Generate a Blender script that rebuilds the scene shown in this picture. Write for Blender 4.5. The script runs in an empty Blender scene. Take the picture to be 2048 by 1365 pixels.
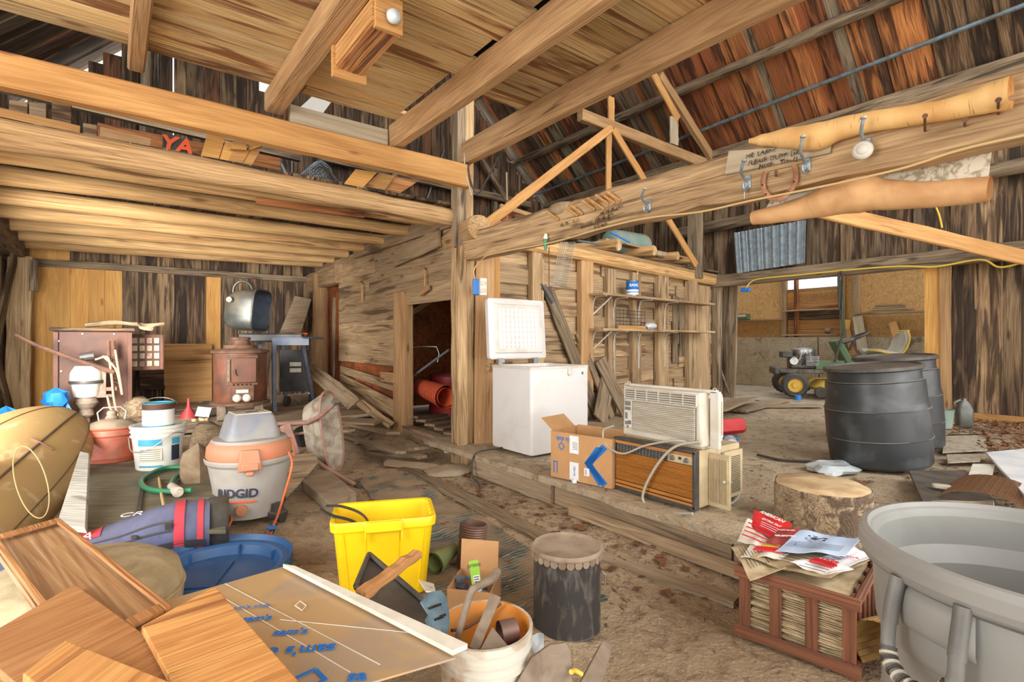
import bpy, bmesh, math, random
from mathutils import Vector, Matrix, noise
V = Vector
random.seed(7)
scene = bpy.context.scene
COL = scene.collection
FPX = 1040.0; CAMZ = 1.25; YAW = math.radians(-37.5)
FW = V((math.sin(-YAW), math.cos(-YAW), 0)); RT = V((math.cos(YAW), math.sin(YAW), 0)); UP = V((0, 0, 1))

# ---------------------------------------------------------------- camera, sky, light, exposure
cd = bpy.data.cameras.new('camera'); cam = bpy.data.objects.new('camera', cd); COL.objects.link(cam)
cam.location = (0, 0, CAMZ); cam.rotation_euler = (math.radians(90), 0, YAW)
cd.sensor_width = 36; cd.lens = FPX/2048*36; cd.clip_start = .05; cd.clip_end = 300
scene.camera = cam
w = bpy.data.worlds.new('overcast_sky'); scene.world = w; w.use_nodes = True
wn = w.node_tree.nodes; wl = w.node_tree.links; bg = wn['Background']
wtc = wn.new('ShaderNodeTexCoord'); wsp = wn.new('ShaderNodeSeparateXYZ'); wr = wn.new('ShaderNodeValToRGB')
wl.new(wtc.outputs['Generated'], wsp.inputs[0]); wl.new(wsp.outputs['Z'], wr.inputs[0]); wl.new(wr.outputs[0], bg.inputs[0])
wr.color_ramp.elements[0].color = (1, .985, .96, 1); wr.color_ramp.elements[1].color = (.93, .97, 1, 1)
bg.inputs[1].default_value = 1.6
sd = bpy.data.lights.new('sun', 'SUN'); sun = bpy.data.objects.new('sun', sd); COL.objects.link(sun)
sd.energy = 1.5; sd.angle = math.radians(60); sd.color = (1, .98, .94)
sun.rotation_euler = (math.radians(77), 0, math.radians(6))
def area(name, loc, target, size, energy, col=(1, 1, 1)):
    l = bpy.data.lights.new(name, 'AREA'); o = bpy.data.objects.new(name, l); COL.objects.link(o)
    l.shape = 'RECTANGLE'; l.size, l.size_y = size; l.energy = energy; l.color = col
    o.location = loc; o.rotation_euler = (V(target)-V(loc)).to_track_quat('-Z', 'Y').to_euler()
    return o
area('daylight_south_door', (1.5, -4.5, 2.2), (2.5, 5, 1.6), (8, 3.2), 130, (1, .97, .92))
area('added_rafter_fill', (3.5, -3.5, 5.6), (4.5, 8, 5.2), (6, 2.6), 330, (1, .98, .95))  # area light added to brighten the rafters, no known opening there
area('added_left_fill', (-3.4, 1.9, 1.7), (1.2, 9.2, 1.5), (3.6, 2.6), 330, (1, .98, .95))  # added fill lamp left of the camera, lifts the dim left bay
bay_fill = area('added_back_bay_fill', (-1.0, 4.9, 1.35), (1.2, 9.4, 1.0), (.9, 1.7), 68, (1, .98, .95)); bay_fill.data.spread = math.radians(75)  # unseen lamp added inside the left wall to brighten the back bay
area('added_roof_fill', (1.5, -4.5, .25), (3.5, 6.5, 6.5), (9, 3), 400, (1, .97, .92))  # added lamp aimed upward, stands in for ground bounce onto the roof
scene.view_settings.view_transform = 'Standard'; scene.view_settings.look = 'None'
scene.view_settings.gamma = 1; scene.view_settings.use_curve_mapping = False
scene.view_settings.exposure = -0.06

# ---------------------------------------------------------------- picture-to-place helpers
def ray(px, py): return FW + RT*((px-1024)/FPX) + UP*((682.5-py)/FPX)
def W(px, py, d): return V((0, 0, CAMZ)) + ray(px, py)*d
def G(px, py, z=0.0):
    r = ray(px, py); return V((0, 0, CAMZ)) + r*((z-CAMZ)/r.z)
def AX(px, py, x):
    r = ray(px, py); return V((0, 0, CAMZ)) + r*(x/r.x)
def AY(px, py, y):
    r = ray(px, py); return V((0, 0, CAMZ)) + r*(y/r.y)
def C(lat, d, z): return RT*lat + FW*d + UP*z

# ---------------------------------------------------------------- materials
def s(r, g, b):
    f = lambda c: (c/255/12.92) if c/255 <= .04045 else ((c/255+.055)/1.055)**2.4
    return (f(r), f(g), f(b), 1)
class N:
    def __init__(self, name):
        self.m = bpy.data.materials.new(name); self.m.use_nodes = True
        self.t = self.m.node_tree; self.n = self.t.nodes; self.l = self.t.links
        self.b = self.n['Principled BSDF']
        self.tc = self.n.new('ShaderNodeTexCoord')
        oi = self.n.new('ShaderNodeObjectInfo'); self.rnd = oi.outputs['Random']
        cb = self.n.new('ShaderNodeCombineXYZ')
        for i, k in enumerate((37.1, 91.7, 53.3)): self.link(self.math('MULTIPLY', self.rnd, k), cb.inputs[i])
        va = self.n.new('ShaderNodeVectorMath'); va.operation = 'ADD'
        self.link(self.tc.outputs['Object'], va.inputs[0]); self.link(cb.outputs[0], va.inputs[1])
        self.co = va.outputs[0]
    def link(self, a, b): self.l.new(a, b)
    def put(self, x, sock):
        if hasattr(x, 'is_output') or isinstance(x, bpy.types.NodeSocket): self.link(x, sock)
        else: sock.default_value = x
    def math(self, op, a, b=0.0, clamp=False):
        n = self.n.new('ShaderNodeMath'); n.operation = op; n.use_clamp = clamp
        self.put(a, n.inputs[0]); self.put(b, n.inputs[1]); return n.outputs[0]
    def scale(self, v, sc):
        n = self.n.new('ShaderNodeVectorMath'); n.operation = 'MULTIPLY'; self.link(v, n.inputs[0]); n.inputs[1].default_value = sc; return n.outputs[0]
    def noise(self, v, scale=1, detail=3, dist=0, rough=.55):
        n = self.n.new('ShaderNodeTexNoise'); self.link(v, n.inputs['Vector']); n.inputs['Scale'].default_value = scale
        n.inputs['Detail'].default_value = detail; n.inputs['Distortion'].default_value = dist; n.inputs['Roughness'].default_value = rough
        return n.outputs[0]
    def voro(self, v, scale=1, out='Distance'):
        n = self.n.new('ShaderNodeTexVoronoi'); self.link(v, n.inputs['Vector']); n.inputs['Scale'].default_value = scale; return n.outputs[out]
    def ramp(self, v, p0, p1):
        n = self.n.new('ShaderNodeMapRange'); n.clamp = True; self.link(v, n.inputs[0])
        n.inputs[1].default_value = p0; n.inputs[2].default_value = p1; return n.outputs[0]
    def mix(self, f, a, b, mode='MIX'):
        n = self.n.new('ShaderNodeMix'); n.data_type = 'RGBA'; n.blend_type = mode
        self.put(f, n.inputs[0]); self.put(a, n.inputs[6]); self.put(b, n.inputs[7]); return n.outputs[2]
    def bump(self, h, strength=.3, dist=.01):
        n = self.n.new('ShaderNodeBump'); n.inputs['Strength'].default_value = strength; n.inputs['Distance'].default_value = dist
        self.link(h, n.inputs['Height']); self.link(n.outputs[0], self.b.inputs['Normal'])
    def upness(self):
        g = self.n.new('ShaderNodeNewGeometry'); sp = self.n.new('ShaderNodeSeparateXYZ'); self.link(g.outputs['Normal'], sp.inputs[0]); return sp.outputs[2]
    def dust(self, col, amt, dc=(.42, .33, .23, 1)):
        up = self.ramp(self.upness(), -.2, 1.0)
        nz = self.ramp(self.noise(self.scale(self.co, (6, 6, 6)), 1, 4), .3, .7)
        f = self.math('MULTIPLY', self.math('ADD', self.math('MULTIPLY', up, .8), .2), self.math('ADD', self.math('MULTIPLY', nz, .7), .3))
        return self.mix(self.math('MULTIPLY', f, amt, True), col, dc)
    def done(self, col, rough=.7, metal=0):
        self.put(col, self.b.inputs['Base Color']); self.put(rough, self.b.inputs['Roughness']); self.put(metal, self.b.inputs['Metallic']); return self.m
M = {}
def wood(name, cl, cd_, cs, stain=.4, alt=None, altamt=.5, rough=.8, bump=.8, knots=True, sc=1.0, dust=0.0, val=.3, fine=1.0, crack=.55):
    k = N(name); co = k.co
    n1 = k.noise(k.scale(co, (.35*sc, 7*sc, 7*sc)), 1, 2.5, .4)
    ring = k.math('ADD', k.math('MULTIPLY', k.math('SINE', k.math('MULTIPLY', n1, 90)), .5), .5)
    n2 = k.noise(k.scale(co, (2.2*sc, 85*sc, 85*sc)), 1, 4, .3)
    n3 = k.noise(k.scale(co, (1.0*sc, 7*sc, 7*sc)), 1, 5, .8)
    t = k.math('ADD', k.math('MULTIPLY', ring, .22), k.math('ADD', k.math('MULTIPLY', k.ramp(n2, .3, .7), .38*fine), k.math('MULTIPLY', k.ramp(n3, .3, .7), .45)))
    light = cl
    if alt: light = k.mix(k.ramp(k.math('FRACT', k.math('MULTIPLY', k.rnd, 7.31)), 1-altamt-.08, 1-altamt+.08), cl, alt)
    col = k.mix(k.ramp(t, .22, .85), cd_, light)
    n4 = k.noise(k.scale(co, (.9*sc, 11*sc, 11*sc)), 1, 6, 1.2)
    n5 = k.noise(k.scale(co, (.8, 2.2, 2.2)), 1, 2)
    sf = k.ramp(k.math('ADD', n4, k.math('MULTIPLY', n5, .6)), 1.0-stain*.5, 1.12-stain*.5)
    col = k.mix(k.math('MULTIPLY', sf, .85), col, cs)
    if knots:
        vd = k.voro(k.scale(co, (1.6*sc, 5.5*sc, 5.5*sc)), 1)
        kf = k.math('SUBTRACT', 1.0, k.ramp(vd, .05, .13))
        col = k.mix(k.math('MULTIPLY', kf, .75), col, cs)
    col = k.mix(1.0, col, k.mix(k.rnd, (1-val, 1-val, 1-val, 1), (1+val*.6, 1+val*.55, 1+val*.5, 1)), 'MULTIPLY')
    ck = k.ramp(k.noise(k.scale(co, (.9*sc, 42*sc, 42*sc)), 1, 3, .5), .62, .69)
    col = k.mix(k.math('MULTIPLY', ck, crack), col, cs)
    if dust: col = k.dust(col, dust)
    k.bump(k.math('SUBTRACT', k.math('ADD', k.math('MULTIPLY', n2, .7), k.math('MULTIPLY', ring, .3)), k.math('MULTIPLY', ck, crack)), bump, .006)
    M[name] = k.done(col, rough); return M[name]
def pm(name, col, col2=None, ns=6, thr=(.4, .65), rough=.55, metal=0.0, dust=0.0, bump=.1, bs=40, rvar=0, bd=.003, stretch=(1, 1, 1), coat=0, spec=None):
    k = N(name); co = k.scale(k.co, stretch)
    c = col
    if col2 is not None: c = k.mix(k.ramp(k.noise(co, ns, 5, .6), *thr), col, col2)
    if rvar: c = k.mix(1.0, c, k.mix(k.rnd, (1-rvar,)*3+(1,), (1+rvar*.5,)*3+(1,)), 'MULTIPLY')
    if dust: c = k.dust(c, dust)
    if bump: k.bump(k.noise(co, bs, 3), bump, bd)
    if coat: k.b.inputs['Coat Weight'].default_value = coat
    if spec is not None: k.b.inputs['Specular IOR Level'].default_value = spec
    M[name] = k.done(c, rough, metal); return M[name]
DST = s(150, 128, 100)
wood('old_board', s(176, 146, 108), s(100, 74, 50), s(48, 30, 18), .5, s(136, 118, 94), .4)
wood('dark_board', s(146, 118, 86), s(78, 54, 36), s(38, 24, 14), .56, s(122, 100, 76), .5)
wood('new_board', s(232, 182, 106), s(202, 146, 76), s(150, 92, 42), .05, None, fine=.5, val=.12, crack=.1)
wood('beam_new', s(208, 160, 98), s(174, 124, 70), s(120, 72, 38), .05, None, fine=.6, val=.12, crack=.15)
wood('beam_old', s(196, 158, 112), s(156, 118, 78), s(98, 66, 42), .08, None, val=.12, fine=.7, crack=.25)
wood('hewn', s(202, 170, 126), s(140, 110, 78), s(84, 58, 38), .18, None, val=.12, bump=1)
wood('beam_grey', s(162, 142, 114), s(98, 80, 60), s(58, 42, 30), .34, None, val=.18)
wood('dusty_board', s(204, 174, 132), s(146, 116, 82), s(90, 62, 40), .3, s(184, 158, 122), .5, dust=.2, val=.2)
wood('ceiling_board', s(218, 188, 136), s(182, 146, 94), s(112, 60, 26), .36, s(204, 182, 138), .5, sc=.75, val=.28)
wood('roof_orange', s(212, 142, 82), s(146, 84, 46), s(66, 36, 22), .45, s(152, 92, 54), .5, val=.3)
wood('roof_grey', s(158, 144, 120), s(104, 86, 66), s(62, 42, 28), .34, s(140, 112, 84), .4, val=.22)
wood('roof_dark', s(122, 98, 74), s(70, 50, 34), s(38, 24, 15), .42, s(140, 92, 58), .35, val=.28)
wood('deck_board', s(184, 158, 124), s(128, 104, 78), s(80, 60, 42), .3, s(164, 146, 120), .4, dust=.5)
wood('plywood', s(206, 158, 100), s(172, 122, 70), s(110, 66, 34), .18, None, sc=.45, val=.05, crack=.12)
wood('plywood_grey', s(196, 182, 156), s(160, 144, 118), s(120, 100, 76), .15, None, sc=.45, val=.08, crack=.12)
wood('plywood_green', s(116, 116, 92), s(84, 84, 64), s(58, 52, 40), .4, None, sc=.6, val=.08, dust=.4)
wood('crate_wood', s(142, 88, 58), s(100, 56, 36), s(62, 34, 22), .2, None, val=.12, dust=.12)
wood('oak', s(196, 142, 90), s(160, 106, 60), s(128, 78, 42), .12, None, knots=False, fine=.6, val=.06, rough=.5, crack=.12)
wood('oak_orange', s(222, 164, 94), s(190, 124, 62), s(140, 84, 40), .3, None, knots=False, val=.08, crack=.12)
wood('door_stain', s(178, 138, 96), s(138, 98, 64), s(204, 176, 140), .45, None, knots=False, sc=.6, val=.05, rough=.4, crack=.12)
wood('pole', s(226, 186, 128), s(178, 134, 84), s(110, 72, 38), .2, None, val=.12, sc=.8)
wood('log', s(212, 176, 126), s(156, 120, 80), s(96, 64, 38), .22, None, val=.1, sc=.8, bump=1)
wood('white_board', s(206, 202, 190), s(178, 172, 158), s(130, 118, 98), .15, None, knots=False, val=.06, crack=.12)
wood('stump_side', s(178, 156, 124), s(112, 90, 66), s(70, 52, 38), .4, None, val=.08, bump=1)
wood('stick', s(206, 150, 94), s(150, 92, 48), s(90, 50, 26), .3, None, val=.1)
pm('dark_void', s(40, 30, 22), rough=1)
pm('white_enamel', s(214, 210, 207), s(200, 194, 186), 3, (.5, .8), rough=.35, bump=0, dust=.08)
pm('white_plastic', s(210, 206, 196), s(192, 184, 168), 5, rough=.45, dust=.15, bump=0)
pm('cream_plastic', s(206, 198, 182), s(190, 178, 158), 5, rough=.5, dust=.15, bump=0)
pm('beige_metal', s(196, 178, 142), s(170, 150, 116), 5, rough=.5, dust=.25, bump=.05)
pm('wood_vinyl', s(192, 128, 58), s(164, 102, 42), 14, rough=.5, stretch=(.2, 1, 3))
pm('black_plastic', s(40, 40, 42), s(66, 62, 58), 8, rough=.5, dust=.25)
pm('barrel_plastic', s(40, 44, 48), s(84, 88, 92), 3.2, (.5, .78), rough=.38, dust=.12, bump=.06)
pm('grey_plastic', s(142, 142, 138), s(126, 124, 120), 4, (.4, .8), rough=.42, dust=.12, bump=.05)
pm('grey_plastic_dark', s(120, 120, 116), s(96, 95, 92), 6, rough=.5, dust=.1)
pm('yellow_plastic', s(250, 212, 20), s(238, 196, 14), 3, rough=.38, bump=0, dust=.06)
pm('blue_plastic', s(40, 84, 136), s(48, 94, 142), 5, rough=.45, dust=.07)
pm('bucket_white', s(232, 230, 222), s(206, 196, 176), 6, (.5, .8), rough=.4, dust=.12, bump=0)
pm('bucket_dirty', s(208, 202, 188), s(156, 116, 74), 9, (.5, .68), rough=.5, dust=.2)
pm('orange_inside', s(226, 140, 48), s(206, 150, 88), 5, rough=.5, dust=.1)
pm('vac_grey', s(172, 168, 162), s(164, 156, 146), 5, rough=.5, dust=.35)
pm('vac_orange', s(212, 124, 84), s(188, 128, 96), 5, rough=.55, dust=.5)
pm('vac_blue', s(118, 128, 146), s(146, 146, 146), 5, rough=.5, dust=.55)
pm('red_can', s(188, 82, 52), s(140, 68, 48), 8, rough=.5, dust=.5)
pm('rust', s(112, 74, 52), s(76, 48, 36), 9, rough=.8, metal=.1, dust=.25, bump=.4)
pm('stove_rust', s(124, 72, 48), s(82, 50, 38), 5, (.35, .65), rough=.6, metal=.1, dust=.2, bump=.2)
pm('heater_brown', s(104, 58, 36), s(76, 42, 28), 4, rough=.6, metal=0, dust=.15, bump=.05)
pm('iron_grey', s(128, 112, 96), s(98, 78, 62), 14, rough=.8, dust=.4, bump=.5)
pm('steel', s(168, 170, 170), s(140, 138, 134), 12, rough=.35, metal=.8, dust=.15)
pm('galvanised', s(164, 178, 186), s(136, 150, 160), 14, rough=.4, metal=.55, dust=.08, bump=.05)
pm('blue_steel', s(110, 136, 148), s(88, 108, 120), 20, rough=.45, metal=.5, bump=.2)
pm('pipe_blue', s(134, 154, 164), s(116, 118, 118), 9, rough=.4, metal=.5)
pm('drum_black', s(38, 39, 43), s(96, 90, 82), 12, (.5, .7), rough=.5, dust=.22, bump=.2, stretch=(2.2, 2.2, .8))
pm('drum_lid', s(150, 134, 114), s(112, 88, 68), 9, rough=.8, dust=.5, bump=.2)
pm('grill_dark', s(70, 76, 74), s(120, 112, 96), 4, (.45, .7), rough=.35, metal=.3, dust=.35)
pm('grill_black', s(36, 38, 42), s(56, 56, 56), 6, rough=.5, dust=.2)
pm('slate_blue', s(74, 88, 112), s(98, 106, 118), 6, rough=.5, dust=.2)
pm('cardboard', s(196, 150, 102), s(180, 134, 88), 6, (.3, .8), rough=.85, bump=.05)
pm('cardboard_dark', s(172, 128, 86), s(156, 114, 76), 6, rough=.85)
pm('cardboard_sheet', s(166, 142, 116), s(182, 148, 104), 3.2, (.46, .56), rough=.55, coat=.15, bump=.05)
pm('paper', s(226, 220, 206), s(206, 196, 176), 8, rough=.8)
pm('paper_white', s(238, 236, 232), s(214, 216, 222), 4, rough=.5)
pm('paper_blue', s(196, 214, 238), s(176, 196, 224), 4, rough=.6)
pm('newsprint', s(206, 186, 150), s(170, 146, 108), 12, rough=.9, rvar=.2)
pm('ink_blue', s(22, 108, 190), rough=.7, bump=0)
pm('ink_navy', s(40, 46, 66), rough=.7, bump=0)
pm('ink_dark', s(60, 46, 38), rough=.8, bump=0)
pm('ink_red', s(206, 42, 44), s(190, 32, 40), rough=.5, bump=0)
pm('ink_green', s(146, 200, 60), rough=.6, bump=0)
pm('ink_orange', s(232, 94, 48), rough=.7, bump=0)
pm('ink_teal', s(52, 158, 190), s(90, 170, 190), 6, rough=.5)
pm('ink_white', s(236, 234, 230), rough=.6, bump=0)
pm('green_hose', s(28, 138, 92), s(40, 118, 84), rough=.4, dust=.15)
pm('orange_cord', s(230, 112, 62), s(204, 100, 62), rough=.5)
pm('grey_cord', s(176, 170, 154), rough=.5)
pm('black_rubber', s(34, 34, 36), s(60, 56, 52), 10, rough=.7, dust=.2)
pm('yellow_cord', s(222, 188, 76), rough=.5)
pm('tan_cord', s(206, 176, 124), rough=.6)
pm('bag_blue', s(84, 92, 128), s(68, 74, 108), 8, rough=.8, dust=.2, bump=.2)
pm('bag_red', s(212, 60, 76), s(190, 54, 68), rough=.8, dust=.1)
pm('bag_black', s(48, 48, 54), rough=.8, dust=.2)
pm('canoe_tan', s(166, 134, 84), s(190, 162, 116), 6, (.56, .66), rough=.5, dust=.12, bump=.08)
pm('canoe_line', s(92, 70, 50), rough=.7)
pm('tarp_blue', s(38, 118, 200), rough=.4)
pm('canvas', s(172, 150, 118), s(140, 118, 90), 7, rough=.95, bump=.5)
pm('cushion', s(196, 178, 142), s(160, 142, 108), 9, (.35, .7), rough=.95, bump=.6, bs=60)
k = N('bark'); bb = k.ramp(k.noise(k.co, 5, 4), .35, .75); cc = k.mix(bb, s(238, 198, 132), s(214, 160, 96))
ln = k.ramp(k.noise(k.scale(k.co, (9, 130, 9)), 1, 2), .66, .72); cc = k.mix(k.math('MULTIPLY', ln, .65), cc, s(150, 100, 56)); k.bump(ln, .4, .004); M['bark'] = k.done(cc, .7)
pm('bark_in', s(218, 172, 120), s(196, 146, 98), 6, rough=.7, bump=.15)
pm('bark_white', s(214, 206, 186), s(160, 148, 124), 14, (.5, .62), rough=.85, bump=.6, stretch=(.6, 2, 2))
pm('white_trim', s(232, 230, 226), rough=.6)
pm('drum_red', s(176, 44, 48), s(140, 40, 44), rough=.5, dust=.1)
pm('mesh_orange', s(222, 104, 62), rough=.7)
pm('wire', s(186, 182, 172), rough=.4, metal=.6, bump=0)
pm('rust_wire', s(120, 84, 56), rough=.7, metal=.4, bump=0)
pm('mower_green', s(66, 108, 70), s(84, 104, 76), 6, rough=.5, dust=.35)
pm('mower_yellow', s(222, 180, 44), s(196, 156, 60), 5, rough=.5, dust=.2)
pm('seat_grey', s(186, 182, 168), s(168, 162, 146), 4, rough=.5, dust=.1)
pm('engine_grey', s(112, 106, 98), s(72, 66, 60), 16, rough=.6, metal=.4, dust=.2, bump=.3)
pm('barrow_pink', s(176, 132, 118), s(150, 108, 96), 7, rough=.7, dust=.4)
pm('barrow_tray', s(186, 176, 158), s(138, 118, 98), 8, (.4, .62), rough=.7, dust=.2, bump=.2)
pm('tub_green', s(120, 148, 140), s(148, 160, 148), 4, rough=.4, dust=.25)
pm('clear_plastic', s(200, 206, 208), s(170, 176, 178), 5, rough=.2)
pm('cut_wood', s(206, 178, 138), s(170, 136, 96), 6, rough=.85, bump=.2)
pm('leaf', s(142, 96, 62), s(104, 70, 46), 9, rough=.9, rvar=.4)
pm('chip', s(176, 150, 116), s(110, 88, 66), 9, rough=.95, rvar=.4)
pm('stone', s(156, 138, 112), s(126, 104, 80), 6, rough=.95, bump=.6, bs=20)
pm('slab_stone', s(160, 144, 120), s(134, 114, 90), 5, rough=.95, bump=.3, dust=.4)
pm('insulation', s(236, 232, 222), rough=1, bump=.8)
pm('duct', s(132, 98, 88), s(110, 84, 78), 6, rough=.5, metal=.4, dust=.2)
pm('olive', s(122, 138, 82), rough=.5, dust=.2)
pm('bamboo', s(178, 144, 84), s(140, 108, 60), 8, rough=.7)
pm('rope', s(170, 150, 116), rough=.95)
pm('tile_white', s(196, 180, 156), s(150, 110, 84), 7, rough=.5, rvar=.25)
pm('copper', s(178, 128, 96), s(140, 92, 64), 14, rough=.8, bump=.4)
def osb(name, c1, c2, c3, st=0):
    k = N(name); w_ = k.noise(k.co, 7, 2)
    cell = k.voro(k.scale(k.co, (1, 1, 1)), 26, 'Color'); sp = k.n.new('ShaderNodeSeparateColor'); k.link(cell, sp.inputs[0])
    n = k.noise(k.scale(k.co, (9, 30, 9)), 1, 4, 2.5)
    col = k.mix(sp.outputs[0], c1, c2); col = k.mix(k.ramp(n, .5, .68), col, c3)
    if st: col = k.mix(k.math('MULTIPLY', k.ramp(k.noise(k.co, 2.3, 4, 1), .45, .7), st), col, s(70, 40, 22))
    k.bump(sp.outputs[1], .2, .003); M[name] = k.done(col, .8)
osb('osb', s(222, 182, 122), s(206, 162, 100), s(176, 130, 76))
osb('osb_red', s(172, 98, 50), s(146, 76, 36), s(112, 58, 30), .7)
def dirt(name, c1, c2, c3, c4):
    k = N(name)
    a = k.noise(k.co, 1.1, 5, .5); b = k.noise(k.co, 9, 5, 1.0); c = k.noise(k.co, 55, 4)
    g = k.n.new('ShaderNodeTexNoise')
    col = k.mix(k.ramp(a, .38, .62), c1, c2); col = k.mix(k.ramp(b, .5, .72), col, c3)
    col = k.mix(k.math('MULTIPLY', k.ramp(c, .55, .75), .6), col, c4)
    k.bump(k.math('ADD', k.math('MULTIPLY', b, .7), k.math('MULTIPLY', c, .5)), .8, .03)
    M[name] = k.done(col, .95)
dirt('dirt', s(184, 162, 132), s(158, 136, 108), s(122, 100, 78), s(206, 188, 160))
dirt('dirt_pale', s(186, 168, 140), s(164, 144, 116), s(126, 106, 84), s(208, 192, 166))
dirt('concrete', s(182, 170, 148), s(158, 144, 120), s(128, 110, 88), s(200, 190, 168))
# ---------------------------------------------------------------- mesh helpers
def wmat(o):
    m = o.matrix_basis.copy(); p = o.parent
    while p: m = p.matrix_basis @ m; p = p.parent
    return m
def frame(o, x, y=None, z=None):
    x = V(x).normalized()
    if z is not None: y = V(z).cross(x).normalized(); z = x.cross(y)
    else: z = x.cross(V(y)).normalized(); y = z.cross(x)
    return Matrix(((x.x, y.x, z.x, o[0]), (x.y, y.y, z.y, o[1]), (x.z, y.z, z.z, o[2]), (0, 0, 0, 1)))
def face_frame(o, n, up=UP):          # local X right and Y up as seen from the side n points to, Z = n
    n = V(n).normalized(); x = V(up).cross(n).normalized(); y = n.cross(x)
    return Matrix(((x.x, y.x, n.x, o[0]), (x.y, y.y, n.y, o[1]), (x.z, y.z, n.z, o[2]), (0, 0, 0, 1)))
def RZ(a): return Matrix.Rotation(a, 4, 'Z')
def RX(a): return Matrix.Rotation(a, 4, 'X')
def RY(a): return Matrix.Rotation(a, 4, 'Y')
def TR(*p): return Matrix.Translation(V(p if len(p) == 3 else p[0]))
class MB:
    def __init__(self, mat=None): self.v = []; self.f = []; self.m = mat or Matrix()
    def add(self, vs, fs):
        o = len(self.v); self.v += [self.m @ V(p) for p in vs]; self.f += [tuple(i+o for i in q) for q in fs]; return self
    def box(self, c, sz, R=None, taper=1.0):
        R = R or Matrix(); hx, hy, hz = sz[0]/2, sz[1]/2, sz[2]/2; c = V(c)
        vs = [c + (R @ V((x*hx*(taper if z > 0 else 1), y*hy*(taper if z > 0 else 1), z*hz))) for z in (-1, 1) for y in (-1, 1) for x in (-1, 1)]
        return self.add(vs, [(0, 2, 3, 1), (4, 5, 7, 6), (0, 1, 5, 4), (2, 6, 7, 3), (0, 4, 6, 2), (1, 3, 7, 5)])
    def cyl(self, p0, p1, r0, r1=None, n=14, cap=True):
        r1 = r0 if r1 is None else r1; p0 = V(p0); p1 = V(p1); d = (p1-p0).normalized()
        a = d.orthogonal().normalized(); b = d.cross(a)
        vs = [p0+(a*math.cos(t)+b*math.sin(t))*r0 for t in [2*math.pi*i/n for i in range(n)]]
        vs += [p1+(a*math.cos(t)+b*math.sin(t))*r1 for t in [2*math.pi*i/n for i in range(n)]]
        fs = [(i, (i+1) % n, n+(i+1) % n, n+i) for i in range(n)]
        if cap: fs += [tuple(range(n))[::-1], tuple(range(n, 2*n))]
        return self.add(vs, fs)
    def tube(self, pts, r, n=8, cap=True, closed=False):
        pts = [V(p) for p in pts]; k = len(pts); vs = []; a = None
        rr = r if callable(r) else (lambda t: r)
        for i, p in enumerate(pts):
            q0 = pts[i-1] if (i > 0 or closed) else p; q1 = pts[(i+1) % k] if (i < k-1 or closed) else p
            d = (q1-q0).normalized() if (q1-q0).length > 1e-9 else V((0, 0, 1))
            a = d.orthogonal().normalized() if a is None else (a-d*a.dot(d)).normalized()
            b = d.cross(a)
            for j in range(n): t = 2*math.pi*j/n; vs.append(p+(a*math.cos(t)+b*math.sin(t))*rr(i/max(1, k-1)))
        fs = [(i*n+j, i*n+(j+1) % n, ((i+1) % k)*n+(j+1) % n, ((i+1) % k)*n+j) for i in range(k if closed else k-1) for j in range(n)]
        if cap and not closed: fs += [tuple(range(n))[::-1], tuple(range((k-1)*n, k*n))]
        return self.add(vs, fs)
    def lathe(self, prof, n=28, c=(0, 0, 0), sx=1, sy=1, wob=None):
        c = V(c); vs = []
        for r, z in prof:
            for j in range(n):
                t = 2*math.pi*j/n; k = wob(t, z) if wob else 1
                vs.append(c+V((math.cos(t)*r*sx*k, math.sin(t)*r*sy*k, z)))
        m = len(prof); fs = [(i*n+j, i*n+(j+1) % n, (i+1)*n+(j+1) % n, (i+1)*n+j) for i in range(m-1) for j in range(n)]
        if prof[0][0] > 1e-4: fs.append(tuple(range(n))[::-1])
        if prof[-1][0] > 1e-4: fs.append(tuple(range((m-1)*n, m*n)))
        return self.add(vs, fs)
    def shell(self, prof, n=28, c=(0, 0, 0), sx=1, sy=1, wob=None):   # open lathe: no caps (a vessel with its own inside profile)
        c = V(c); vs = []
        for r, z in prof:
            for j in range(n):
                t = 2*math.pi*j/n; k = wob(t, z) if wob else 1
                vs.append(c+V((math.cos(t)*r*sx*k, math.sin(t)*r*sy*k, z)))
        m = len(prof); return self.add(vs, [(i*n+j, i*n+(j+1) % n, (i+1)*n+(j+1) % n, (i+1)*n+j) for i in range(m-1) for j in range(n)])
    def prism(self, poly, h, M4=None):
        M4 = M4 or Matrix(); n = len(poly)
        vs = [M4 @ V((x, y, 0)) for x, y in poly]+[M4 @ V((x, y, h)) for x, y in poly]
        return self.add(vs, [tuple(range(n))[::-1], tuple(range(n, 2*n))]+[(i, (i+1) % n, n+(i+1) % n, n+i) for i in range(n)])
    def grid(self, fn, nu, nv, thick=0):
        vs = [V(fn(i/nu, j/nv)) for j in range(nv+1) for i in range(nu+1)]; k = nu+1
        fs = [(j*k+i, j*k+i+1, (j+1)*k+i+1, (j+1)*k+i) for j in range(nv) for i in range(nu)]
        if thick:
            m = len(vs); nr = []
            for j in range(nv+1):
                for i in range(nu+1):
                    a = vs[j*k+min(i+1, nu)]-vs[j*k+max(i-1, 0)]; b = vs[min(j+1, nv)*k+i]-vs[max(j-1, 0)*k+i]
                    q = a.cross(b); nr.append(q.normalized() if q.length > 1e-9 else V((0, 0, 1)))
            vs += [vs[i]-nr[i]*thick for i in range(m)]; fs += [tuple(x+m for x in f)[::-1] for f in fs]
            ring = [i for i in range(k)]+[j*k+nu for j in range(1, nv+1)]+[nv*k+i for i in range(nu-1, -1, -1)]+[j*k for j in range(nv-1, 0, -1)]
            fs += [(ring[(i+1) % len(ring)], ring[i], ring[i]+m, ring[(i+1) % len(ring)]+m) for i in range(len(ring))]
        return self.add(vs, fs)
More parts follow.
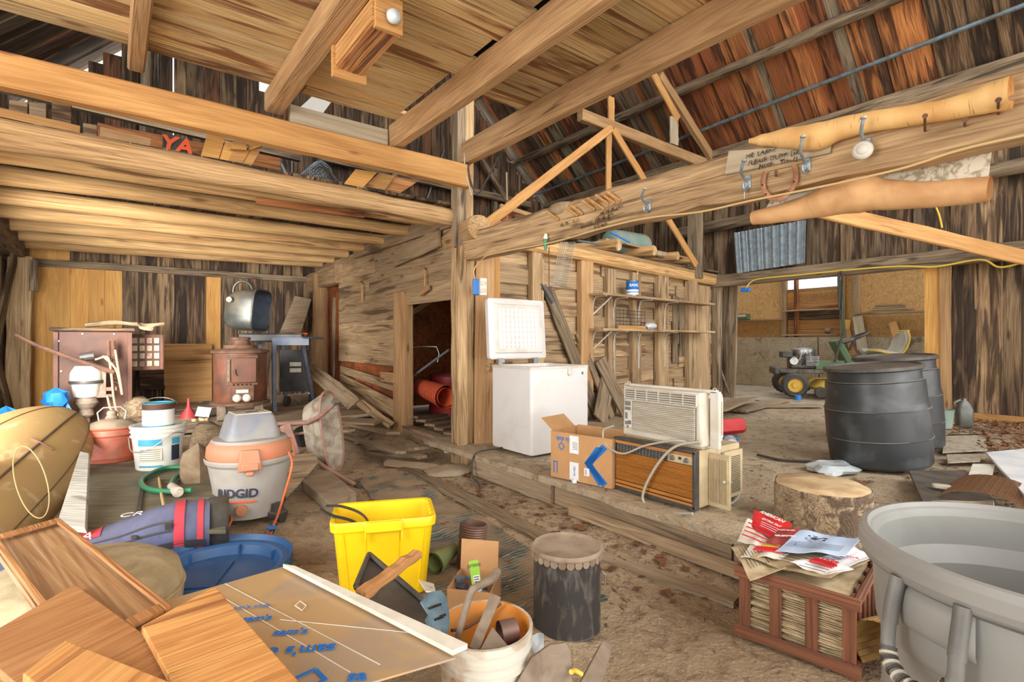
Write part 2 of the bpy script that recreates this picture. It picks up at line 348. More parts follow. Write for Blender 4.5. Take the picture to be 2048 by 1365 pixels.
    def build(self, name, mat, parent=None, world=False, smooth=35, bevel=0, seg=2, label=None, center=True):
        vs = self.v; loc = V((0, 0, 0))
        if parent is not None and world: im = wmat(parent).inverted(); vs = [im @ p for p in vs]
        elif parent is None and center:
            lo = [min(p[i] for p in vs) for i in range(3)]; hi = [max(p[i] for p in vs) for i in range(3)]
            loc = V(((lo[0]+hi[0])/2, (lo[1]+hi[1])/2, lo[2])); vs = [p-loc for p in vs]
        me = bpy.data.meshes.new(name); me.from_pydata([tuple(p) for p in vs], [], self.f)
        bm = bmesh.new(); bm.from_mesh(me); bmesh.ops.recalc_face_normals(bm, faces=bm.faces); bm.to_mesh(me); bm.free()
        if smooth: me.shade_smooth(); me.set_sharp_from_angle(angle=math.radians(smooth))
        me.materials.append(M[mat] if isinstance(mat, str) else mat)
        o = bpy.data.objects.new(name, me); COL.objects.link(o); o.location = loc
        if parent is not None: o.parent = parent
        if bevel: b = o.modifiers.new('bevel', 'BEVEL'); b.width = bevel; b.segments = seg; b.limit_method = 'ANGLE'
        if label: o['label'] = label
        return o
def tag(o, label=None, cat=None, group=None, kind=None):
    if label: o['label'] = label
    if cat: o['category'] = cat
    if group: o['group'] = group
    if kind: o['kind'] = kind
    return o
def thing(name, label, cat, loc=(0, 0, 0), rz=0, group=None):
    o = bpy.data.objects.new(name, None); COL.objects.link(o); o.location = loc; o.rotation_euler = (0, 0, rz); o.empty_display_size = .1
    o.matrix_basis = TR(V(loc)) @ RZ(rz)
    return tag(o, label, cat, group)
def struct(name, loc=(0, 0, 0)):
    o = bpy.data.objects.new(name, None); COL.objects.link(o); o.matrix_basis = TR(V(loc)); o['kind'] = 'structure'; return o
def place(o, Mw, parent):
    if parent is not None: o.parent = parent; o.matrix_basis = wmat(parent).inverted() @ Mw
    else: o.matrix_basis = Mw
    return o
def plank(name, p0, p1, w, t, mat, parent=None, side=None, nrm=None, seg=3, rough=.0, label=None, bevel=0, cut=0, cham=0):
    """board from p0 to p1; local X = length, Y = width w, Z = thickness t"""
    p0 = V(p0); p1 = V(p1); L = (p1-p0).length; x = p1-p0
    if nrm is not None: Mw = frame(p0, x, z=nrm)
    else: Mw = frame(p0, x, y=side if side is not None else (UP if abs(x.normalized().z) < .9 else V((1, 0, 0))))
    vs = []; r = random.uniform
    c = cham
    for i in range(seg+1):
        a = i/seg; j0 = r(-rough, rough); j1 = r(-rough, rough); dz = r(-rough, rough)*.3
        xx = a*L; h = t/2
        e0 = r(-cut, cut) if i in (0, seg) else 0; e1 = r(-cut, cut) if i in (0, seg) else 0
        ring = [(xx+e0, -w/2+j0, -h), (xx+e1, w/2+j1, -h), (xx+e1, w/2+j1, h), (xx+e0, -w/2+j0, h)]
        if c: ring = [(xx, -w/2+j0+c, -h), (xx, w/2+j1-c, -h), (xx, w/2+j1, -h+c), (xx, w/2+j1, h-c), (xx, w/2+j1-c, h), (xx, -w/2+j0+c, h), (xx, -w/2+j0, h-c), (xx, -w/2+j0, -h+c)]
        vs += [(q[0], q[1], q[2]+dz) for q in ring]
    n = 8 if c else 4
    fs = [(i*n+j, (i+1)*n+j, (i+1)*n+(j+1) % n, i*n+(j+1) % n) for i in range(seg) for j in range(n)]+[tuple(range(n)), tuple(range(seg*n, seg*n+n))[::-1]]
    me = bpy.data.meshes.new(name); me.from_pydata(vs, [], fs); me.materials.append(M[mat]); me.validate()
    bm = bmesh.new(); bm.from_mesh(me); bmesh.ops.recalc_face_normals(bm, faces=bm.faces); bm.to_mesh(me); bm.free()
    o = bpy.data.objects.new(name, me); COL.objects.link(o); place(o, Mw, parent)
    if label: o['label'] = label
    if bevel: b = o.modifiers.new('bevel', 'BEVEL'); b.width = bevel; b.segments = 2; b.limit_method = 'ANGLE'
    return o
def beam(name, p0, p1, w, h, mat, label, cat='beam', group=None, parent=None, side=None, rough=.006, seg=8, cham=.012):
    o = plank(name, p0, p1, h, w, mat, parent, side=side, seg=seg, rough=rough, cham=cham)
    if parent is None: tag(o, label, cat, group)
    return o
def pole(name, p0, p1, r0, r1, mat, parent=None, label=None, cat=None, group=None, n=14, amp=.06, bow=0.0, hidden=None):
    p0 = V(p0); p1 = V(p1); L = (p1-p0).length; Mw = frame(p0, p1-p0, y=UP if abs((p1-p0).normalized().z) < .9 else V((1, 0, 0)))
    k = max(6, int(L/.14)); vs = []; ph = random.uniform(0, 50)
    for i in range(k+1):
        a = i/k; R = r0+(r1-r0)*a; oy = bow*math.sin(a*math.pi); oz = bow*.5*math.sin(a*5+ph)*.5
        for j in range(n):
            t = 2*math.pi*j/n; q = R*(1+amp*noise.noise(V((a*L*2.2+ph, math.cos(t)*1.2, math.sin(t)*1.2)))*2)
            vs.append((a*L, math.cos(t)*q+oy, math.sin(t)*q+oz))
    fs = [(i*n+j, i*n+(j+1) % n, (i+1)*n+(j+1) % n, (i+1)*n+j) for i in range(k) for j in range(n)]+[tuple(range(n)), tuple(range(k*n, k*n+n))]
    me = bpy.data.meshes.new(name); me.from_pydata(vs, [], fs); me.materials.append(M[mat])
    bm = bmesh.new(); bm.from_mesh(me); bmesh.ops.recalc_face_normals(bm, faces=bm.faces); bm.to_mesh(me); bm.free()
    me.shade_smooth(); me.set_sharp_from_angle(angle=math.radians(50))
    o = bpy.data.objects.new(name, me); COL.objects.link(o); place(o, Mw, parent)
    if parent is None: tag(o, label, cat, group)
    elif label: o['label'] = label
    return o
def slab(name, pts, t, mat, parent=None, label=None, cat=None, flip=False, bevel=.002, group=None):
    """flat polygon through world points; local X along pts[0]->pts[1]; thickness goes below"""
    pts = [V(p) for p in pts]; x = (pts[1]-pts[0]).normalized(); nn = (pts[1]-pts[0]).cross(pts[-1]-pts[0]).normalized()
    if flip: nn = -nn
    Mw = frame(pts[0], x, z=nn); im = Mw.inverted(); loc = [im @ p for p in pts]; n = len(pts)
    for p in loc: p.z = 0
    vs = [(p.x, p.y, p.z) for p in loc]+[(p.x, p.y, p.z-t) for p in loc]
    fs = [tuple(range(n)), tuple(range(n, 2*n))[::-1]]+[(i, n+i, n+(i+1) % n, (i+1) % n) for i in range(n)]
    me = bpy.data.meshes.new(name); me.from_pydata(vs, [], fs); me.materials.append(M[mat])
    bm = bmesh.new(); bm.from_mesh(me); bmesh.ops.recalc_face_normals(bm, faces=bm.faces); bm.to_mesh(me); bm.free()
    o = bpy.data.objects.new(name, me); COL.objects.link(o); place(o, Mw, parent)
    if bevel: b = o.modifiers.new('bevel', 'BEVEL'); b.width = bevel; b.segments = 2; b.limit_method = 'ANGLE'
    if parent is None: tag(o, label, cat, group)
    elif label: o['label'] = label
    return o, Mw
def text(st, size, Mw, mat, parent, name='lettering', bold=0.0, shear=0.0, align='CENTER', sx=1.0, label=None, gap=1.0, scribble=0):
    c = bpy.data.curves.new(name, 'FONT'); c.body = st; c.size = size; c.extrude = .0006; c.offset = bold; c.shear = shear
    c.align_x = align; c.align_y = 'CENTER'; c.resolution_u = 3; c.space_character = gap
    t = bpy.data.objects.new('tmp', c); COL.objects.link(t); bpy.context.view_layer.update()
    me = bpy.data.meshes.new_from_object(t.evaluated_get(bpy.context.evaluated_depsgraph_get()))
    bpy.data.objects.remove(t); bpy.data.curves.remove(c)
    me.materials.clear(); me.materials.append(M[mat]); me.name = name
    if scribble:
        for v in me.vertices:
            v.co.y += scribble*noise.noise(v.co*40/size*.05); v.co.x += scribble*noise.noise(v.co*30/size*.05+V((9, 9, 9)))
    if sx != 1: me.transform(Matrix.Diagonal((sx, 1, 1, 1)))
    o = bpy.data.objects.new(name, me); COL.objects.link(o)
    if label: o['label'] = label
    return place(o, Mw, parent)
def arc(c, r, a0, a1, n, ax=V((1, 0, 0)), ay=V((0, 0, 1))):
    return [V(c)+ax*(r*math.cos(math.radians(a0+(a1-a0)*i/n)))+ay*(r*math.sin(math.radians(a0+(a1-a0)*i/n))) for i in range(n+1)]
def smoothp(pts, k=6):
    pts = [(p[0], p[1], 0) if len(p) == 2 else p for p in pts]
    pts = [V(p) for p in pts]; out = []; q = [pts[0]*2-pts[1]]+pts+[pts[-1]*2-pts[-2]]
    for i in range(1, len(q)-2):
        for j in range(k):
            t = j/k; a, b, c_, d = q[i-1], q[i], q[i+1], q[i+2]
            out.append(.5*((2*b)+(c_-a)*t+(2*a-5*b+4*c_-d)*t*t+(-a+3*b-3*c_+d)*t**3))
    return out+[pts[-1]]
def copy_tree(o, parent=None):
    c = o.copy(); COL.objects.link(c)
    if parent: c.parent = parent
    for ch in [x for x in bpy.data.objects if x.parent == o]: copy_tree(ch, c)
    return c
# ================================================================= SETTING
R_ = random.uniform
LPS = [1]
def lp(flip=1):                                   # boards lap one over the next
    if flip: LPS[0] = -LPS[0]
    return LPS[0]*.013+R_(-.002, .002)
def gp(allow=1): return -R_(.012, .022) if allow and random.random() < .1 else .02
def pick(opts):
    return random.choices([o[0] for o in opts], [o[1] for o in opts])[0]
# ---- dirt floor of the west bay
def hgt(x, y):
    h = .035*noise.noise(V((x*1.3, y*1.3, 0)))+.016*noise.noise(V((x*5, y*5, 3)))+.007*noise.noise(V((x*16, y*16, 5)))
    if y > 5.4: h += min(.2, (y-5.4)*.16)
    return h
def dirt_floor(name, x0, x1, y0, y1, base, st, mat, hf=hgt, thick=.0):
    nx = int((x1-x0)/st); ny = int((y1-y0)/st)
    m = MB(); m.grid(lambda u, v: (x0+(x1-x0)*u, y0+(y1-y0)*v, base+hf(x0+(x1-x0)*u, y0+(y1-y0)*v)), nx, ny)
    return tag(m.build(name, mat, smooth=60, center=False), kind='structure')
dirt_floor('floor', -4.5, 3.0, -3.5, 7.2, -.01, .045, 'dirt')
dirt_floor('floor_yard', -14, 16, -16, -3.4, -.05, .5, 'dirt_pale')
def hp(x, y):
    e = .012*noise.noise(V((x*2, y*2, 7)))+.008*noise.noise(V((x*9, y*9, 2)))
    return e+max(0, (x-5)*.012)
def plat(u, v):
    y = -3.4+8.4*v; x = 2.64+.025*noise.noise(V((y*3, 0, 1)))+.012*noise.noise(V((y*14, 0, 1))); x = x+(8.7-x)*(u**1.3)
    return (x, y, .2+hp(x, y))
m = MB(); m.grid(plat, 90, 150, thick=.05); tag(m.build('floor_platform', 'dirt_pale', center=False), kind='structure')
m = MB(); m.grid(lambda u, v: (8.6+4*u, .8+7*v, .245+.02*noise.noise(V((u*20, v*30, 4)))), 40, 60); tag(m.build('floor_annex', 'concrete', center=False), kind='structure')
pf = struct('trim_1', (2.7, 1, 0))           # kerb of timbers under the platform edge
for y0, y1, dx in ((-1.0, 1.5, 0), (1.52, 2.95, .01), (2.97, 4.05, -.015)):
    plank('timber', (2.7+dx, y0, .075), (2.7+dx, y1, .085), .15, .07, 'deck_board', pf, rough=.006, seg=8)
plank('board', (2.61, -.8, .035), (2.6, 2.7, .04), .07, .04, 'deck_board', pf, rough=.005, seg=8)
# step corner block near the post
# ---- raised plank deck at the back of the left bay
dk = struct('floor_deck', (1, 8, .3))
y = 6.55; i = 0
while y < 9.75:
    wd = R_(.2, .27); xs = [-1.1, R_(.2, 1.4), 2.85]
    for a, b in zip(xs, xs[1:]):
        plank('plank', (a, y+wd/2, .28+R_(-.006, .006)), (b-.01, y+wd/2, .28+R_(-.006, .006)), wd-.012, .035, 'deck_board', dk, nrm=UP, rough=.004)
    y += wd
for k, (z, o) in enumerate(((.2, 0), (.08, .03))):
    plank('edge_board', (-1.0, 6.5-o, z), (2.5, 6.46-o, z-.02), .12, .04, 'deck_board', dk, rough=.006, seg=6)
# ---- gable wall behind: vertical boards
wb = struct('wall_back', (2, 9.8, 0))
x = -1.1
while x < 8.7:
    wd = R_(.15, .26); xm = x+wd/2; LPS[0] = -LPS[0]
    if xm < .15: lo = 'new_board'
    elif 1.28 < xm < 1.5: lo = 'new_board'
    else: lo = pick([('old_board', 5), ('dark_board', 2)])
    hi = 'new_board' if -.85 < xm < -.45 else pick([('old_board', 4), ('dark_board', 3)])
    top = min(13.0-xm, 5.55+xm)
    if xm < 2.95:
        plank('board', (xm, 9.78+lp(0), .3), (xm, 9.78+lp(0), 2.36), wd+gp(), .025, lo, wb, side=(1, 0, 0), rough=.004)
        plank('board', (xm, 9.8+lp(0), 2.36), (xm, 9.8+lp(0), 2.9), wd+gp(), .025, hi, wb, side=(1, 0, 0), rough=.004)
    m2 = pick([('dark_board', 3), ('old_board', 2), ('roof_dark', 3)])
    z0 = 2.9 if xm < 2.95 else 2.3
    zs = [z0, R_(3.6, 5.0), top] if top > 5.2 else [z0, top]
    if 1.95 < xm < 2.2: zs = [z0, 5.6, 5.95, top]
    for a, b in zip(zs, zs[1:]):
        if a == 5.6: continue
        if b > a+.1: plank('board', (xm, 9.83+lp(0), a), (xm, 9.83+lp(0), b), wd+gp(), .025, m2, wb, side=(1, 0, 0), rough=.004)
    x += wd
plank('girt', (-.85, 9.72, 2.34), (2.85, 9.72, 2.36), .1, .06, 'beam_grey', wb, rough=.006, seg=8)
plank('girt', (-.9, 9.72, 3.2), (8.3, 9.72, 3.3), .2, .08, 'beam_grey', wb, rough=.006, seg=8)
plank('girt', (2.9, 9.6, 4.6), (7.9, 9.6, 4.5), .14, .1, 'beam_grey', wb, rough=.006, seg=8)
for xx, zz in ((.35, 3.2), (4.4, 2.6), (6.9, 2.6)): plank('stud', (xx, 9.7, zz), (xx+.05, 9.7, zz+2.6), .12, .08, 'beam_grey', wb, side=(1, 0, 0))
plank('brace', (3.6, 9.5, 2.9), (4.6, 9.4, 5.0), .1, .05, 'beam_grey', wb)
plank('brace', (7.6, 9.6, 4.0), (6.2, 9.5, 5.6), .12, .06, 'beam_grey', wb)
# ---- west wall
ww = struct('wall_left', (-1.05, 8, 0)); y = 5.6
while y < 9.8:
    wd = R_(.18, .26); mm = pick([('old_board', 3), ('dark_board', 3)])
    plank('board', (-1.14+lp(), y+wd/2, 0), (-1.14+lp(0), y+wd/2, 4.6), wd+gp(), .025, mm, ww, side=(0, 1, 0), rough=.004); y += wd
# ---- wall along the passage (x = 2.9): horizontal boards with a door hole
wp = struct('wall_partition', (2.9, 6.5, 0)); z = .3; rows = []
while z < 2.5:
    hh = R_(.15, .23); hh = min(hh, 2.56-z+.01); zt = z+hh
    ya = 8.35
    if zt < 1.84:
        if z < .75: pass
        else: plank('board', (2.9+lp(0), 6.0, z+hh/2), (2.9, ya, z+hh/2+R_(-.02, .02)), hh+.006, .025, 'dusty_board', wp, side=UP, rough=.003)
    else:
        c = R_(6.3, 7.4)
        plank('board', (2.9+lp(0), 4.68, z+hh/2), (2.9, c-.005, z+hh/2), hh+.006, .025, 'dusty_board', wp, side=UP, rough=.003)
        plank('board', (2.9+lp(0), c, z+hh/2), (2.9, ya if zt < 2.3 else 9.6, z+hh/2), hh+.006, .025, 'dusty_board', wp, side=UP, rough=.003)
    z = zt
for a, b, h_ in (((2.88, 5.98, .34), (2.9, 8.3, .62), .22), ((2.9, 6.0, .64), (2.9, 8.3, .8), .12)):
    plank('board', a, b, h_, .025, 'dusty_board', wp, side=UP, rough=.004)
plank('door_stud', (2.86, 6.06, .1), (2.86, 6.06, 1.86), .24, .05, 'beam_old', wp, side=(0, 1, 0), rough=.006)
plank('door_stud', (2.93, 5.95, .1), (2.93, 5.95, 1.82), .06, .1, 'beam_old', wp, side=(0, 1, 0), rough=.004)
plank('board', (2.84, 5.0, 2.38), (2.84, 6.15, 2.3), .2, .03, 'dusty_board', wp, side=UP, rough=.01)
plank('board', (2.86, 4.75, 2.54), (2.86, 7.6, 2.56), .16, .03, 'dusty_board', wp, side=UP, rough=.01)
plank('sill', (2.9, 4.75, .12), (2.9, 6.0, .14), .14, .12, 'deck_board', wp, rough=.01)
pole('wall_post', (2.85, 9.15, .2), (2.85, 9.15, 2.4), .14, .13, 'beam_old', wp)
plank('stud', (2.82, 8.45, .3), (2.83, 8.4, 1.95), .05, .04, 'beam_grey', wp, side=(0, 1, 0))
plank('lintel', (2.84, 8.2, 2.32), (2.84, 9.7, 2.3), .3, .14, 'hewn', wp, side=UP, rough=.01, seg=8, cham=.02)
plank('block', (2.84, 5.25, 1.86), (2.84, 5.45, 1.8), .06, .03, 'beam_old', wp, side=UP)
plank('block', (2.84, 6.15, .78), (2.84, 6.55, .78), .13, .04, 'beam_old', wp, side=UP)
for yy in (5.35, 7.25):                                           # pale bent straps nailed on the wall
    mb = MB(); mb.tube(smoothp([(2.86, yy+.35, 2.14), (2.85, yy+.08, 2.1), (2.84, yy, 2.04), (2.84, yy-.01, 1.82)], 4), .011, 6)
    mb.build('strap', 'beam_new', wp, world=True)
# storeroom behind the wall
osbw = MB().box((3.75, 7.65, 1.35), (1.7, .02, 2.3)); tag(osbw.build('wall_storeroom_osb', 'osb_red'), kind='structure')
MBx = MB().box((2.99, 7.85, 1.22), (.02, 3.4, 2.2)); tag(MBx.build('wall_storeroom_side', 'osb_red'), kind='structure')
plank('stud', (4.5, 7.3, .2), (4.5, 7.3, 2.3), .14, .09, 'beam_grey', wp, side=(1, 0, 0))
plank('stud', (4.25, 6.9, .2), (4.28, 6.9, 2.3), .1, .09, 'dusty_board', wp, side=(1, 0, 0))
plank('brace', (3.2, 7.3, 1.4), (4.5, 7.2, 2.25), .08, .04, 'dusty_board', wp, side=UP)
sf = struct('floor_storeroom', (5, 6.5, .15)); y = 4.9
while y < 9.6:
    wd = R_(.2, .26); plank('plank', (2.95, y+wd/2, .14+R_(-.015, .01)), (8.5, y+wd/2+R_(-.03, .03), .15), wd-.015, .04, 'deck_board', sf, nrm=UP, rough=.006); y += wd
# ---- shelf wall (y ~ 4.75 .. 5.2)
SW0 = V((2.95, 4.78, 0)); SWd = V((5.65, .43, 0)); SWn = V((SWd.y, -SWd.x, 0)).normalized(); SWu = SWd.normalized()
def SW(px, z=0, off=0):                                            # point of the shelf wall seen at picture column px
    r = ray(px, 682.5); a = V((r.x, r.y)); b = V((SWd.x, SWd.y)); o = V((SW0.x, SW0.y))
    t = (o.x*b.y-o.y*b.x)/(a.x*b.y-a.y*b.x); return V((a.x*t, a.y*t, z))+SWn*off
def SWP(px, py, off=0):
    p = SW(px); d = p.dot(FW); return V((p.x, p.y, CAMZ+(682.5-py)/FPX*d))+SWn*off
wsf = struct('wall_shelves', (5.8, 5, 0)); z = .22
while z < 2.3:
    hh = min(R_(.16, .24), 2.36-z)
    if hh < .06: break
    ks = [0, R_(.3, .45), R_(.6, .8), 1.0]
    for a, b in zip(ks, ks[1:]):
        p = SW0+SWd*a; q = SW0+SWd*(b-.002)
        plank('board', p+UP*(z+hh/2)+SWn*lp(), q+UP*(z+hh/2)+SWn*lp(0), hh+.006, .025, 'dusty_board', wsf, side=UP, rough=.003)
    z += hh
def stud(px0, px1, z0, z1, off=.06, mat='dusty_board', tk=.08, lean=0, nm='stud', parent=None):
    a = SW(px0, 0, off); b = SW(px1, 0, off); wdt = (b-a).length; c = (a+b)/2
    plank(nm, c+UP*z0+SWu*lean, c+UP*z1, wdt, tk, mat, parent or wsf, side=SWu, rough=.004)
for px0, px1, z0, z1, off, mt in ((1054, 1076, .25, 2.32, .06, 'dusty_board'), (1150, 1174, .25, 2.3, .07, 'beam_old'), (1206, 1222, .25, 2.25, .05, 'dusty_board'), (1255, 1272, .25, 2.25, .05, 'dusty_board'),
        (1306, 1326, .25, 2.3, .06, 'dusty_board'), (1366, 1384, .22, 2.25, .07, 'dusty_board'), (1384, 1412, .22, 2.2, .04, 'dusty_board')):
    stud(px0, px1, z0, z1, off, mt)
for px0, px1, z0, z1, ln in ((1342, 1352, .9, 1.98, .0), (1354, 1366, 1.0, 1.95, .02)): stud(px0, px1, z0, z1, .03, 'beam_grey', .02, ln, 'batten')
plank('leaning_board', SW(1180, .25, .12), SW(1090, 1.9, .04), .18, .025, 'beam_grey', wsf, nrm=SWn)
plank('leaning_board', SW(1225, .22, .25), SW(1185, 1.0, .12), .2, .03, 'beam_grey', wsf, nrm=SWn)
plank('leaning_board', SW(1200, .22, .2), SW(1150, 1.35, .05), .1, .03, 'deck_board', wsf, nrm=SWn)
plank('panel', SW(1165, .22, .3), SW(1215, .95, .05), .3, .02, 'deck_board', wsf, nrm=SWn)
# wide board and strips beside the main post
plank('side_board', (3.02, 4.42, .12), (3.1, 4.5, 2.2), .2, .04, 'beam_old', wsf, side=(1, -.4, 0), rough=.006)
plank('strip', (3.2, 4.4, .12), (3.24, 4.5, 2.25), .07, .03, 'beam_new', wsf, side=(1, -.4, 0), rough=.006)
plank('block', (3.05, 4.38, .98), (3.4, 4.45, .99), .07, .05, 'dusty_board', wsf, side=UP)
# top plate of the shelf wall, loft floor over it
plank('top_plate', SW0+UP*2.4+SWn*.06+SWu*.2, SW0+SWd*1.0+UP*2.32+SWn*.06, .16, .16, 'pole', wsf, side=UP, seg=10, rough=.01, cham=.03)
plank('ledger', SW(1105, 2.46, .1), SW(1428, 2.38, .12), .05, .06, 'beam_old', wsf, side=UP, rough=.01)
lf = struct('floor_loft', (5, 6.5, 2.5)); y = 5.0
while y < 9.7:
    wd = R_(.2, .26); plank('board', (2.95, y+wd/2, 2.48), (8.4, y+wd/2, 2.46), wd-.015, .03, 'old_board', lf, nrm=UP, rough=.005); y += wd
# ---- east wall (x = 8.6)
we = struct('wall_right', (8.6, 3, 0)); y = -1.2
while y < 9.8:
    wd = R_(.15, .26); ym = y+wd/2; mt = pick([('dark_board', 3), ('old_board', 3)])
    g = .012 if random.random() < .7 else .03
    if ym < 1.92: plank('board', (8.62+lp(), ym, .3), (8.62+lp(0), ym, 2.25), wd+gp(), .025, pick([('old_board', 3), ('dark_board', 1)]), we, side=(0, 1, 0), rough=.004)
    elif ym > 5.3: plank('board', (8.62+lp(0), ym, .2), (8.62+lp(0), ym, 2.25), wd+gp(), .025, mt, we, side=(0, 1, 0), rough=.004)
    plank('board', (8.63+lp(), ym, 2.25), (8.63+lp(0), ym, 4.75), wd+gp(), .025, mt, we, side=(0, 1, 0), rough=.004)
    y += wd
plank('sill', (8.55, -1.2, .3), (8.55, 1.95, .3), .1, .06, 'beam_new', we, side=UP)
plank('jamb_board', (8.52, 2.04, .2), (8.52, 2.05, 2.22), .17, .04, 'new_board', we, side=(0, 1, 0))
plank('jamb_board', (8.5, 1.9, .2), (8.5, 1.92, 2.22), .1, .06, 'beam_old', we, side=(0, 1, 0))
plank('jamb_post', (8.5, 5.16, .2), (8.5, 5.16, 2.25), .22, .14, 'beam_grey', we, side=(0, 1, 0), rough=.006)
plank('jamb_post', (8.75, 5.05, .2), (8.75, 5.0, 2.25), .3, .04, 'beam_grey', we, side=(0, 1, 0), rough=.02)
plank('board', (8.42, 5.32, .22), (8.42, 5.32, 2.2), .26, .03, 'dusty_board', we, side=(0, 1, 0), rough=.006)
beam('header_beam', (8.48, -1.2, 2.33), (8.48, 5.5, 2.3), .16, .2, 'beam_grey', 'grey weathered header beam over the wide doorway to the mower room')
pole('wall_girt', (8.46, -1.2, 3.33), (8.46, 5.9, 3.28), .09, .1, 'beam_grey', label='dark round log girt high on the right wall, above the corrugated sheet', cat='beam')
beam('eave_plate', (8.45, -1.2, 4.42), (8.45, 9.7, 4.42), .06, .42, 'beam_grey', 'wide weathered eave plank under the orange roof boards')
plank('post', (7.75, 5.05, 2.3), (7.75, 5.05, 4.3), .2, .16, 'beam_grey', we, side=(1, 0, 0), rough=.006)
# annex beyond the doorway
wa = struct('wall_annex', (11.7, 4, .25))
for y0, y1, z0, z1 in ((5.45, 7.6, .25, 3.2), (.8, 4.24, .25, 3.2)):
    w_ = 1.22; a = y0
    while a < y1-.01:
        b = min(a+w_, y1); o = MB().box((11.72, (a+b)/2, (z0+z1)/2), (.012, b-a-.002, z1-z0)).build('osb_panel', 'osb', wa, world=True); a = b
z = .9
while z < 2.1: plank('board', (11.78, 4.3, z+.1), (11.78, 5.45, z+.1), .19, .02, pick([('old_board', 2), ('plywood', 1)]), wa, side=UP); z += .2
MB().box((11.9, 4.75, 3.2), (.02, 1.5, .5)).build('board', 'osb', wa, world=True)
for y_, w_, m_ in ((5.4, .1, 'dusty_board'), (4.25, .08, 'beam_new'), (4.0, .1, 'dusty_board'), (5.15, .06, 'roof_orange')): plank('stud', (11.66, y_, .25), (11.66, y_, 3.1), w_, .1, m_, wa, side=(0, 1, 0))
for z_ in (1.9, 1.38, .98): plank('shelf_board', (11.6, 4.3, z_), (11.6, 5.38, z_), .2, .03, 'dusty_board', wa, nrm=UP)
plank('shelf_board', (11.6, 5.4, 1.72), (11.6, 7.0, 1.72), .24, .03, 'dusty_board', wa, nrm=UP)
plank('shelf_board', (11.55, 2.2, 1.78), (11.55, 4.0, 1.78), .26, .03, 'dusty_board', wa, nrm=UP)
MB().box((11.86, 4.68, 1.3), (.012, 1.66, 2.1)).build('osb_panel', 'osb', wa, world=True); MB().box((11.86, 4.05, 2.0), (.012, .46, 2.6)).build('osb_panel', 'osb', wa, world=True)
wi = struct('window_1', (11.75, 4.8, 2.34))
for z_, h_ in ((2.34, .06), (2.92, .06)): plank('window_frame', (11.74, 4.2, z_), (11.74, 5.4, z_), h_, .06, 'beam_old', wi, side=UP)
MB().box((11.76, 4.8, 2.62), (.006, 1.14, .5)).build('pane', 'clear_plastic', wi, world=True)
g = N('window_glass'); g.b.inputs['Transmission Weight'].default_value = 1; g.b.inputs['IOR'].default_value = 1.02; M['glass'] = g.done((1, 1, 1, 1), 0)
bpy.data.objects['pane'].data.materials[0] = M['glass']
pa = struct('trim_2', (11.5, 5, .25))
for y0, y1, m_ in ((2.2, 4.62, 'plywood_grey'), (4.64, 6.9, 'plywood_grey'), (6.92, 7.6, 'plywood_grey')):
    MB().box((11.48, (y0+y1)/2, .25+.54), (.02, y1-y0, 1.08), RY(math.radians(-4))).build('plywood_sheet', m_, pa, world=True)
MB().box((10.2, 7.6, 1.4), (3.3, .04, 2.4)).build('wall_annex_side', 'osb'); tag(bpy.data.objects['wall_annex_side'], kind='structure')
# ---- roofs (45 degrees, boards run up the slope)
rf = struct('ceiling_roof_east', (6, 5, 7)); y = -1.6; n2 = V((1, 0, 1)).normalized()
while y < 10.1:
    wd = R_(.15, .24) if y > 2 else R_(.26, .34); ym = y+wd/2
    if ym < 2.0: mt = pick([('roof_dark', 3), ('dark_board', 2)])
    elif ym < 6.8: mt = pick([('roof_orange', 7), ('roof_grey', 3), ('roof_dark', 1.5)])
    else: mt = pick([('roof_dark', 4), ('roof_orange', 1), ('roof_grey', 2)])
    xb = 8.78; zb = 13.24-xb
    br = R_(5.0, 7.2)
    plank('roof_board', (xb+lp(), ym, zb), (br-.01+lp(0), ym, 13.24-br), wd+gp(0), .025, mt, rf, side=(0, 1, 0), rough=.003)
    plank('roof_board', (br-.01+lp(0), ym, 13.24-br), (3.75+lp(0), ym, 9.49), wd+.02, .025, 'roof_dark', rf, side=(0, 1, 0), rough=.003)
    y += wd
rw = struct('ceiling_roof_west', (1, 7, 6)); y = 4.2
while y < 10.1:
    wd = R_(.18, .28); ym = y+wd/2
    plank('roof_board', (-1.35+lp(), ym, 4.4), (3.7+lp(0), ym, 9.45), wd+.02, .025, pick([('roof_dark', 2), ('beam_grey', 2)]), rw, side=(0, 1, 0), rough=.003); y += wd
pole('roof_purlin', (7.62, -1.5, 5.46), (7.62, 10, 5.5), .075, .085, 'beam_grey', label='thin round log purlin under the orange roof boards', cat='beam')
pole('roof_purlin', (6.4, 3.5, 6.66), (6.4, 10, 6.7), .07, .08, 'beam_grey', label='dark log purlin high behind the white post, near the ridge', cat='beam')
mb = MB(); mb.cyl((8.02, -1.0, 5.04), (8.24, 10, 4.84), .03, n=12)
tag(mb.build('metal_pipe', 'pipe_blue'), 'long blue-grey metal pipe hung along the roof boards', 'pipe')
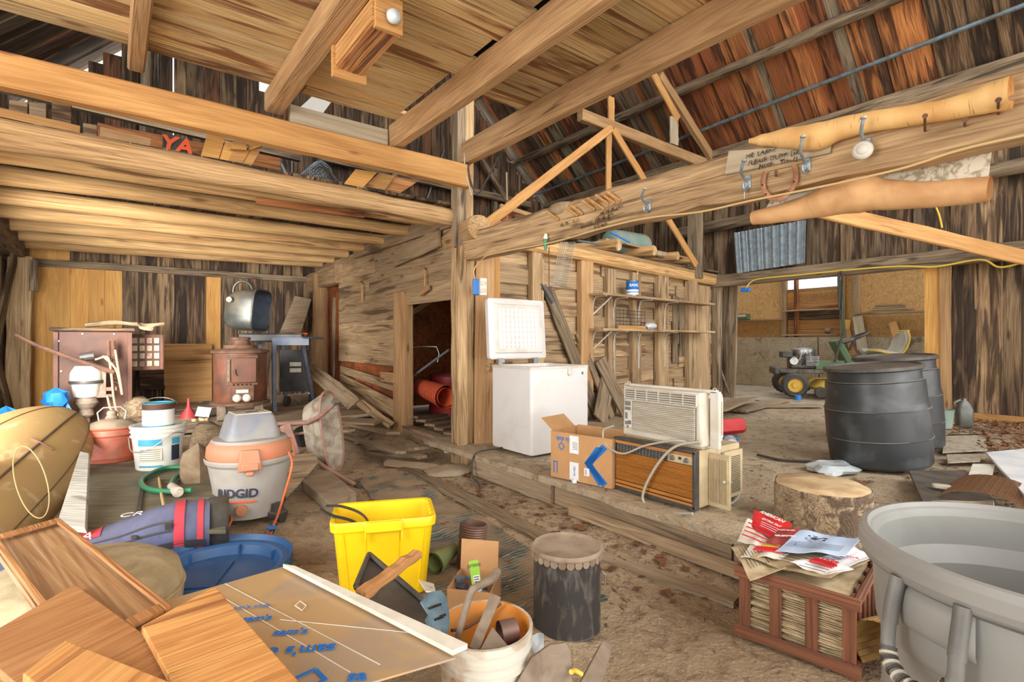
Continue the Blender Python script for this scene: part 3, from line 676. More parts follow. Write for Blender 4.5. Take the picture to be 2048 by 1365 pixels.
# ---- ceiling planks over the viewer
ce = struct('ceiling', (1, 2, 3.3)); y = -1.0
while y < 4.3:
    wd = min(R_(.17, .27), 4.36-y); ym = y+wd/2
    sp = [(-1.8, R_(-.9, .12)), (None, 1.2 if random.random() < .5 else 2.05), (None, 2.06), (None, 3.0)]
    xs = sorted(set([-1.8, R_(-1, 0), random.choice((1.2, 2.0)), 2.06, 3.0]))
    for a, b in zip(xs, xs[1:]):
        if a > 2 and ym > 3.5: continue
        if b-a < .2: continue
        plank('ceiling_plank', (a, ym, 3.26+R_(-.005, .005)), (b-.008, ym, 3.26+R_(-.003, .003)), wd-.009, .03, 'ceiling_board', ce, nrm=UP, rough=.002)
    y += wd
MB().box((.1, 1.7, 3.31), (3.8, 5.2, .02)).box((2.45, 1.2, 3.31), (.9, 4.2, .02)).build('light_block_sheet', 'dark_void', ce, world=True)  # dark sheet added over the planks to block light and darken the gaps
for k, (x_, lab) in enumerate(((.13, 'short old joist at the upper left, leftmost of the ceiling joists'), (1.03, 'rough old ceiling joist that carries the slatted wooden rack'), (2.07, 'long planed ceiling beam right of the slatted rack'), (2.82, 'long planed ceiling beam that ends at the main post'))):
    hh = (.1, .16, .22, .22)[k]
    beam('ceiling_beam', (x_, -1.0, 3.245-hh/2), (x_, 4.5-(.05 if k == 3 else 0), 3.245-hh/2), (.1, .14, .1, .1)[k], hh, ('beam_old', 'beam_old', 'beam_old', 'beam_old')[k], lab, group='ceiling beams')
beam('cross_beam', (-1.7, 4.42, 2.9), (2.84, 4.42, 2.9), .11, .22, 'beam_new', 'fresh sawn cross beam from the left edge to the main post')
plank('splice_board', (1.15, 4.5, 3.1), (2.0, 4.5, 3.1), .18, .04, 'plywood_grey', ce, side=UP)
# ---- main post
mp = thing('main_post', 'tall rough wooden post in the middle, stained and partly stripped', 'post', (2.87, 4.58, 0))
plank('post_trunk', (2.87, 4.58, -.02), (2.87, 4.58, 4.6), .19, .19, 'hewn', mp, side=(1, 0, 0), rough=.008, seg=20, cham=.03)
plank('post_board', (2.79, 4.45, .0), (2.77, 4.45, 2.2), .1, .04, 'hewn', mp, side=(1, 0, 0), rough=.008, seg=10)
plank('splice', (2.78, 4.5, 2.2), (2.78, 4.5, 4.2), .1, .1, 'pipe_blue' if False else 'beam_grey', mp, side=(1, 0, 0), rough=.004, seg=6)
pole('log_end', (2.82, 4.2, 2.36), (3.05, 5.3, 2.36), .12, .12, 'log', mp)
mb = MB(); mb.tube(smoothp([(2.86, 4.40, 3.2), (2.80, 4.36, 2.95), (2.88, 4.33, 2.72), (2.95, 4.2, 2.9), (2.98, 4.1, 3.05)], 6), .009, 6); mb.build('cable', 'black_rubber', mp, world=True)
mb = MB(); mb.tube(smoothp([(2.80, 4.40, 3.3), (2.77, 4.38, 3.0), (2.83, 4.35, 2.7)], 6), .006, 6); mb.build('cable', 'grey_cord', mp, world=True)
# ---- long beam with hooks (x ~ 2.86)
LB0 = V((2.87, 4.5, 2.2)); LB1 = V((2.87, -.9, 2.18))
def LB(px, py, off=0): return AX(px, py, 2.87-.075-off)
lbm = thing('hook_beam', 'long hand-hewn beam with pegs, hooks and pencilled sums', 'beam', (2.87, 2, 2.07))
plank('timber', LB0, LB1, .27, .15, 'hewn', lbm, side=UP, rough=.014, seg=30, cham=.02)
# ---- log beam and joists of the left loft
pole('loft_log', (-1.7, 4.62, 2.57), (2.8, 4.62, 2.52), .105, .085, 'log', label='thick peeled log beam under the front edge of the left loft', cat='beam', amp=.1, bow=.02)
JY = [5.15, 5.85, 6.55, 7.25, 7.95, 8.6, 9.2]
ordn = ['front', 'second', 'third', 'fourth', 'fifth', 'sixth', 'rearmost']
for k, yj in enumerate(JY):
    pole('loft_joist', (-1.05, yj, 2.6-.01*k), (2.88-.0*k, yj, 2.6), .085, .07, 'pole', label='peeled pole joist under the left loft, %s behind the log' % ordn[k], cat='joist', group='pole joists under the left loft', bow=R_(-.02, .02))
lo2 = struct('floor_loft_left', (1, 7, 2.7)); x = -1.05
while x < 2.85:
    wd = R_(.18, .26); plank('board', (x+wd/2, 4.75, 2.7), (x+wd/2, 9.7, 2.68), wd-.01, .03, pick([('dark_board', 2), ('old_board', 1)]), lo2, nrm=UP); x += wd
plank('batten', AY(512, 402, 5.05), AY(728, 430, 5.05), .06, .02, 'roof_orange', lo2, side=UP)
# left side: heavy beam, post and slanting boards
beam('side_beam', (-1.02, 3.2, 2.46), (-1.02, 9.6, 2.46), .24, .26, 'beam_grey', 'heavy dark beam under the joist ends at the left edge')
beam('corner_post', (-.98, 9.3, .25), (-.95, 9.3, 2.35), .24, .24, 'hewn', 'rough corner post at the far left of the back wall', 'post', side=(1, 0, 0))
plank('brace', (-.98, 9.0, 2.35), (-1.0, 7.4, .9), .26, .03, 'old_board', ww, side=(0, 1, 0)); plank('brace', (-1.0, 7.0, 1.6), (-.95, 8.6, .3), .2, .03, 'dark_board', ww, side=(0, 1, 0))
plank('cleat', (-.82, 9.15, 1.9), (-.82, 9.15, 2.3), .09, .05, 'beam_grey', ww, side=(1, 0, 0))
# ---- truss pieces above the shelf wall
def YP(px, py, y): return AY(px, py, y)
tp = [('fresh sawn rafter brace rising from the loft log to the truss peak', YP(975, 448, 4.75), YP(1222, 256, 4.75), .11, 'beam_new'),
      ('short fresh upright in the middle of the V-shaped truss', YP(1217, 420, 4.8), YP(1217, 258, 4.8), .1, 'beam_new'),
      ('fresh sawn brace falling from the truss peak to the shelf wall', YP(1392, 530, 4.85), YP(1226, 258, 4.85), .11, 'beam_new'),
      ('old brown tie beam ending above the truss peak', YP(1160, 230, 4.95), YP(1408, 328, 4.95), .16, 'beam_old'),
      ('fresh upright stub between truss peak and ceiling beam', YP(1222, 262, 5.05), YP(1222, 195, 5.05), .12, 'beam_new'),
      ('sloping orange-stained rafter right of the ceiling beam', YP(1296, 130, 5.1), YP(1356, 238, 5.1), .14, 'beam_new'),
      ('old sloping rafter running down to the shelf wall post', YP(1318, 150, 5.2), YP(1424, 318, 5.2), .14, 'beam_old'),
      ('pale short upright hanging at the blue pipe', YP(1348, 236, 5.12), YP(1348, 290, 5.12), .2, 'plywood_grey')]
for lab, a, b, w_, m_ in tp: beam('truss_member', a, b, .045 if m_ != 'beam_old' else .1, w_, m_, lab, 'beam', 'roof truss members', side=V((1, 0, .2)) if abs((b-a).normalized().z) > .9 else None)
beam('knee_brace', W(1560, 402, 5.2), W(2110, 530, 5.9), .05, .17, 'beam_new', 'long fresh sawn brace slanting down to the right edge')
beam('knee_brace', W(1995, 523, 7.4), W(2140, 512, 7.0), .05, .12, 'beam_new', 'orange board end on the header beam at the right edge')
# ================================================================= LEFT BAY
def facez(px): r = ray(px, 682.5); return math.atan2(r.y, r.x)-math.pi/2
def rloft(m, levels, n=6, cap0=True, cap1=False):
    """stack of rounded rectangles: (w, d, z, rad[, cx, cy])"""
    o = len(m.v); vs = []; k = 4*(n+1)
    for lv in levels:
        w_, d_, z_, r_ = lv[:4]; cx, cy = (lv[4], lv[5]) if len(lv) > 4 else (0, 0); r_ = min(r_, w_/2-.001, d_/2-.001)
        for qx, qy, a0 in ((1, 1, 0), (-1, 1, 90), (-1, -1, 180), (1, -1, 270)):
            for i in range(n+1):
                a = math.radians(a0+90*i/n); vs.append((cx+qx*(w_/2-r_)+math.cos(a)*r_, cy+qy*(d_/2-r_)+math.sin(a)*r_, z_))
    fs = [(i*k+j, i*k+(j+1) % k, (i+1)*k+(j+1) % k, (i+1)*k+j) for i in range(len(levels)-1) for j in range(k)]
    if cap0: fs.append(tuple(range(k))[::-1])
    if cap1: fs.append(tuple(range((len(levels)-1)*k, len(levels)*k)))
    return m.add(vs, fs)
def bent_text(st, size, R, Mw, mat, parent, bold=0, sx=1.0, name='lettering', **kw):
    o = text(st, size, Mw, mat, parent, name, bold, sx=sx, **kw)
    for v in o.data.vertices: a = v.co.x/R; v.co = V((math.sin(a)*R, v.co.y, v.co.z-(R-R*math.cos(a))))
    return o
def bent_rect(w_, h_, R, Mw, mat, parent, name='label', t=.0006, n=12, label=None, y0=0):
    m = MB(); m.grid(lambda u, v: (math.sin((u-.5)*w_/R)*R, (v-.5)*h_+y0, t-(R-R*math.cos((u-.5)*w_/R))), n, 1)
    o = m.build(name, mat, parent, smooth=60); 
    if label: o['label'] = label
    return place(o, Mw, parent)
def tubething(name, label, cat, pts, r, mat, k=6, n=8, parent=None, group=None):
    m = MB(); m.tube(smoothp(pts, k), r, n); o = m.build(name, mat, parent, world=parent is not None, smooth=60)
    if parent is None: tag(o, label, cat, group)
    return o
def on(px, py, z): return G(px, py, z)
# -- canoe hull lying on its side
T = W(168, 812, 4.55); E = W(-190, 1130, 2.75); a_ = (E-T).normalized(); vd = ray(60, 930).normalized()
b_ = (RT*.72-UP*.70+FW*-.15); b_ = (b_-a_*b_.dot(a_)).normalized(); n_ = a_.cross(b_)
if n_.dot(vd) > 0: n_ = -n_
def hull(s_, th, add=0):
    q = min(s_/1.25, 1); q = (1-(1-q)**2.1)**.62 if q > 0 else 0
    return T+a_*s_+b_*(math.cos(th)*.40*q*(1+.0*s_))+n_*((math.sin(th)**.8)*.14*q+add-.1*(1-q))
cn = thing('canoe', 'upturned tan canoe hull leaning at the left edge, dark keel line and scuffs', 'canoe', (T.x-.8, T.y-.8, 0))
m = MB(); m.grid(lambda u, v: hull(2.9*u*u*.5+2.9*u*.5, math.pi*min(.9999, max(.0001, v))), 40, 24, thick=-.012); m.build('hull', 'canoe_tan', cn, world=True, smooth=60)
for th, r_ in ((90, .009), (48, .004), (135, .004)):
    m = MB(); m.tube([hull(.05+2.7*i/30, math.radians(th), .001) for i in range(31)], r_, 6); m.build('keel_strip' if th == 90 else 'seam_line', 'canoe_line', cn, world=True)
m = MB(); m.tube([hull(.85, math.radians(90+t), .004) for t in (-14, -8, 0, 5, 9)], .009, 6); m.build('bracket', 'rust', cn, world=True)
c0 = W(62, 965, 3.25); ex = (RT*.6+UP*.35).normalized()
m = MB(); m.tube([c0+RT*(.12*math.cos(t)*1.0+.05*math.sin(t)*-1)+UP*(.225*math.sin(t))+FW*(-.02*math.cos(t)) for t in [2*math.pi*i/40 for i in range(40)]], .0035, 6, closed=True)
tag(m.build('wire_hoop', 'tan_cord'), 'thin tan wire hoop hanging against the canoe hull', 'hoop')
for nm, px, py, d, sz, lb in (('blue_tarp', 112, 787, 5.3, .13, 'crumpled blue tarp showing above the canoe tip'), ('blue_tarp', 12, 832, 4.7, .16, 'blue tarp fold behind the canoe at the left edge')):
    c = W(px, py, d); m = MB(); m.lathe([(.001, -.5), (.6, -.45), (1, -.1), (.85, .35), (.001, .62)], 18, wob=lambda t, z: 1+.25*math.sin(t*5+z*7)); m.v = [V((p.x*sz*.8, p.y*sz*.7, p.z*sz*1.5-.06)) + c for p in m.v]
    m.add([c+V((0, 0, 0)), c+V((.05, 0, 0)), V((c.x, c.y, 0.1)), V((c.x+.3, c.y, .1))], [(0, 1, 3, 2)])
    tag(m.build(nm, 'tarp_blue', smooth=30), lb, 'tarp')
# -- brown oil heater cabinet
ca = thing('heater_cabinet', 'tall brown enamelled heater cabinet against the pale back boards', 'heater', (-.17, 7.5, .3))
m = MB(); m.box((0, .27, .53), (.66, .5, 1.06)); m.build('body', 'heater_brown', ca, bevel=.012)
m = MB(); m.box((0, .25, 1.08), (.75, .6, .035)); m.build('top_panel', 'old_board', ca, bevel=.01, label='dusty overhanging top')
m = MB(); m.box((0, .0, .03), (.66, .03, .1)); m.build('base_rail', 'rust', ca)
for x_ in (-.325, .325): m = MB(); m.box((x_, .0, .55), (.045, .03, 1.0)); m.build('corner_trim', 'heater_brown', ca, bevel=.004)
for x_, z_ in ((-.3, .95), (-.28, .62), (-.1, 1.03), (.18, 1.03), (.3, .2)): m = MB(); m.cyl((x_, .015, z_), (x_, -.002, z_), .008, n=8); m.build('rivet', 'steel', ca)
for k in range(7): m = MB(); m.box((.333, .1, .2+.05*k), (.012, .16, .012), RX(.5)); m.build('side_louvre', 'rust', ca)
cl = smoothp([(-.25, 7.62, 1.43), (0, 7.55, 1.46), (.2, 7.5, 1.45), (.34, 7.45, 1.44), (.48, 7.42, 1.455)], 6)
m = MB(); m.grid(lambda u, v: V(cl[int(u*24)])+V((0, (v-.5)*.3*(1-.6*u), .022*math.sin(v*14+u*6)*(1-.3*u)+(-.16*(abs(v-.1)) if .55 < u < .8 and v < .5 else 0))), 24, 12, thick=.006)
tag(m.build('canvas_cloth', 'canvas', smooth=60), 'dusty canvas cloth draped over the brown heater cabinet', 'cloth')
# -- old outboard motor standing in front of the cabinet
ob = thing('outboard_motor', 'old outboard engine with white cowling, long tiller bar and hoses before the cabinet', 'engine', (YP(185, 800, 7.3).x, 7.3, .3))
def O(px, py, dy=0): return YP(px, py, 7.28+dy)
c = O(173, 760); m = MB(); m.lathe([(.001, .16), (.1, .15), (.14, .08), (.145, .0), (.13, -.03), (.13, -.05), (.11, -.18), (.04, -.22), (.001, -.22)], 20, c=c, wob=lambda t, z: 1+.04*math.sin(3*t)); m.build('cowling', 'white_plastic', ob, world=True, smooth=50, label='chipped white cowling')
m = MB(); m.lathe([(.147, -.005), (.152, -.02), (.147, -.04)], 20, c=c); m.cyl(O(160, 716), O(188, 712), .045, .05, 10); m.build('band', 'black_plastic', ob, world=True)
m = MB(); m.lathe([(.09, -.2), (.11, -.25), (.06, -.32), (.07, -.38), (.03, -.42)], 14, c=c); m.cyl(O(172, 800), O(176, 852), .03, .02, 8); m.build('lower_unit', 'iron_grey', ob, world=True)
m = MB(); m.tube([O(30, 669, -.1), O(70, 690, -.1), O(150, 720, -.08), O(228, 745, -.05)], lambda t: .016+.012*t, 8); m.build('tiller_bar', 'rust', ob, world=True)
m = MB(); m.cyl(O(198, 738), O(206, 790), .03, .03); m.box(O(204, 765), (.07, .07, .28)); m.box(O(205, 792), (.2, .1, .03)); m.build('bracket', 'iron_grey', ob, world=True)
m = MB(); m.tube([O(229+5*math.cos(t), 712+1.15*t, .03)+V((0, .03*math.sin(t), 0)) for t in [i*.7 for i in range(80)]], .006, 5); m.build('coil_spring', 'rust', ob, world=True)
for k, pts in enumerate(([(190, 720), (215, 715), (222, 745), (228, 800), (240, 850)], [(205, 712), (232, 740), (244, 790), (230, 700)], [(214, 792), (222, 820), (238, 838)])):
    m = MB(); m.tube(smoothp([O(x_, y_, -.06) for x_, y_ in pts], 6), .011, 6); m.build('hose', 'rope', ob, world=True)
for px in (216, 226): m = MB(); m.cyl(O(px, 682, .05), O(px+2, 722, .05), .02); m.build('pipe_stub', 'rust', ob, world=True)
m = MB(); m.box(O(222, 778), (.1, .06, .04)); m.build('red_bracket', 'red_can', ob, world=True)
# -- rusty tile / fuse panel
tpn = thing('fuse_panel', 'small rusty metal box faced with square white tiles beside the cabinet', 'box', YP(294, 740, 7.9))
m = MB(); c = YP(294, 705, 7.9); m.box(c+V((0, .05, 0)), (.36, .1, .45)); m.build('case', 'rust', tpn, world=True, bevel=.01)
for i in range(4):
    for j in range(4):
        m = MB(); m.box(c+V((-.125+.075*i, -.006, -.14+.095*j)), (.056, .02, .07)); m.build('tile', 'tile_white', tpn, world=True, bevel=.004)
m = MB(); m.box(c+V((.15, -.004, 0)), (.03, .012, .42)); m.build('hinge_strip', 'stove_rust', tpn, world=True)
for z_ in (-.1, .12): m = MB(); m.box(c+V((-.2, .02, z_)), (.05, .03, .07)); m.build('hinge', 'rust', tpn, world=True)
slab('plywood_sheet', [YP(328, 814, 9.45), YP(424, 806, 9.45), YP(424, 688, 9.66), YP(328, 688, 9.66)], .015, 'plywood', label='knotty plywood panel leaning on the back wall left of the stove', cat='panel')
slab('plywood_offcut', [YP(558, 668, 9.3), YP(603, 664, 9.3), YP(622, 601, 9.6), YP(590, 592, 9.6)], .015, 'deck_board', label='slanted board leaning on the back wall behind the grill', cat='board')
slab('board', [YP(280, 780, 9.5), YP(330, 780, 9.5), YP(330, 735, 9.6), YP(278, 735, 9.6)], .015, 'dark_board', label='dark scorched board under the tiled box', cat='board')
# -- pot-bellied coal stove
st = thing('coal_stove', 'round rusty cast-iron coal stove with a square door, on four stubby legs', 'stove', (1.26, 7.2, .3), facez(484))
m = MB(); m.lathe([(.29, .2), (.3, .22), (.295, .5), (.3, .8), (.29, .82)], 32); m.build('body', 'stove_rust', st, smooth=50)
m = MB(); m.lathe([(.001, .87), (.18, .9), (.19, .86), (.31, .84), (.33, .825), (.33, .805), (.29, .8)], 32); m.build('top_plate', 'rust', st, smooth=40, label='dusty conical top')
m = MB(); m.shell([(.11, .88), (.1, .96), (.115, .965), (.115, .99), (.1, 1.0), (.09, 1.0), (.09, .9)], 24); m.build('flue_collar', 'rust', st, smooth=40)
m = MB(); m.lathe([(.3, .17), (.335, .175), (.335, .2), (.3, .21)], 32); m.build('skirt_ring', 'rust', st, smooth=40)
for x_, y_ in ((-.2, -.2), (.2, -.2), (-.2, .2), (.2, .2)): m = MB(); m.box((x_, y_, .09), (.1, .06, .18)); m.build('leg', 'iron_grey', st, bevel=.01)
m = MB(); m.box((.02, -.29, .6), (.34, .08, .36)); m.build('door_frame', 'rust', st, bevel=.01)
dd = MB(); dd.box((.04, -.345, .6), (.27, .03, .3)); dr = dd.build('door', 'heater_brown', st, bevel=.012)
m = MB(); m.tube([(-.06, -.37, .62), (-.06, -.385, .58), (-.045, -.385, .54)], .008, 6); m.build('latch', 'rust', dr)
m = MB(); m.box((-.125, -.34, .6), (.03, .012, .26)); m.build('hinge', 'iron_grey', st)
m = MB(); m.box((.02, -.28, .33), (.26, .1, .2)); m.build('ash_door', 'rust', st, bevel=.012)
for k in range(5): m = MB(); m.cyl((-.07+.045*k, -.3, .43), (-.07+.045*k, -.335, .43), .012, n=8); m.build('air_slot', 'dark_void', st)
for x_ in (-.035, .07): m = MB(); m.lathe([(.001, .03), (.03, .028), (.048, .01), (.048, 0)], 16); m.v = [V((p.x+x_, -.33-p.z, p.y+.27)) for p in m.v]; m.build('damper_knob', 'cream_plastic', st, smooth=60, label='round cream damper')
m = MB(); m.box((.02, -.333, .35), (.13, .008, .04)); m.build('name_plate', 'cream_plastic', st)
# -- barbecue
gr = thing('barbecue_grill', 'open barbecue grill with grey domed lid and slate blue side table', 'grill', W(575, 760, 7.3)*1)
gr.matrix_basis = TR(W(575, 760, 7.3).x, W(575, 760, 7.3).y, .3)
X = (RT*.985+FW*.12).normalized(); Y = UP.cross(X); Z = (UP*.99+X*.1).normalized(); LC = W(508, 622, 6.9)
def lid(u, v, off=0):
    t = 2*math.pi*u; e = 2/4.5; c_, s_ = math.cos(t), math.sin(t)
    k = (1-v**3.2)**(1/3.2) if v < 1 else 0.0001
    yy = math.copysign(abs(c_)**e, c_)*(.34-off)*k; zz = math.copysign(abs(s_)**e, s_)*(.27-off)*k
    return LC-X*((.42-off)*v)+Y*yy+Z*zz+X*.1
m = MB(); m.grid(lambda u, v: lid(u, v), 48, 12); ld = m.build('lid', 'grill_dark', gr, world=True, smooth=60)
m = MB(); m.grid(lambda u, v: lid(u, v, .012), 48, 12); m.build('lid_liner', 'slate_blue', ld, world=True, smooth=60)
m = MB(); m.tube([lid(i/48, .01, -.004) for i in range(48)], .012, 6, closed=True); m.build('rim', 'grill_dark', ld, world=True, smooth=60)
hb = LC+Z*.26-X*.13; m = MB(); m.tube([hb+Y*(-.02)+(-X*math.cos(math.radians(a))*.12+UP*math.sin(math.radians(a))*.13)-X*.03 for a in range(-10, 191, 12)], .017, 8); m.build('handle', 'grill_dark', ld, world=True, smooth=60)
m = MB(); p = LC-X*.18-Y*.33+Z*.12; m.cyl(p, p-Y*.04, .035, n=14); m.build('thermometer', 'grill_dark', ld, world=True)
m = MB(); m.box(W(560, 672, 7.3), (.1, .5, .09), RZ(YAW-.2)); m.v = []; m.f = []
m.box((0, 0, 0), (.85, .46, .12), RZ(YAW+.1)); m.v = [p+W(552, 676, 7.35) for p in m.v]; m.build('firebox', 'grill_black', gr, world=True, bevel=.02)
sh = MB(); sh.prism([(-.22, -.25), (.2, -.28), (.3, -.1), (.3, .25), (-.22, .25)], .03); sh.v = [RZ(YAW) @ p + W(592, 680, 7.35)+UP*.01 for p in sh.v]; so = sh.build('side_table', 'slate_blue', gr, world=True, bevel=.006)
m = MB(); m.box((.04, -.27, -.03), (.5, .02, .09)); m.v = [RZ(YAW) @ p + W(592, 680, 7.35) for p in m.v]; m.build('apron', 'slate_blue', so, world=True)
for k, (a, b) in enumerate((((548, 690, 7.05), (549, 823, 7.05)), ((606, 690, 7.6), (627, 803, 7.95)), ((566, 690, 7.9), (572, 803, 7.95)), ((520, 690, 7.5), (516, 815, 7.3)))):
    m = MB(); q = W(*a); r2 = W(*b); r2.z = .3; m.cyl(q, r2, .033, n=4); m.build('leg', 'slate_blue', gr, world=True)
c = W(588, 742, 7.75); m = MB(); m.box((0, 0, 0), (.4, .02, .62), RZ(YAW+.15)); m.v = [p+c for p in m.v]; pn = m.build('back_panel', 'grill_black', gr, world=True)
for dz in (.03, -.06): m = MB(); m.box((0, 0, 0), (.16, .006, .06), RZ(YAW+.15)); m.v = [p+W(591, 733, 7.72)+UP*(dz) for p in m.v]; m.build('sticker', 'paper', pn, world=True)
m = MB(); m.cyl(W(572, 765, 7.8), W(625, 772, 7.9), .01); m.build('stretcher', 'slate_blue', gr, world=True)
for x_, y_, d_ in ((574, 800, 7.6), (624, 799, 8.0)): m = MB(); c = W(x_, y_, d_); c.z = .37; m.cyl(c-RT*.03, c+RT*.03, .07, n=16); m.build('wheel', 'black_rubber', gr, world=True)
c = W(594, 667, 7.3); m = MB(); m.box((0, 0, 0), (.26, .07, .03), RZ(YAW)); m.box((.06, .02, .02), (.18, .05, .02), RZ(YAW+.2)); m.v = [p+V((c.x, c.y, 1.335)) for p in m.v]; tag(m.build('work_glove', 'mesh_orange', bevel=.01), 'orange work glove lying on the grill side table', 'glove')
# -- small items on the deck
m = MB(); c = on(377, 836, .3); m.lathe([(.1, 0), (.09, .03), (.02, .14), (.012, .24), (.001, .24)], 18, c=c); tag(m.build('red_funnel', 'drum_red', smooth=40), 'small dark red oil funnel on the deck before the plywood', 'funnel')
m = MB(); c = on(407, 836, .3); m.box(c+UP*.07, (.17, .012, .12), RZ(YAW) @ RY(.1) @ RX(-.4)); tag(m.build('blue_card', 'paper_blue'), 'light blue card propped beside the red funnel', 'card')
m = MB(); c = on(407, 842, .3)
for k in range(7): m.box(c+V((R_(-.1, .1), R_(-.02, .08), .018)), (R_(.04, .09), .03, .03), RZ(R_(0, 3)))
tag(m.build('wood_scraps', 'cut_wood'), 'little heap of wood scraps under the blue card', 'scraps', kind='stuff')
for k, (cx, cy, n_l, lb) in enumerate(((425, 808, 9, 'steel chain heaped left of the stove legs'), (590, 805, 11, 'steel chain strung under the grill'))):
    m = MB()
    for i in range(n_l):
        c = on(cx-25+50*i/n_l, cy+3*math.sin(i*2), .3)+UP*.02; q = RZ(i*.9) @ RX(1.2*(i % 2))
        m.tube([c+(q @ V((.035*math.cos(t), .018*math.sin(t), 0))) for t in [2*math.pi*j/10 for j in range(10)]], .006, 5, closed=True)
    tag(m.build('chain', 'steel', smooth=60), lb, 'chain')
tubething('garden_hose', 'green garden hose running from the stove down over the deck edge', 'hose', [on(528, 818, .31), on(515, 832, .31), on(470, 845, .31), on(425, 862, .31), on(411, 880, .2), on(412, 895, .05), on(430, 915, .03)], .02, 'green_hose')
tubething('garden_hose', 'green hose loop with a grey plug on the green plywood', 'hose', [on(430, 925, .26), on(384, 934, .24), on(330, 937, .24), on(290, 955, .24), on(283, 968, .24), on(300, 980, .24), on(345, 984, .24), on(384, 981, .25)], .018, 'green_hose')
gh = bpy.data.objects['garden_hose.001']
tubething('branch', '', '', [on(384, 940, .24), on(352, 955, .24), on(342, 972, .24), on(346, 980, .24)], .017, 'green_hose', parent=gh)
m = MB(); m.cyl(on(343, 973, .25), on(356, 985, .25), .026, .034); m.cyl(on(356, 985, .25), on(359, 987, .25), .022, .022); m.build('plug', 'cream_plastic', gh, world=True)
# -- plywood on the ground, white board, can, bucket, blocks
slab('plywood_sheet', [on(120, 1062, .2), on(452, 1062, .2), on(436, 930, .22), on(176, 926, .22)], .02, 'plywood_green', label='weathered greenish plywood sheet lying under the red can and white bucket', cat='panel')
slab('plywood_strip', [on(262, 1075, .215), on(274, 1075, .215), on(292, 950, .225), on(285, 950, .225)], .01, 'black_rubber', label='dark strap lying across the green plywood', cat='strap')
slab('white_board', [on(112, 1052, .25), on(170, 1058, .27), on(178, 908, .4), on(160, 903, .4)], .03, 'white_board', label='long white painted board between canoe and red can', cat='board')
rc = thing('gas_can', 'round dusty red metal fuel can with domed top and bail handle', 'can', C((224-1024)/FPX*4.55, 4.55, .21), facez(224))
m = MB(); m.lathe([(.195, 0), (.2, .01), (.2, .03), (.203, .045), (.2, .06), (.198, .22), (.204, .235), (.2, .25), (.197, .28), (.205, .29), (.195, .3)], 36); m.build('body', 'red_can', rc, smooth=16)
m = MB(); m.lathe([(.195, .295), (.15, .33), (.08, .355), (.001, .36)], 36); m.build('top', 'drum_lid', rc, smooth=50, label='dusty domed top')
m = MB(); m.lathe([(.045, .35), (.05, .37), (.035, .39), (.04, .41), (.028, .43), (.001, .43)], 16); m.build('cap', 'iron_grey', rc, smooth=50)
m = MB(); m.tube([(-.09, 0, .35), (-.1, 0, .42), (-.06, 0, .46), (.06, 0, .46), (.1, 0, .42), (.09, 0, .35)], .006, 6); m.build('bail', 'wire', rc)
bk = thing('plastic_bucket', 'white plastic bucket with teal label, standing on the green plywood', 'bucket', C((317-1024)/FPX*4.27, 4.27, .21), facez(317))
def bucket(b, r0, r1, h, mat, inner=None, lip=.012, fill=None):
    rr = lambda z: r0+(r1-r0)*z/h
    pr = [(.001, .004), (r0-.01, 0), (r0, .012), (rr(h*.74), h*.74), (rr(h*.75)+lip, h*.75), (rr(h*.77)+lip, h*.77), (rr(h*.78), h*.78), (rr(h*.84), h*.84), (rr(h*.85)+lip*.8, h*.85), (rr(h*.87)+lip*.8, h*.87), (rr(h*.88), h*.88), (rr(h*.93), h*.93), (rr(h*.94)+lip*.7, h*.94), (rr(h)+lip*.7, h)]
    m = MB(); m.shell(pr+[(rr(h)-.004, h)], 40); m.build('shell', mat, b, smooth=16)
    m = MB(); m.shell([(rr(h)-.004, h), (rr(h*.5)-.006, h*.5), (r0-.008, .03), (.001, .03)], 40); m.build('inside', inner or mat, b, smooth=60)
bucket(bk, .155, .19, .36, 'bucket_white')
m = MB(); m.lathe([(.001, .335), (.185, .335), (.19, .33), (.185, .32), (.001, .32)], 36); m.build('lid', 'bucket_white', bk, smooth=40)
Fm = lambda th, bz, R: bk.matrix_basis @ RZ(th) @ face_frame(V((0, -R, bz)), (0, -1, 0))
bent_rect(.17, .05, .182, Fm(-.35, .235, .1835), 'ink_teal', bk); bent_rect(.17, .1, .176, Fm(-.35, .14, .1775), 'paper', bk); bent_rect(.07, .05, .182, Fm(.7, .235, .1835), 'ink_teal', bk); bent_rect(.07, .12, .178, Fm(.7, .14, .179), 'ink_navy', bk); bent_rect(.17, .012, .17, Fm(-.35, .045, .168), 'ink_teal', bk)
for k in range(6): bent_rect(.15, .003, .176, Fm(-.35, .178-.016*k, .1785), 'ink_dark', bk, name='print_line')
m = MB(); m.tube(smoothp([(-.2, -.02, .27), (-.17, -.12, .17), (-.05, -.205, .2), (.1, -.19, .3), (.19, -.05, .27)], 6), .004, 6); m.build('bail', 'wire', bk)
pc = thing('paint_can', 'paint can with white label and brown drips, set on the white bucket', 'can', bk.matrix_basis @ V((0, 0, .337)), facez(317))
m = MB(); m.lathe([(.11, 0), (.113, .004), (.11, .01), (.11, .19), (.113, .195), (.11, .2), (.1, .2), (.098, .19), (.001, .19)], 32); m.build('can_body', 'ink_teal', pc, smooth=16)
m = MB(); m.shell([(.1115, .02), (.1115, .145)], 32); m.build('label', 'paper_white', pc, smooth=60)
m = MB(); m.shell([(.1118, .148), (.1118, .196)], 32); m.build('drip', 'heater_brown', pc, smooth=60, label='brown paint run down the rim')
m = MB(); m.tube(arc((0, 0, .17), .13, 185, 355, 16, V((1, 0, 0)), V((0, -.9, -.45))), .003, 6); m.build('bail', 'wire', pc)
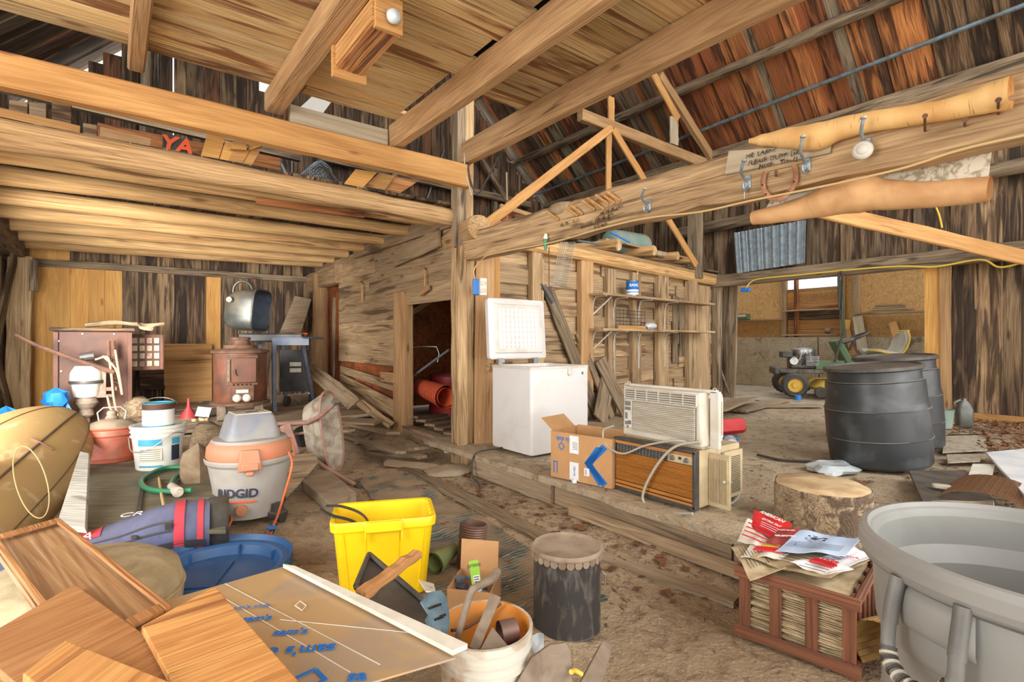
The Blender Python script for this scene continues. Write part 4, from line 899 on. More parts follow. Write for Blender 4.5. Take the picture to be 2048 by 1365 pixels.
def rock(name, c, r, sc, mat, lb, cat, seed=0, n=16, world=True):
    m = MB(); pr = [(.001, -1)]+[(math.sin(math.pi*i/9)**.7, -math.cos(math.pi*i/9)) for i in range(1, 9)]+[(.001, 1)]
    m.lathe(pr, n); m.v = [V((p.x*r*sc[0], p.y*r*sc[1], p.z*r*sc[2]))*(1+.22*noise.noise(p*1.6+V((seed, 0, 0)))) for p in m.v]
    zmin = min(p.z for p in m.v); m.v = [p+V((c[0], c[1], c[2]-zmin)) for p in m.v]
    return tag(m.build(name, mat, smooth=30), lb, cat)
rock('wood_block', on(396, 1012, .02), .2, (.62, .5, 1.1), 'stone', 'pale rounded block left of the shop vacuum, front one', 'block', 1)
rock('wood_block', on(414, 935, .03), .24, (.62, .5, .85), 'stump_side', 'brown rough block behind the front block beside the vacuum', 'block', 4)
rock('stump', on(272, 848, .27), .2, (.9, .9, .75), 'stump_side', 'gnarled split wood stump behind the red can', 'stump', 8)
rock('stump_piece', on(280, 862, .05), .13, (1.0, .9, .9), 'stone', 'smaller rounded wood chunk in front of the gnarled stump', 'stump', 12)
tubething('cane', 'thin brass-coloured cane lying on the plywood toward the golf bag', 'stick', [on(318, 957, .23), on(323, 990, .23), on(332, 1030, .25)], .009, 'tan_cord')
# -- shop vacuum
vc = thing('shop_vacuum', 'big dusty grey shop vacuum with orange collar and sloped motor head', 'vacuum', C((500-1024)/FPX*3.68, 3.68, .0), facez(500)+.25)
m = MB(); m.shell([(.2, .06), (.215, .05), (.235, .24), (.262, .4), (.28, .42), (.285, .44), (.278, .45)], 44); m.add([], []); m.lathe([(.001, .06), (.2, .06), (.2, .055), (.001, .055)], 44); m.build('drum', 'vac_grey', vc, smooth=16)
m = MB(); m.lathe([(.268, .44), (.275, .46), (.27, .52), (.25, .55), (.245, .555), (.001, .555)], 44); m.build('collar', 'vac_orange', vc, smooth=40, label='faded orange collar')
m = MB(); m.lathe([(.001, .552), (.242, .552), (.246, .56), (.235, .575), (.001, .59)], 44); m.build('lid', 'vac_grey', vc, smooth=40)
m = MB(); rloft(m, [(.36, .32, .575, .08), (.33, .3, .62, .05), (.27, .26, .72, .03, 0, .0), (.24, .22, .745, .03, 0, 0)], 5, True, True); hd = m.build('motor_head', 'vac_blue', vc, smooth=35)
m = MB(); m.box((0, .0, .748), (.23, .21, .006)); m.build('vent_plate', 'cream_plastic', hd)
for i in range(9): m = MB(); m.box((-.09+.022*i, .03, .752), (.006, .1, .004)); m.build('vent_slot', 'grey_plastic_dark', hd)
for i in range(6): m = MB(); m.box((-.03+.014*i, -.03, .7525), (.006, .03, .004)); m.build('grille_slot', 'dark_void', hd)
for th in (-.25, 1.75, 3.5):
    q = RZ(th); m = MB(q @ TR(0, -.265, 0)); m.box((0, -.012, .46), (.15, .05, .14), taper=.75); m.box((0, -.04, .42), (.11, .02, .05)); m.box((0, -.03, .375), (.05, .025, .03)); m.build('latch', 'vac_orange', vc, bevel=.01)
m = MB(); m.lathe([(.247, .35), (.249, .346), (.247, .342)], 44); m.build('ridge', 'vac_grey', vc, smooth=60)
Fv = lambda th, z_, R: vc.matrix_basis @ RZ(th) @ face_frame(V((0, -R, z_)), (0, -1, .12))
bent_text('RIDGID', .078, .24, Fv(-.6, .235, .243), 'ink_navy', vc, bold=.0022, sx=1.05)
bent_rect(.24, .012, .235, Fv(-.6, .18, .2365), 'ink_orange', vc, 'stripe')
m = MB(); m.cyl((-.1, -.19, .13), (-.11, -.23, .125), .035, n=16); m.build('drain_cap', 'vac_orange', vc)
for th in (.5, 2.1, 3.7, 5.2):
    x_, y_ = math.sin(th)*.25, -math.cos(th)*.25; cs = MB(); cs.box((x_, y_, .055), (.1, .1, .05), RZ(th)); k_ = cs.build('caster_mount', 'black_plastic', vc, bevel=.012)
    m = MB(); m.cyl((x_, y_, .07), (x_, y_, .13), .042, .038, 16); m.cyl((x_*1.1, y_*1.1, .035), (x_*1.2, y_*1.2, .035), .034, .034, 14); m.build('wheel', 'black_rubber', k_)
cp = [on(330, 1024, .2), on(356, 1015, .28), on(392, 1035, .26), on(440, 1074, .04), on(490, 1086, .02), on(528, 1082, .02), on(546, 1062, .03)]
cd1 = tag(bpy.data.objects.new('extension_cord', None), 'orange extension cord looping over the golf bag and around the vacuum', 'cord'); COL.objects.link(cd1); cd1.matrix_basis = TR(on(470, 1085, 0))
def kid(nm, pts, r, mat, par, k=6): m = MB(); m.tube(smoothp(pts, k), r, 7); return m.build(nm, mat, par, world=True, smooth=60)
kid('cord_length', cp, .0075, 'orange_cord', cd1)
kid('cord_length', [W(578, 905, 3.45), W(584, 930, 3.4), W(570, 985, 3.38), on(545, 1055, .05), on(510, 1083, .02), on(440, 1085, .02), on(405, 1080, .1)], .0075, 'orange_cord', cd1)
kid('cord_length', [on(405, 1040, .2), on(440, 1018, .12), on(463, 1035, .08), on(455, 1058, .03), on(440, 1082, .02)], .0075, 'orange_cord', cd1)
m = MB(); m.cyl(on(543, 1064, .03), on(548, 1048, .05), .018, .024); m.build('plug', 'black_rubber', cd1, world=True)
m = MB(); m.lathe([(.001, .0), (.03, .002), (.03, .012), (.001, .014)], 16, c=on(543, 1058, .06)); tag(m.build('bottle_cap', 'tarp_blue'), 'bright blue cap beside the orange plug', 'cap')
# -- golf bag
gb = thing('golf_bag', 'blue and red golf bag lying on its side with zip pockets', 'bag', C(-2.26, 2.74, 0), YAW+.5)
def bag(u, v, off=0):
    x_ = -.62+1.2*u; t = 2*math.pi*v; r_ = .1+.055*min(1, max(0, (u-.35)*2))+.012*math.sin(u*9)
    y_ = math.cos(t)*(r_*1.0+off); z_ = r_*.95+math.sin(t)*(r_*.95+off)*(1 if math.sin(t) > 0 else .85)+.012*noise.noise(V((u*6, v*7, 0)))
    return V((x_, y_+.04*math.sin(u*3), z_+.02))
def strip(u0, u1, v0, v1, off, nu=16, nv=8): 
    m = MB(); m.grid(lambda a, b: bag(u0+(u1-u0)*a, v0+(v1-v0)*b, off*1.6), max(2, int(60*(u1-u0))), max(2, int(60*(v1-v0)))); return m
m = strip(0, 1, 0, 1, 0); o = m.build('bag_body', 'bag_blue', gb, smooth=60)
for u0, u1, v0, v1, off, mt, nm in ((.1, .58, .2, .36, .003, 'bag_red', 'red_panel'), (.86, .9, .02, .98, .004, 'bag_red', 'red_piping'), (.95, .975, .02, .98, .003, 'bag_red', 'red_piping'), (.0, .05, .02, .98, .004, 'bag_red', 'red_band'), (.06, .08, .02, .98, .004, 'bag_black', 'black_band'), (.35, .98, .52, .58, .004, 'bag_black', 'strap'), (.55, .85, .4, .41, .005, 'bag_black', 'zip'), (.55, .85, .45, .46, .005, 'bag_black', 'zip'), (.6, .85, .66, .67, .005, 'bag_black', 'zip')):
    strip(u0, u1, v0, v1, off).build(nm, mt, gb, smooth=60)
m = MB(); m.lathe([(.001, 0), (.15, 0), (.165, .02), (.165, .1), (.155, .115), (.14, .1)], 30); q = RY(math.radians(90)); m.v = [q @ p + V((.56, .03, .165)) for p in m.v]; m.build('base_cap', 'black_rubber', gb, smooth=40)
for u_, v_, st_, sz in ((.5, .33, 'DA', .07), (.7, .27, 'CRL', .07)):
    p = gb.matrix_basis @ bag(u_, v_, .014); n3 = (p-gb.matrix_basis @ V((-.62+1.2*u_, .04*math.sin(u_*3), .13))).normalized()
    text(st_, sz, face_frame(p, n3), 'ink_white', gb, shear=.3, scribble=.004, sx=1.2)
for v_ in (.43, .66): m = MB(); m.box(bag(.84, v_, .012), (.03, .02, .03)); m.build('zip_pull', 'bag_black', gb)
tubething('carry_rod', 'thin pale rod sticking out under the golf bag base', 'rod', [on(430, 1088, .03), on(498, 1108, .015)], .007, 'cream_plastic')
# -- wheelbarrow
wbn = thing('wheelbarrow', 'tipped wheelbarrow with pink painted frame and scuffed pale tray', 'wheelbarrow', on(655, 940, 0))
X = (RT*1.0-FW*.02).normalized(); Y = UP.cross(X); Z = (UP*.98-RT*.14).normalized(); LC = W(664, 862, 4.95)
def tray(u, v, off=0):
    t = 2*math.pi*u; e = 2/2.6; c_, s_ = math.cos(t), math.sin(t); k = 1-.42*v if v < 1 else .0001
    if v > .8: k = .58*(1-v)/.2+.0001
    return LC+Y*(math.copysign(abs(c_)**e, c_)*(.25-off)*k)+Z*(math.copysign(abs(s_)**e, s_)*(.38-off)*k)-X*((.2-off)*min(1, v/.8))
m = MB(); m.grid(lambda u, v: tray(u, v), 40, 10, thick=-.006); m.build('tray', 'barrow_tray', wbn, world=True, smooth=40)
m = MB(); m.tube([tray(i/40, 0) for i in range(40)], .011, 6, closed=True); m.build('tray_rim', 'barrow_pink', wbn, world=True, smooth=60)
def fr(nm, pts, r=.018, mt='barrow_pink'): m = MB(); m.tube([W(*p) for p in pts], r, 8); return m.build(nm, mt, wbn, world=True, smooth=60)
fr('handle', [(545, 849, 4.9), (615, 846, 4.75), (645, 830, 4.6), (672, 805, 4.45)], .02); fr('handle', [(628, 918, 4.8), (650, 935, 4.7), (722, 978, 4.45)], .02)
fr('grip', [(712, 972, 4.47), (724, 982, 4.42)], .024, 'black_rubber'); fr('knob', [(669, 807, 4.45), (675, 801, 4.43)], .028, 'steel')
for a, b in ((((570, 850, 4.8)), ((590, 910, 4.8))), (((615, 855, 5.15)), ((638, 925, 5.15))), (((640, 838, 5.2)), ((652, 930, 5.2)))):
    m = MB(); p = W(*a); q = W(*b); d_ = (q-p); m.box((p+q)/2, (.1, .025, d_.length), Matrix(frame((0, 0, 0), RT*1-d_.normalized()*RT.dot(d_.normalized()), z=d_))); m.build('leg_plate', 'barrow_pink', wbn, world=True, bevel=.006)
fr('brace', [(582, 870, 4.9), (640, 862, 4.9)], .014); fr('brace', [(595, 912, 4.9), (640, 880, 4.9)], .012)
m = MB(); c = W(607, 873, 5.0); m.cyl(c-FW*.04, c+FW*.04, .1, n=20); m.build('wheel', 'black_rubber', wbn, world=True)
slab('loose_board', [W(560, 915, 4.5), W(626, 910, 4.7), W(631, 948, 4.65), W(570, 1003, 4.05)], .02, 'deck_board', label='thin grey board standing between vacuum and wheelbarrow', cat='board')
slab('thick_plank', [on(662, 1010, .09), on(713, 986, .09), on(648, 930, .09), on(598, 956, .09)], .08, 'slab_stone', label='short thick dusty plank lying before the wheelbarrow', cat='plank', bevel=.006)
for k, (p0, p1, w_, z_) in enumerate((((690, 872), (800, 905), .12, .12), ((700, 850), (790, 868), .16, .2), ((740, 905), (850, 915), .1, .05), ((640, 838), (760, 846), .18, .26), ((770, 925), (880, 940), .12, .03), ((720, 884), (742, 868), .1, .1), ((820, 900), (895, 890), .14, .1), ((590, 858), (700, 862), .12, .2))):
    a = on(*p0, z_); b = on(*p1, z_+R_(-.02, .03)); o = plank('broken_plank', a, b, w_, .03, 'deck_board', nrm=UP+V((R_(-.2, .2), R_(-.2, .2), 0)), rough=.012, seg=6, cut=.04); tag(o, 'broken dusty plank in the rubble by the side door, %s' % ('nearest the wheelbarrow', 'rising toward the door stud', 'in the middle of the heap', 'lying on the deck edge behind', 'nearest the main post', 'short one across the heap', 'short one beside the door sill', 'behind the wheelbarrow handle')[k], 'plank', 'broken planks in the rubble')
# timbers sliding down from the back corner
for k, (a, b, w_, lb) in enumerate((((618, 738, 8.3), (705, 806, 7.0), .2, 'holed broken timber sliding down behind the wheelbarrow'), ((650, 752, 8.2), (780, 852, 6.4), .1, 'long thin lath leaning beside the broken timber'), ((645, 748, 8.0), (740, 825, 6.8), .05, 'narrow strip lying on the long lath'))):
    q = W(*b); p = W(*a); plank('timber', p, q, w_, .06 if k == 0 else .025, 'deck_board' if k == 0 else 'dusty_board', side=(RT+UP*.5), rough=.012, seg=8); tag(bpy.context.scene.objects[-1] if 0 else [o for o in COL.objects if o.name.startswith('timber')][-1], lb, 'timber')
# ================================================================= MIDDLE: FREEZER, BOX, AIR CONDITIONERS
def boxm(par, nm, c, sz, mat, R=None, bevel=0, label=None, taper=1): m = MB(); m.box(c, sz, R, taper); return m.build(nm, mat, par, bevel=bevel, label=label)
fz = thing('chest_freezer', 'white chest freezer with its lid standing open beside the main post', 'freezer', (3.28, 3.83, .225))
H = .79
m = MB()
for c, sz in (((0, -.285, H/2+.01), (.72, .035, H)), ((0, .285, H/2+.01), (.72, .035, H)), ((-.343, 0, H/2+.01), (.035, .54, H)), ((.343, 0, H/2+.01), (.035, .54, H)), ((0, 0, .03), (.7, .56, .04))): m.box(c, sz)
m = MB(); rloft(m, [(.71, .6, .01, .03), (.72, .61, .03, .03), (.72, .61, H-.01, .03), (.715, .605, H, .03), (.63, .52, H, .04), (.62, .51, H-.03, .05), (.6, .49, .2, .05), (.6, .49, .2, .05)], 5, True, True); m.build('cabinet', 'white_enamel', fz, smooth=40)
m = MB(); m.box((0, 0, H+.002), (.001, .001, .001)); rloft(m, [(.725, .615, H-.02, .03), (.728, .618, H+.004, .03), (.64, .53, H+.006, .04), (.64, .53, H-.005, .04)], 5, False); m.build('rim', 'white_plastic', fz, smooth=40)
boxm(fz, 'skid', (0, 0, .0), (.6, .5, .02), 'black_plastic')
m = MB(); m.cyl((.1, -.308, H-.06), (.1, -.322, H-.06), .026, n=18); m.build('lock', 'white_plastic', fz, bevel=.003)
m = MB(); m.box((.1, -.31, H-.03), (.045, .01, .06)); m.build('lock_tab', 'white_plastic', fz, bevel=.004)
m = MB(); m.box((.27, -.307, H-.07), (.02, .004, .025)); m.build('badge', 'grey_plastic_dark', fz)
ld = thing('x', None, None, (0, 0, 0)); ld.name = 'lid'; ld.parent = fz; ld.matrix_basis = TR(.01, .325, H+.06) @ RX(math.radians(-4)) @ RZ(0)
m = MB(); rloft(m, [(.70, .58, 0, .03), (.73, .61, .012, .03), (.73, .61, .055, .03), (.72, .6, .07, .03)], 5, True, True); m.v = [V((p.x, p.z, p.y+.3)) for p in m.v]; m.build('lid_shell', 'white_enamel', ld, smooth=40)
m = MB(); rloft(m, [(.62, .5, -.0, .02), (.6, .48, -.014, .02), (.56, .44, -.016, .02)], 5, False, True); m.v = [V((p.x, p.z, p.y+.3)) for p in m.v]; m.build('liner', 'white_plastic', ld, smooth=40)
def quilt(u, v):
    X_ = (u-.5)*.53; Z_ = (v-.5)*.41; e = min(1, 12*min(u, 1-u, v, 1-v)); a = abs(math.sin(u*math.pi*10))*abs(math.sin(v*math.pi*8))
    return (X_, -.018-.009*e*a, Z_+.3)
m = MB(); m.grid(quilt, 80, 64); m.build('quilted_panel', 'white_enamel', ld, smooth=60, label='quilted diamond inner panel')
for x_ in (-.25, .2):
    m = MB(); m.box((x_, .315, H+.01), (.05, .03, .08)); m.box((x_+.015, .3, H+.035), (.06, .012, .03)); m.cyl((x_-.03, .31, H+.05), (x_+.04, .31, H+.05), .012, n=10); m.build('hinge', 'steel', fz)
# power lead hanging over the platform edge
tubething('power_lead', 'black power lead hanging off the platform corner near the main post', 'cord', [(3.0, 3.95, .24), (2.75, 3.98, .235), (2.63, 4.0, .2), (2.58, 3.95, .03), (2.5, 3.75, .03), (2.43, 3.6, .03)], .009, 'black_rubber')
# -- cardboard box
bx = thing('cardboard_box', 'open brown cardboard box with a blue chevron and diamond print beside the freezer', 'box', (2.885, 2.756, .212), math.radians(-78.6))
BW, BD, BH, t_ = .53, .34, .35, .006
for nm, c, sz in (('front_wall', (0, -BD/2, BH/2), (BW, t_, BH)), ('back_wall', (0, BD/2, BH/2), (BW, t_, BH)), ('side_wall', (-BW/2, 0, BH/2), (t_, BD, BH)), ('side_wall', (BW/2, 0, BH/2), (t_, BD, BH)), ('bottom', (0, 0, .005), (BW, BD, t_))): boxm(bx, nm, c, sz, 'cardboard', bevel=.002)
m = MB(); m.box((-.07, 0, 0), (.14, .3, .004)); m.v = [TR(-BW/2-.0, 0, BH) @ RY(math.radians(38)) @ p for p in m.v]; m.build('flap', 'cardboard', bx)
m = MB(); m.box((0, .05, 0), (BW-.03, .12, .004)); m.v = [TR(0, BD/2, BH) @ RX(math.radians(-95)) @ p for p in m.v]; m.build('flap', 'cardboard', bx)
Fb = lambda x_, z_, y_=-BD/2-.0036: bx.matrix_basis @ face_frame(V((x_, y_, z_)), (0, -1, 0))
def flat(par, nm, Mw, poly, mat, t=.0008, label=None):
    m = MB(); m.prism(poly, t); o = m.build(nm, mat, par, smooth=0); place(o, Mw, par)
    if label: o['label'] = label
    return o
def rect(w_, h_): return [(-w_/2, -h_/2), (w_/2, -h_/2), (w_/2, h_/2), (-w_/2, h_/2)]
def diamond(par, Mw, r_, mat, wd=.3, nm='logo'):
    m = MB(); pts = [(0, -r_), (r_, 0), (0, r_), (-r_, 0)]
    for i in range(4):
        a, b = V(pts[i]), V(pts[(i+1) % 4]); k = 1-wd
        if True: m.prism([(a*.98), (b*.90+a*.08), (b*.90*k+a*.08*k), (a*.98*k)], .0008)
    o = m.build(nm, mat, par, smooth=0); return place(o, Mw, par)
text("sam's club", .045, Fb(-.12, .3) @ RZ(math.pi), 'ink_blue', bx, bold=.0012)
diamond(bx, Fb(-.165, .245), .034, 'ink_blue')
flat(bx, 'chevron', Fb(.14, .15), [(.0, .13), (.06, .13), (-.03, .0), (.07, -.12), (.02, -.145), (-.1, 0)], 'ink_blue')
flat(bx, 'chevron', Fb(.14, .15), [(-.1, 0), (.05, .155), (.09, .125), (-.035, 0), (.09, -.115), (.055, -.15)], 'ink_blue')
for x_ in (-.235, -.205): flat(bx, 'arrow_bar', Fb(x_, .075), rect(.008, .08), 'ink_blue')
flat(bx, 'arrow_bar', Fb(-.22, .122), rect(.045, .008), 'ink_blue')
l1 = flat(bx, 'shipping_label', Fb(-.05, .27), rect(.08, .13), 'paper_white', .001); flat(bx, 'shipping_label', Fb(-.05, .075), rect(.08, .13), 'paper_white', .001); flat(bx, 'sticker', Fb(.06, .085), rect(.045, .055), 'paper_white', .0015)
for k in range(5): flat(bx, 'print_line', Fb(-.04+.0, .285-.012*k) @ TR(0, 0, .001), rect(.045, .003), 'ink_dark')
diamond(bx, Fb(-.045, .1) @ TR(0, 0, .0012), .013, 'ink_blue'); text("ands", .03, Fb(-.045, .065) @ TR(0, 0, .0012) @ RZ(-math.pi/2), 'ink_blue', bx)
text('3000', .02, Fb(.052, .085) @ TR(0, 0, .0016) @ RZ(-math.pi/2), 'ink_dark', bx)
m = MB(); m.grid(lambda u, v: (-.07+.05*u+.02*v, -BD/2-.012-.02*v+.006*math.sin(u*9+v*4), .02-.075*v), 8, 6, thick=.001); m.build('torn_tape', 'paper_white', bx)
# -- brown window air conditioner
ac = thing('window_air_conditioner', 'old window air conditioner with brown woodgrain louvres under the white one', 'air conditioner', (3.07, 2.155, .215), math.radians(-90))
m = MB(); m.box((.01, .02, .18), (.62, .48, .355)); m.build('case', 'beige_metal', ac, bevel=.008)
F2 = -.24
m = MB()
for c, sz in (((0, 0, .35), (.65, .05, .02)), ((0, 0, .01), (.65, .05, .025)), ((-.315, 0, .18), (.018, .05, .35)), ((.315, 0, .18), (.018, .05, .35))): m.box((c[0], F2, c[2]), sz)
m.box((0, F2+.018, .18), (.62, .01, .34)); fr_ = m.build('front_frame', 'black_plastic', ac, bevel=.003)
for z_, h_ in ((.332, .018), (.055, .02), (.03, .014)): boxm(ac, 'trim_strip', (0, F2-.02, z_), (.61, .01, h_), 'wood_vinyl')
for k in range(20):
    z_ = .075+.0098*k; boxm(ac, 'louvre', (0, F2-.014, z_), (.61, .016, .0045), 'wood_vinyl', RX(.3))
for k in range(5): boxm(ac, 'grille_bar', (-.09, F2-.014, .275+.011*k), (.42, .01, .0035), 'grey_plastic_dark')
for k in range(16): boxm(ac, 'grille_bar', (-.29+.027*k, F2-.012, .297), (.0035, .012, .055), 'grey_plastic_dark')
cpn = boxm(ac, 'control_panel', (.215, F2-.017, .297), (.18, .012, .052), 'beige_metal', bevel=.002)
for x_ in (.165, .265): m = MB(); m.cyl((x_, F2-.022, .297), (x_, F2-.036, .297), .018, .014, 16); m.box((x_, F2-.038, .297), (.008, .008, .032), RY(.7)); m.build('knob', 'steel', cpn)
boxm(cpn, 'badge', (.218, F2-.024, .303), (.02, .003, .016), 'ink_navy')
text('FEDDERS', .016, ac.matrix_basis @ face_frame(V((-.25, F2-.0255, .055)), (0, -1, 0)), 'beige_metal', ac) if False else None
sp = MB(); sp.box((.39, -.1, .17), (.14, .02, .33)); spo = sp.build('side_panel', 'beige_metal', ac, bevel=.003)
for k in range(12): boxm(spo, 'pleat', (.332+.0103*k, -.113, .17), (.004, .008, .27), 'beige_metal')
m = MB(); m.box((.335, .14, .17), (.02, .22, .3)); vo = m.build('vent_side', 'beige_metal', ac)
for k in range(22): boxm(vo, 'vent_slot', (.346, .14, .05+.011*k), (.002, .16, .004), 'dark_void')
boxm(ac, 'top_tray', (.02, -.07, .368), (.6, .22, .012), 'beige_metal')
# -- white window air conditioner
wc = thing('window_air_conditioner', 'white window air conditioner stacked on top of the brown one', 'air conditioner', (3.06, 2.12, .592), math.radians(-90))
m = MB(); m.box((0, -.04, .165), (.58, .2, .31)); m.build('case', 'cream_plastic', wc, bevel=.01)
m = MB(); m.box((0, -.165, .17), (.62, .1, .34), taper=.96); fo = m.build('front', 'cream_plastic', wc, bevel=.014)
m = MB(); m.box((.03, -.218, .145), (.49, .006, .2)); m.build('louvre_recess', 'grey_plastic_dark', wc)
m = MB(); m.box((0, -.216, .292), (.56, .006, .07)); m.build('vent_recess', 'grey_plastic_dark', wc)
for k in range(17): boxm(wc, 'louvre', (.03, -.224, .053+.0115*k), (.48, .014, .0065), 'cream_plastic', RX(.35))
for k in range(5): boxm(wc, 'vent_bar', (0, -.222, .264+.0145*k), (.56, .014, .006), 'cream_plastic', RX(-.3))
for k in range(7): boxm(wc, 'vent_rib', (-.28+.0933*k, -.222, .292), (.006, .016, .072), 'cream_plastic')
po = boxm(wc, 'control_panel', (-.255, -.219, .15), (.07, .01, .19), 'white_plastic', bevel=.004)
for k, (z_, h_, w_) in enumerate(((.225, .03, .05), (.19, .022, .05), (.14, .045, .022), (.09, .025, .022))): boxm(po, 'display' if k < 2 else 'buttons', (-.255-(0 if k < 2 else .012), -.2245, z_), (w_, .003, h_), 'grey_plastic_dark')
m = MB(); m.cyl((-.24, -.224, .095), (-.24, -.228, .095), .015, n=14); m.cyl((-.255, -.224, .065), (-.255, -.228, .065), .009, n=12); m.build('button', 'grey_plastic_dark', po)
for x_ in (-.335, .345): boxm(wc, 'side_frame', (x_, -.12, .17), (.06, .03, .355), 'white_plastic', bevel=.004)
boxm(wc, 'top_frame', (0, -.12, .345), (.72, .03, .02), 'white_plastic', bevel=.004)
for x_ in (-.33, .34): m = MB(); m.tube(arc((x_, -.12, .355), .012, 0, 180, 8), .003, 5); m.build('tab', 'white_plastic', wc)
m = MB(); m.box((.296, -.03, .17), (.01, .14, .26)); vo = m.build('vent_side', 'cream_plastic', wc)
for k in range(18): boxm(vo, 'vent_slot', (.302, -.03, .06+.012*k), (.002, .11, .005), 'dark_void')
L2 = lambda px, py, x_: AX(px, py, x_)
ao = bpy.data.objects.new('power_cord', None); COL.objects.link(ao); place(ao, TR(2.75, 2.0, .22), wc); ao['label'] = 'long pale cord drooping over the brown front below'
kid('cord_length', [L2(1228, 852, 2.8), L2(1207, 862, 2.78), L2(1212, 890, 2.76), L2(1245, 908, 2.76), L2(1290, 892, 2.77), L2(1345, 882, 2.78), L2(1372, 884, 2.8)], .007, 'grey_cord', ao)
kid('cord_length', [L2(1400, 884, 2.8), L2(1352, 893, 2.775), L2(1318, 925, 2.765), L2(1290, 975, 2.76), L2(1288, 1005, 2.755), L2(1320, 1026, 2.74), L2(1385, 1028, 2.72)], .009, 'grey_cord', ao)
kid('cord_length', [L2(1415, 795, 3.0), L2(1432, 830, 3.0), L2(1428, 865, 3.0), L2(1405, 885, 2.9)], .005, 'grey_cord', ao)
kid('power_cord', [on(1448, 965, .4), on(1468, 968, .3), on(1478, 990, .23), on(1462, 1008, .215), on(1445, 1002, .215)], .008, 'grey_cord', ac)
# ---- floor pieces
def gz(x, y): return hgt(x, y)-.01
def ground_slab(nm, p0, p1, w_, t, mat, lb, cat='board'):
    a = G(*p0, 0); b = G(*p1, 0); a.z = gz(a.x, a.y)+t*.5+.004; b.z = gz(b.x, b.y)+t*.5+.004
    o = plank(nm, a, b, w_, t, mat, nrm=UP, rough=.008, seg=8); tag(o, lb, cat); return o
ground_slab('floor_board', (812, 938), (1175, 1120), .14, .03, 'beam_grey', 'grey half-buried board running along the platform, rear length', 'board')
ground_slab('floor_board', (1195, 1115), (1475, 1205), .1, .03, 'deck_board', 'half-buried board running past the steel drum to the crate', 'board')
k = N('rug_green'); wv = k.n.new('ShaderNodeTexWave'); wv.wave_type = 'BANDS'; wv.bands_direction = 'Y'; wv.inputs['Scale'].default_value = 2.2; wv.inputs['Distortion'].default_value = 5; wv.inputs['Detail Scale'].default_value = 3; k.link(k.scale(k.co, (1.2, 5, 1)), wv.inputs['Vector'])
col = k.mix(k.ramp(wv.outputs[1], .8, .95), s(70, 84, 80), s(160, 150, 128)); col = k.mix(k.ramp(k.noise(k.co, 5, 5), .36, .56), col, s(150, 128, 100)); k.bump(k.noise(k.co, 90, 2), .6, .01); M['rug_green'] = k.done(col, 1)
a = G(770, 955, 0); b = G(1085, 1235, 0); dx = (b-a); sd_ = V((dx.y, -dx.x, 0)).normalized()
def rug(u, v):
    p = a+dx*u+sd_*((v-.5)*(.5+.25*u)+.04*noise.noise(V((u*4, v, 8)))); return V((p.x, p.y, gz(p.x, p.y)+.012+.006*noise.noise(V((u*14, v*6, 2)))))
m = MB(); m.grid(rug, 60, 14, thick=-.005); tag(m.build('floor_rug', 'rug_green', smooth=60), 'worn dusty green patterned rug on the dirt behind the yellow bin', 'rug')
rock('flat_stone', on(898, 950, -.01), .25, (1, .7, .14), 'slab_stone', 'flat pale stone at the foot of the main post', 'stone', 3, 24)
# ---- yellow bin
yb = thing('storage_bin', 'bright yellow plastic recycling bin with black straps hanging out', 'bin', C(-.655, 2.66, 0), YAW+math.radians(14))
lv = [(.40, .25, .0, .04), (.41, .26, .02, .04), (.47, .30, .33, .04), (.475, .305, .34, .04), (.5, .33, .342, .045), (.505, .335, .38, .045), (.498, .328, .387, .045), (.465, .295, .384, .04), (.46, .29, .34, .04), (.395, .245, .02, .04)]
m = MB(); rloft(m, lv, 5, True, True); m.build('bin_shell', 'yellow_plastic', yb, smooth=35)
m = MB(); m.box((0, -.172, .36), (.17, .02, .05)); m.box((-.085, -.17, .33), (.01, .016, .08)); m.box((.085, -.17, .33), (.01, .016, .08)); m.build('handle', 'yellow_plastic', yb, bevel=.005)
for x_, lean in ((-.19, .1), (-.09, .35), (.07, -.25), (.19, -.1)):
    m = MB(); m.cyl((x_*.86, -.131, .03), (x_, -.152, .33), .004, n=6); m.build('rib', 'yellow_plastic', yb)
for i in range(4): m = MB(); m.box((.235, -.08+.055*i, .375), (.025, .012, .02)); m.build('rib', 'yellow_plastic', yb, bevel=.003)
for k, ps in enumerate(([(-.3, -.08, .44), (-.24, -.07, .4), (-.15, -.05, .36), (-.08, .0, .28)], [(-.28, .0, .43), (-.2, .03, .41), (-.1, .05, .35), (-.04, .05, .24)])):
    m = MB(); sp_ = smoothp(ps, 6); m.grid(lambda u, v: sp_[min(len(sp_)-1, int(u*(len(sp_)-1)+.5))]+V((0, (v-.5)*.03, 0)), len(sp_)-1, 2, thick=.005); m.v = [yb.matrix_basis @ p for p in m.v]
    tag(m.build('rubber_strap', 'black_rubber', smooth=60), ('front' if k == 0 else 'rear')+' black rubber strap sticking out of the yellow bin', 'strap')
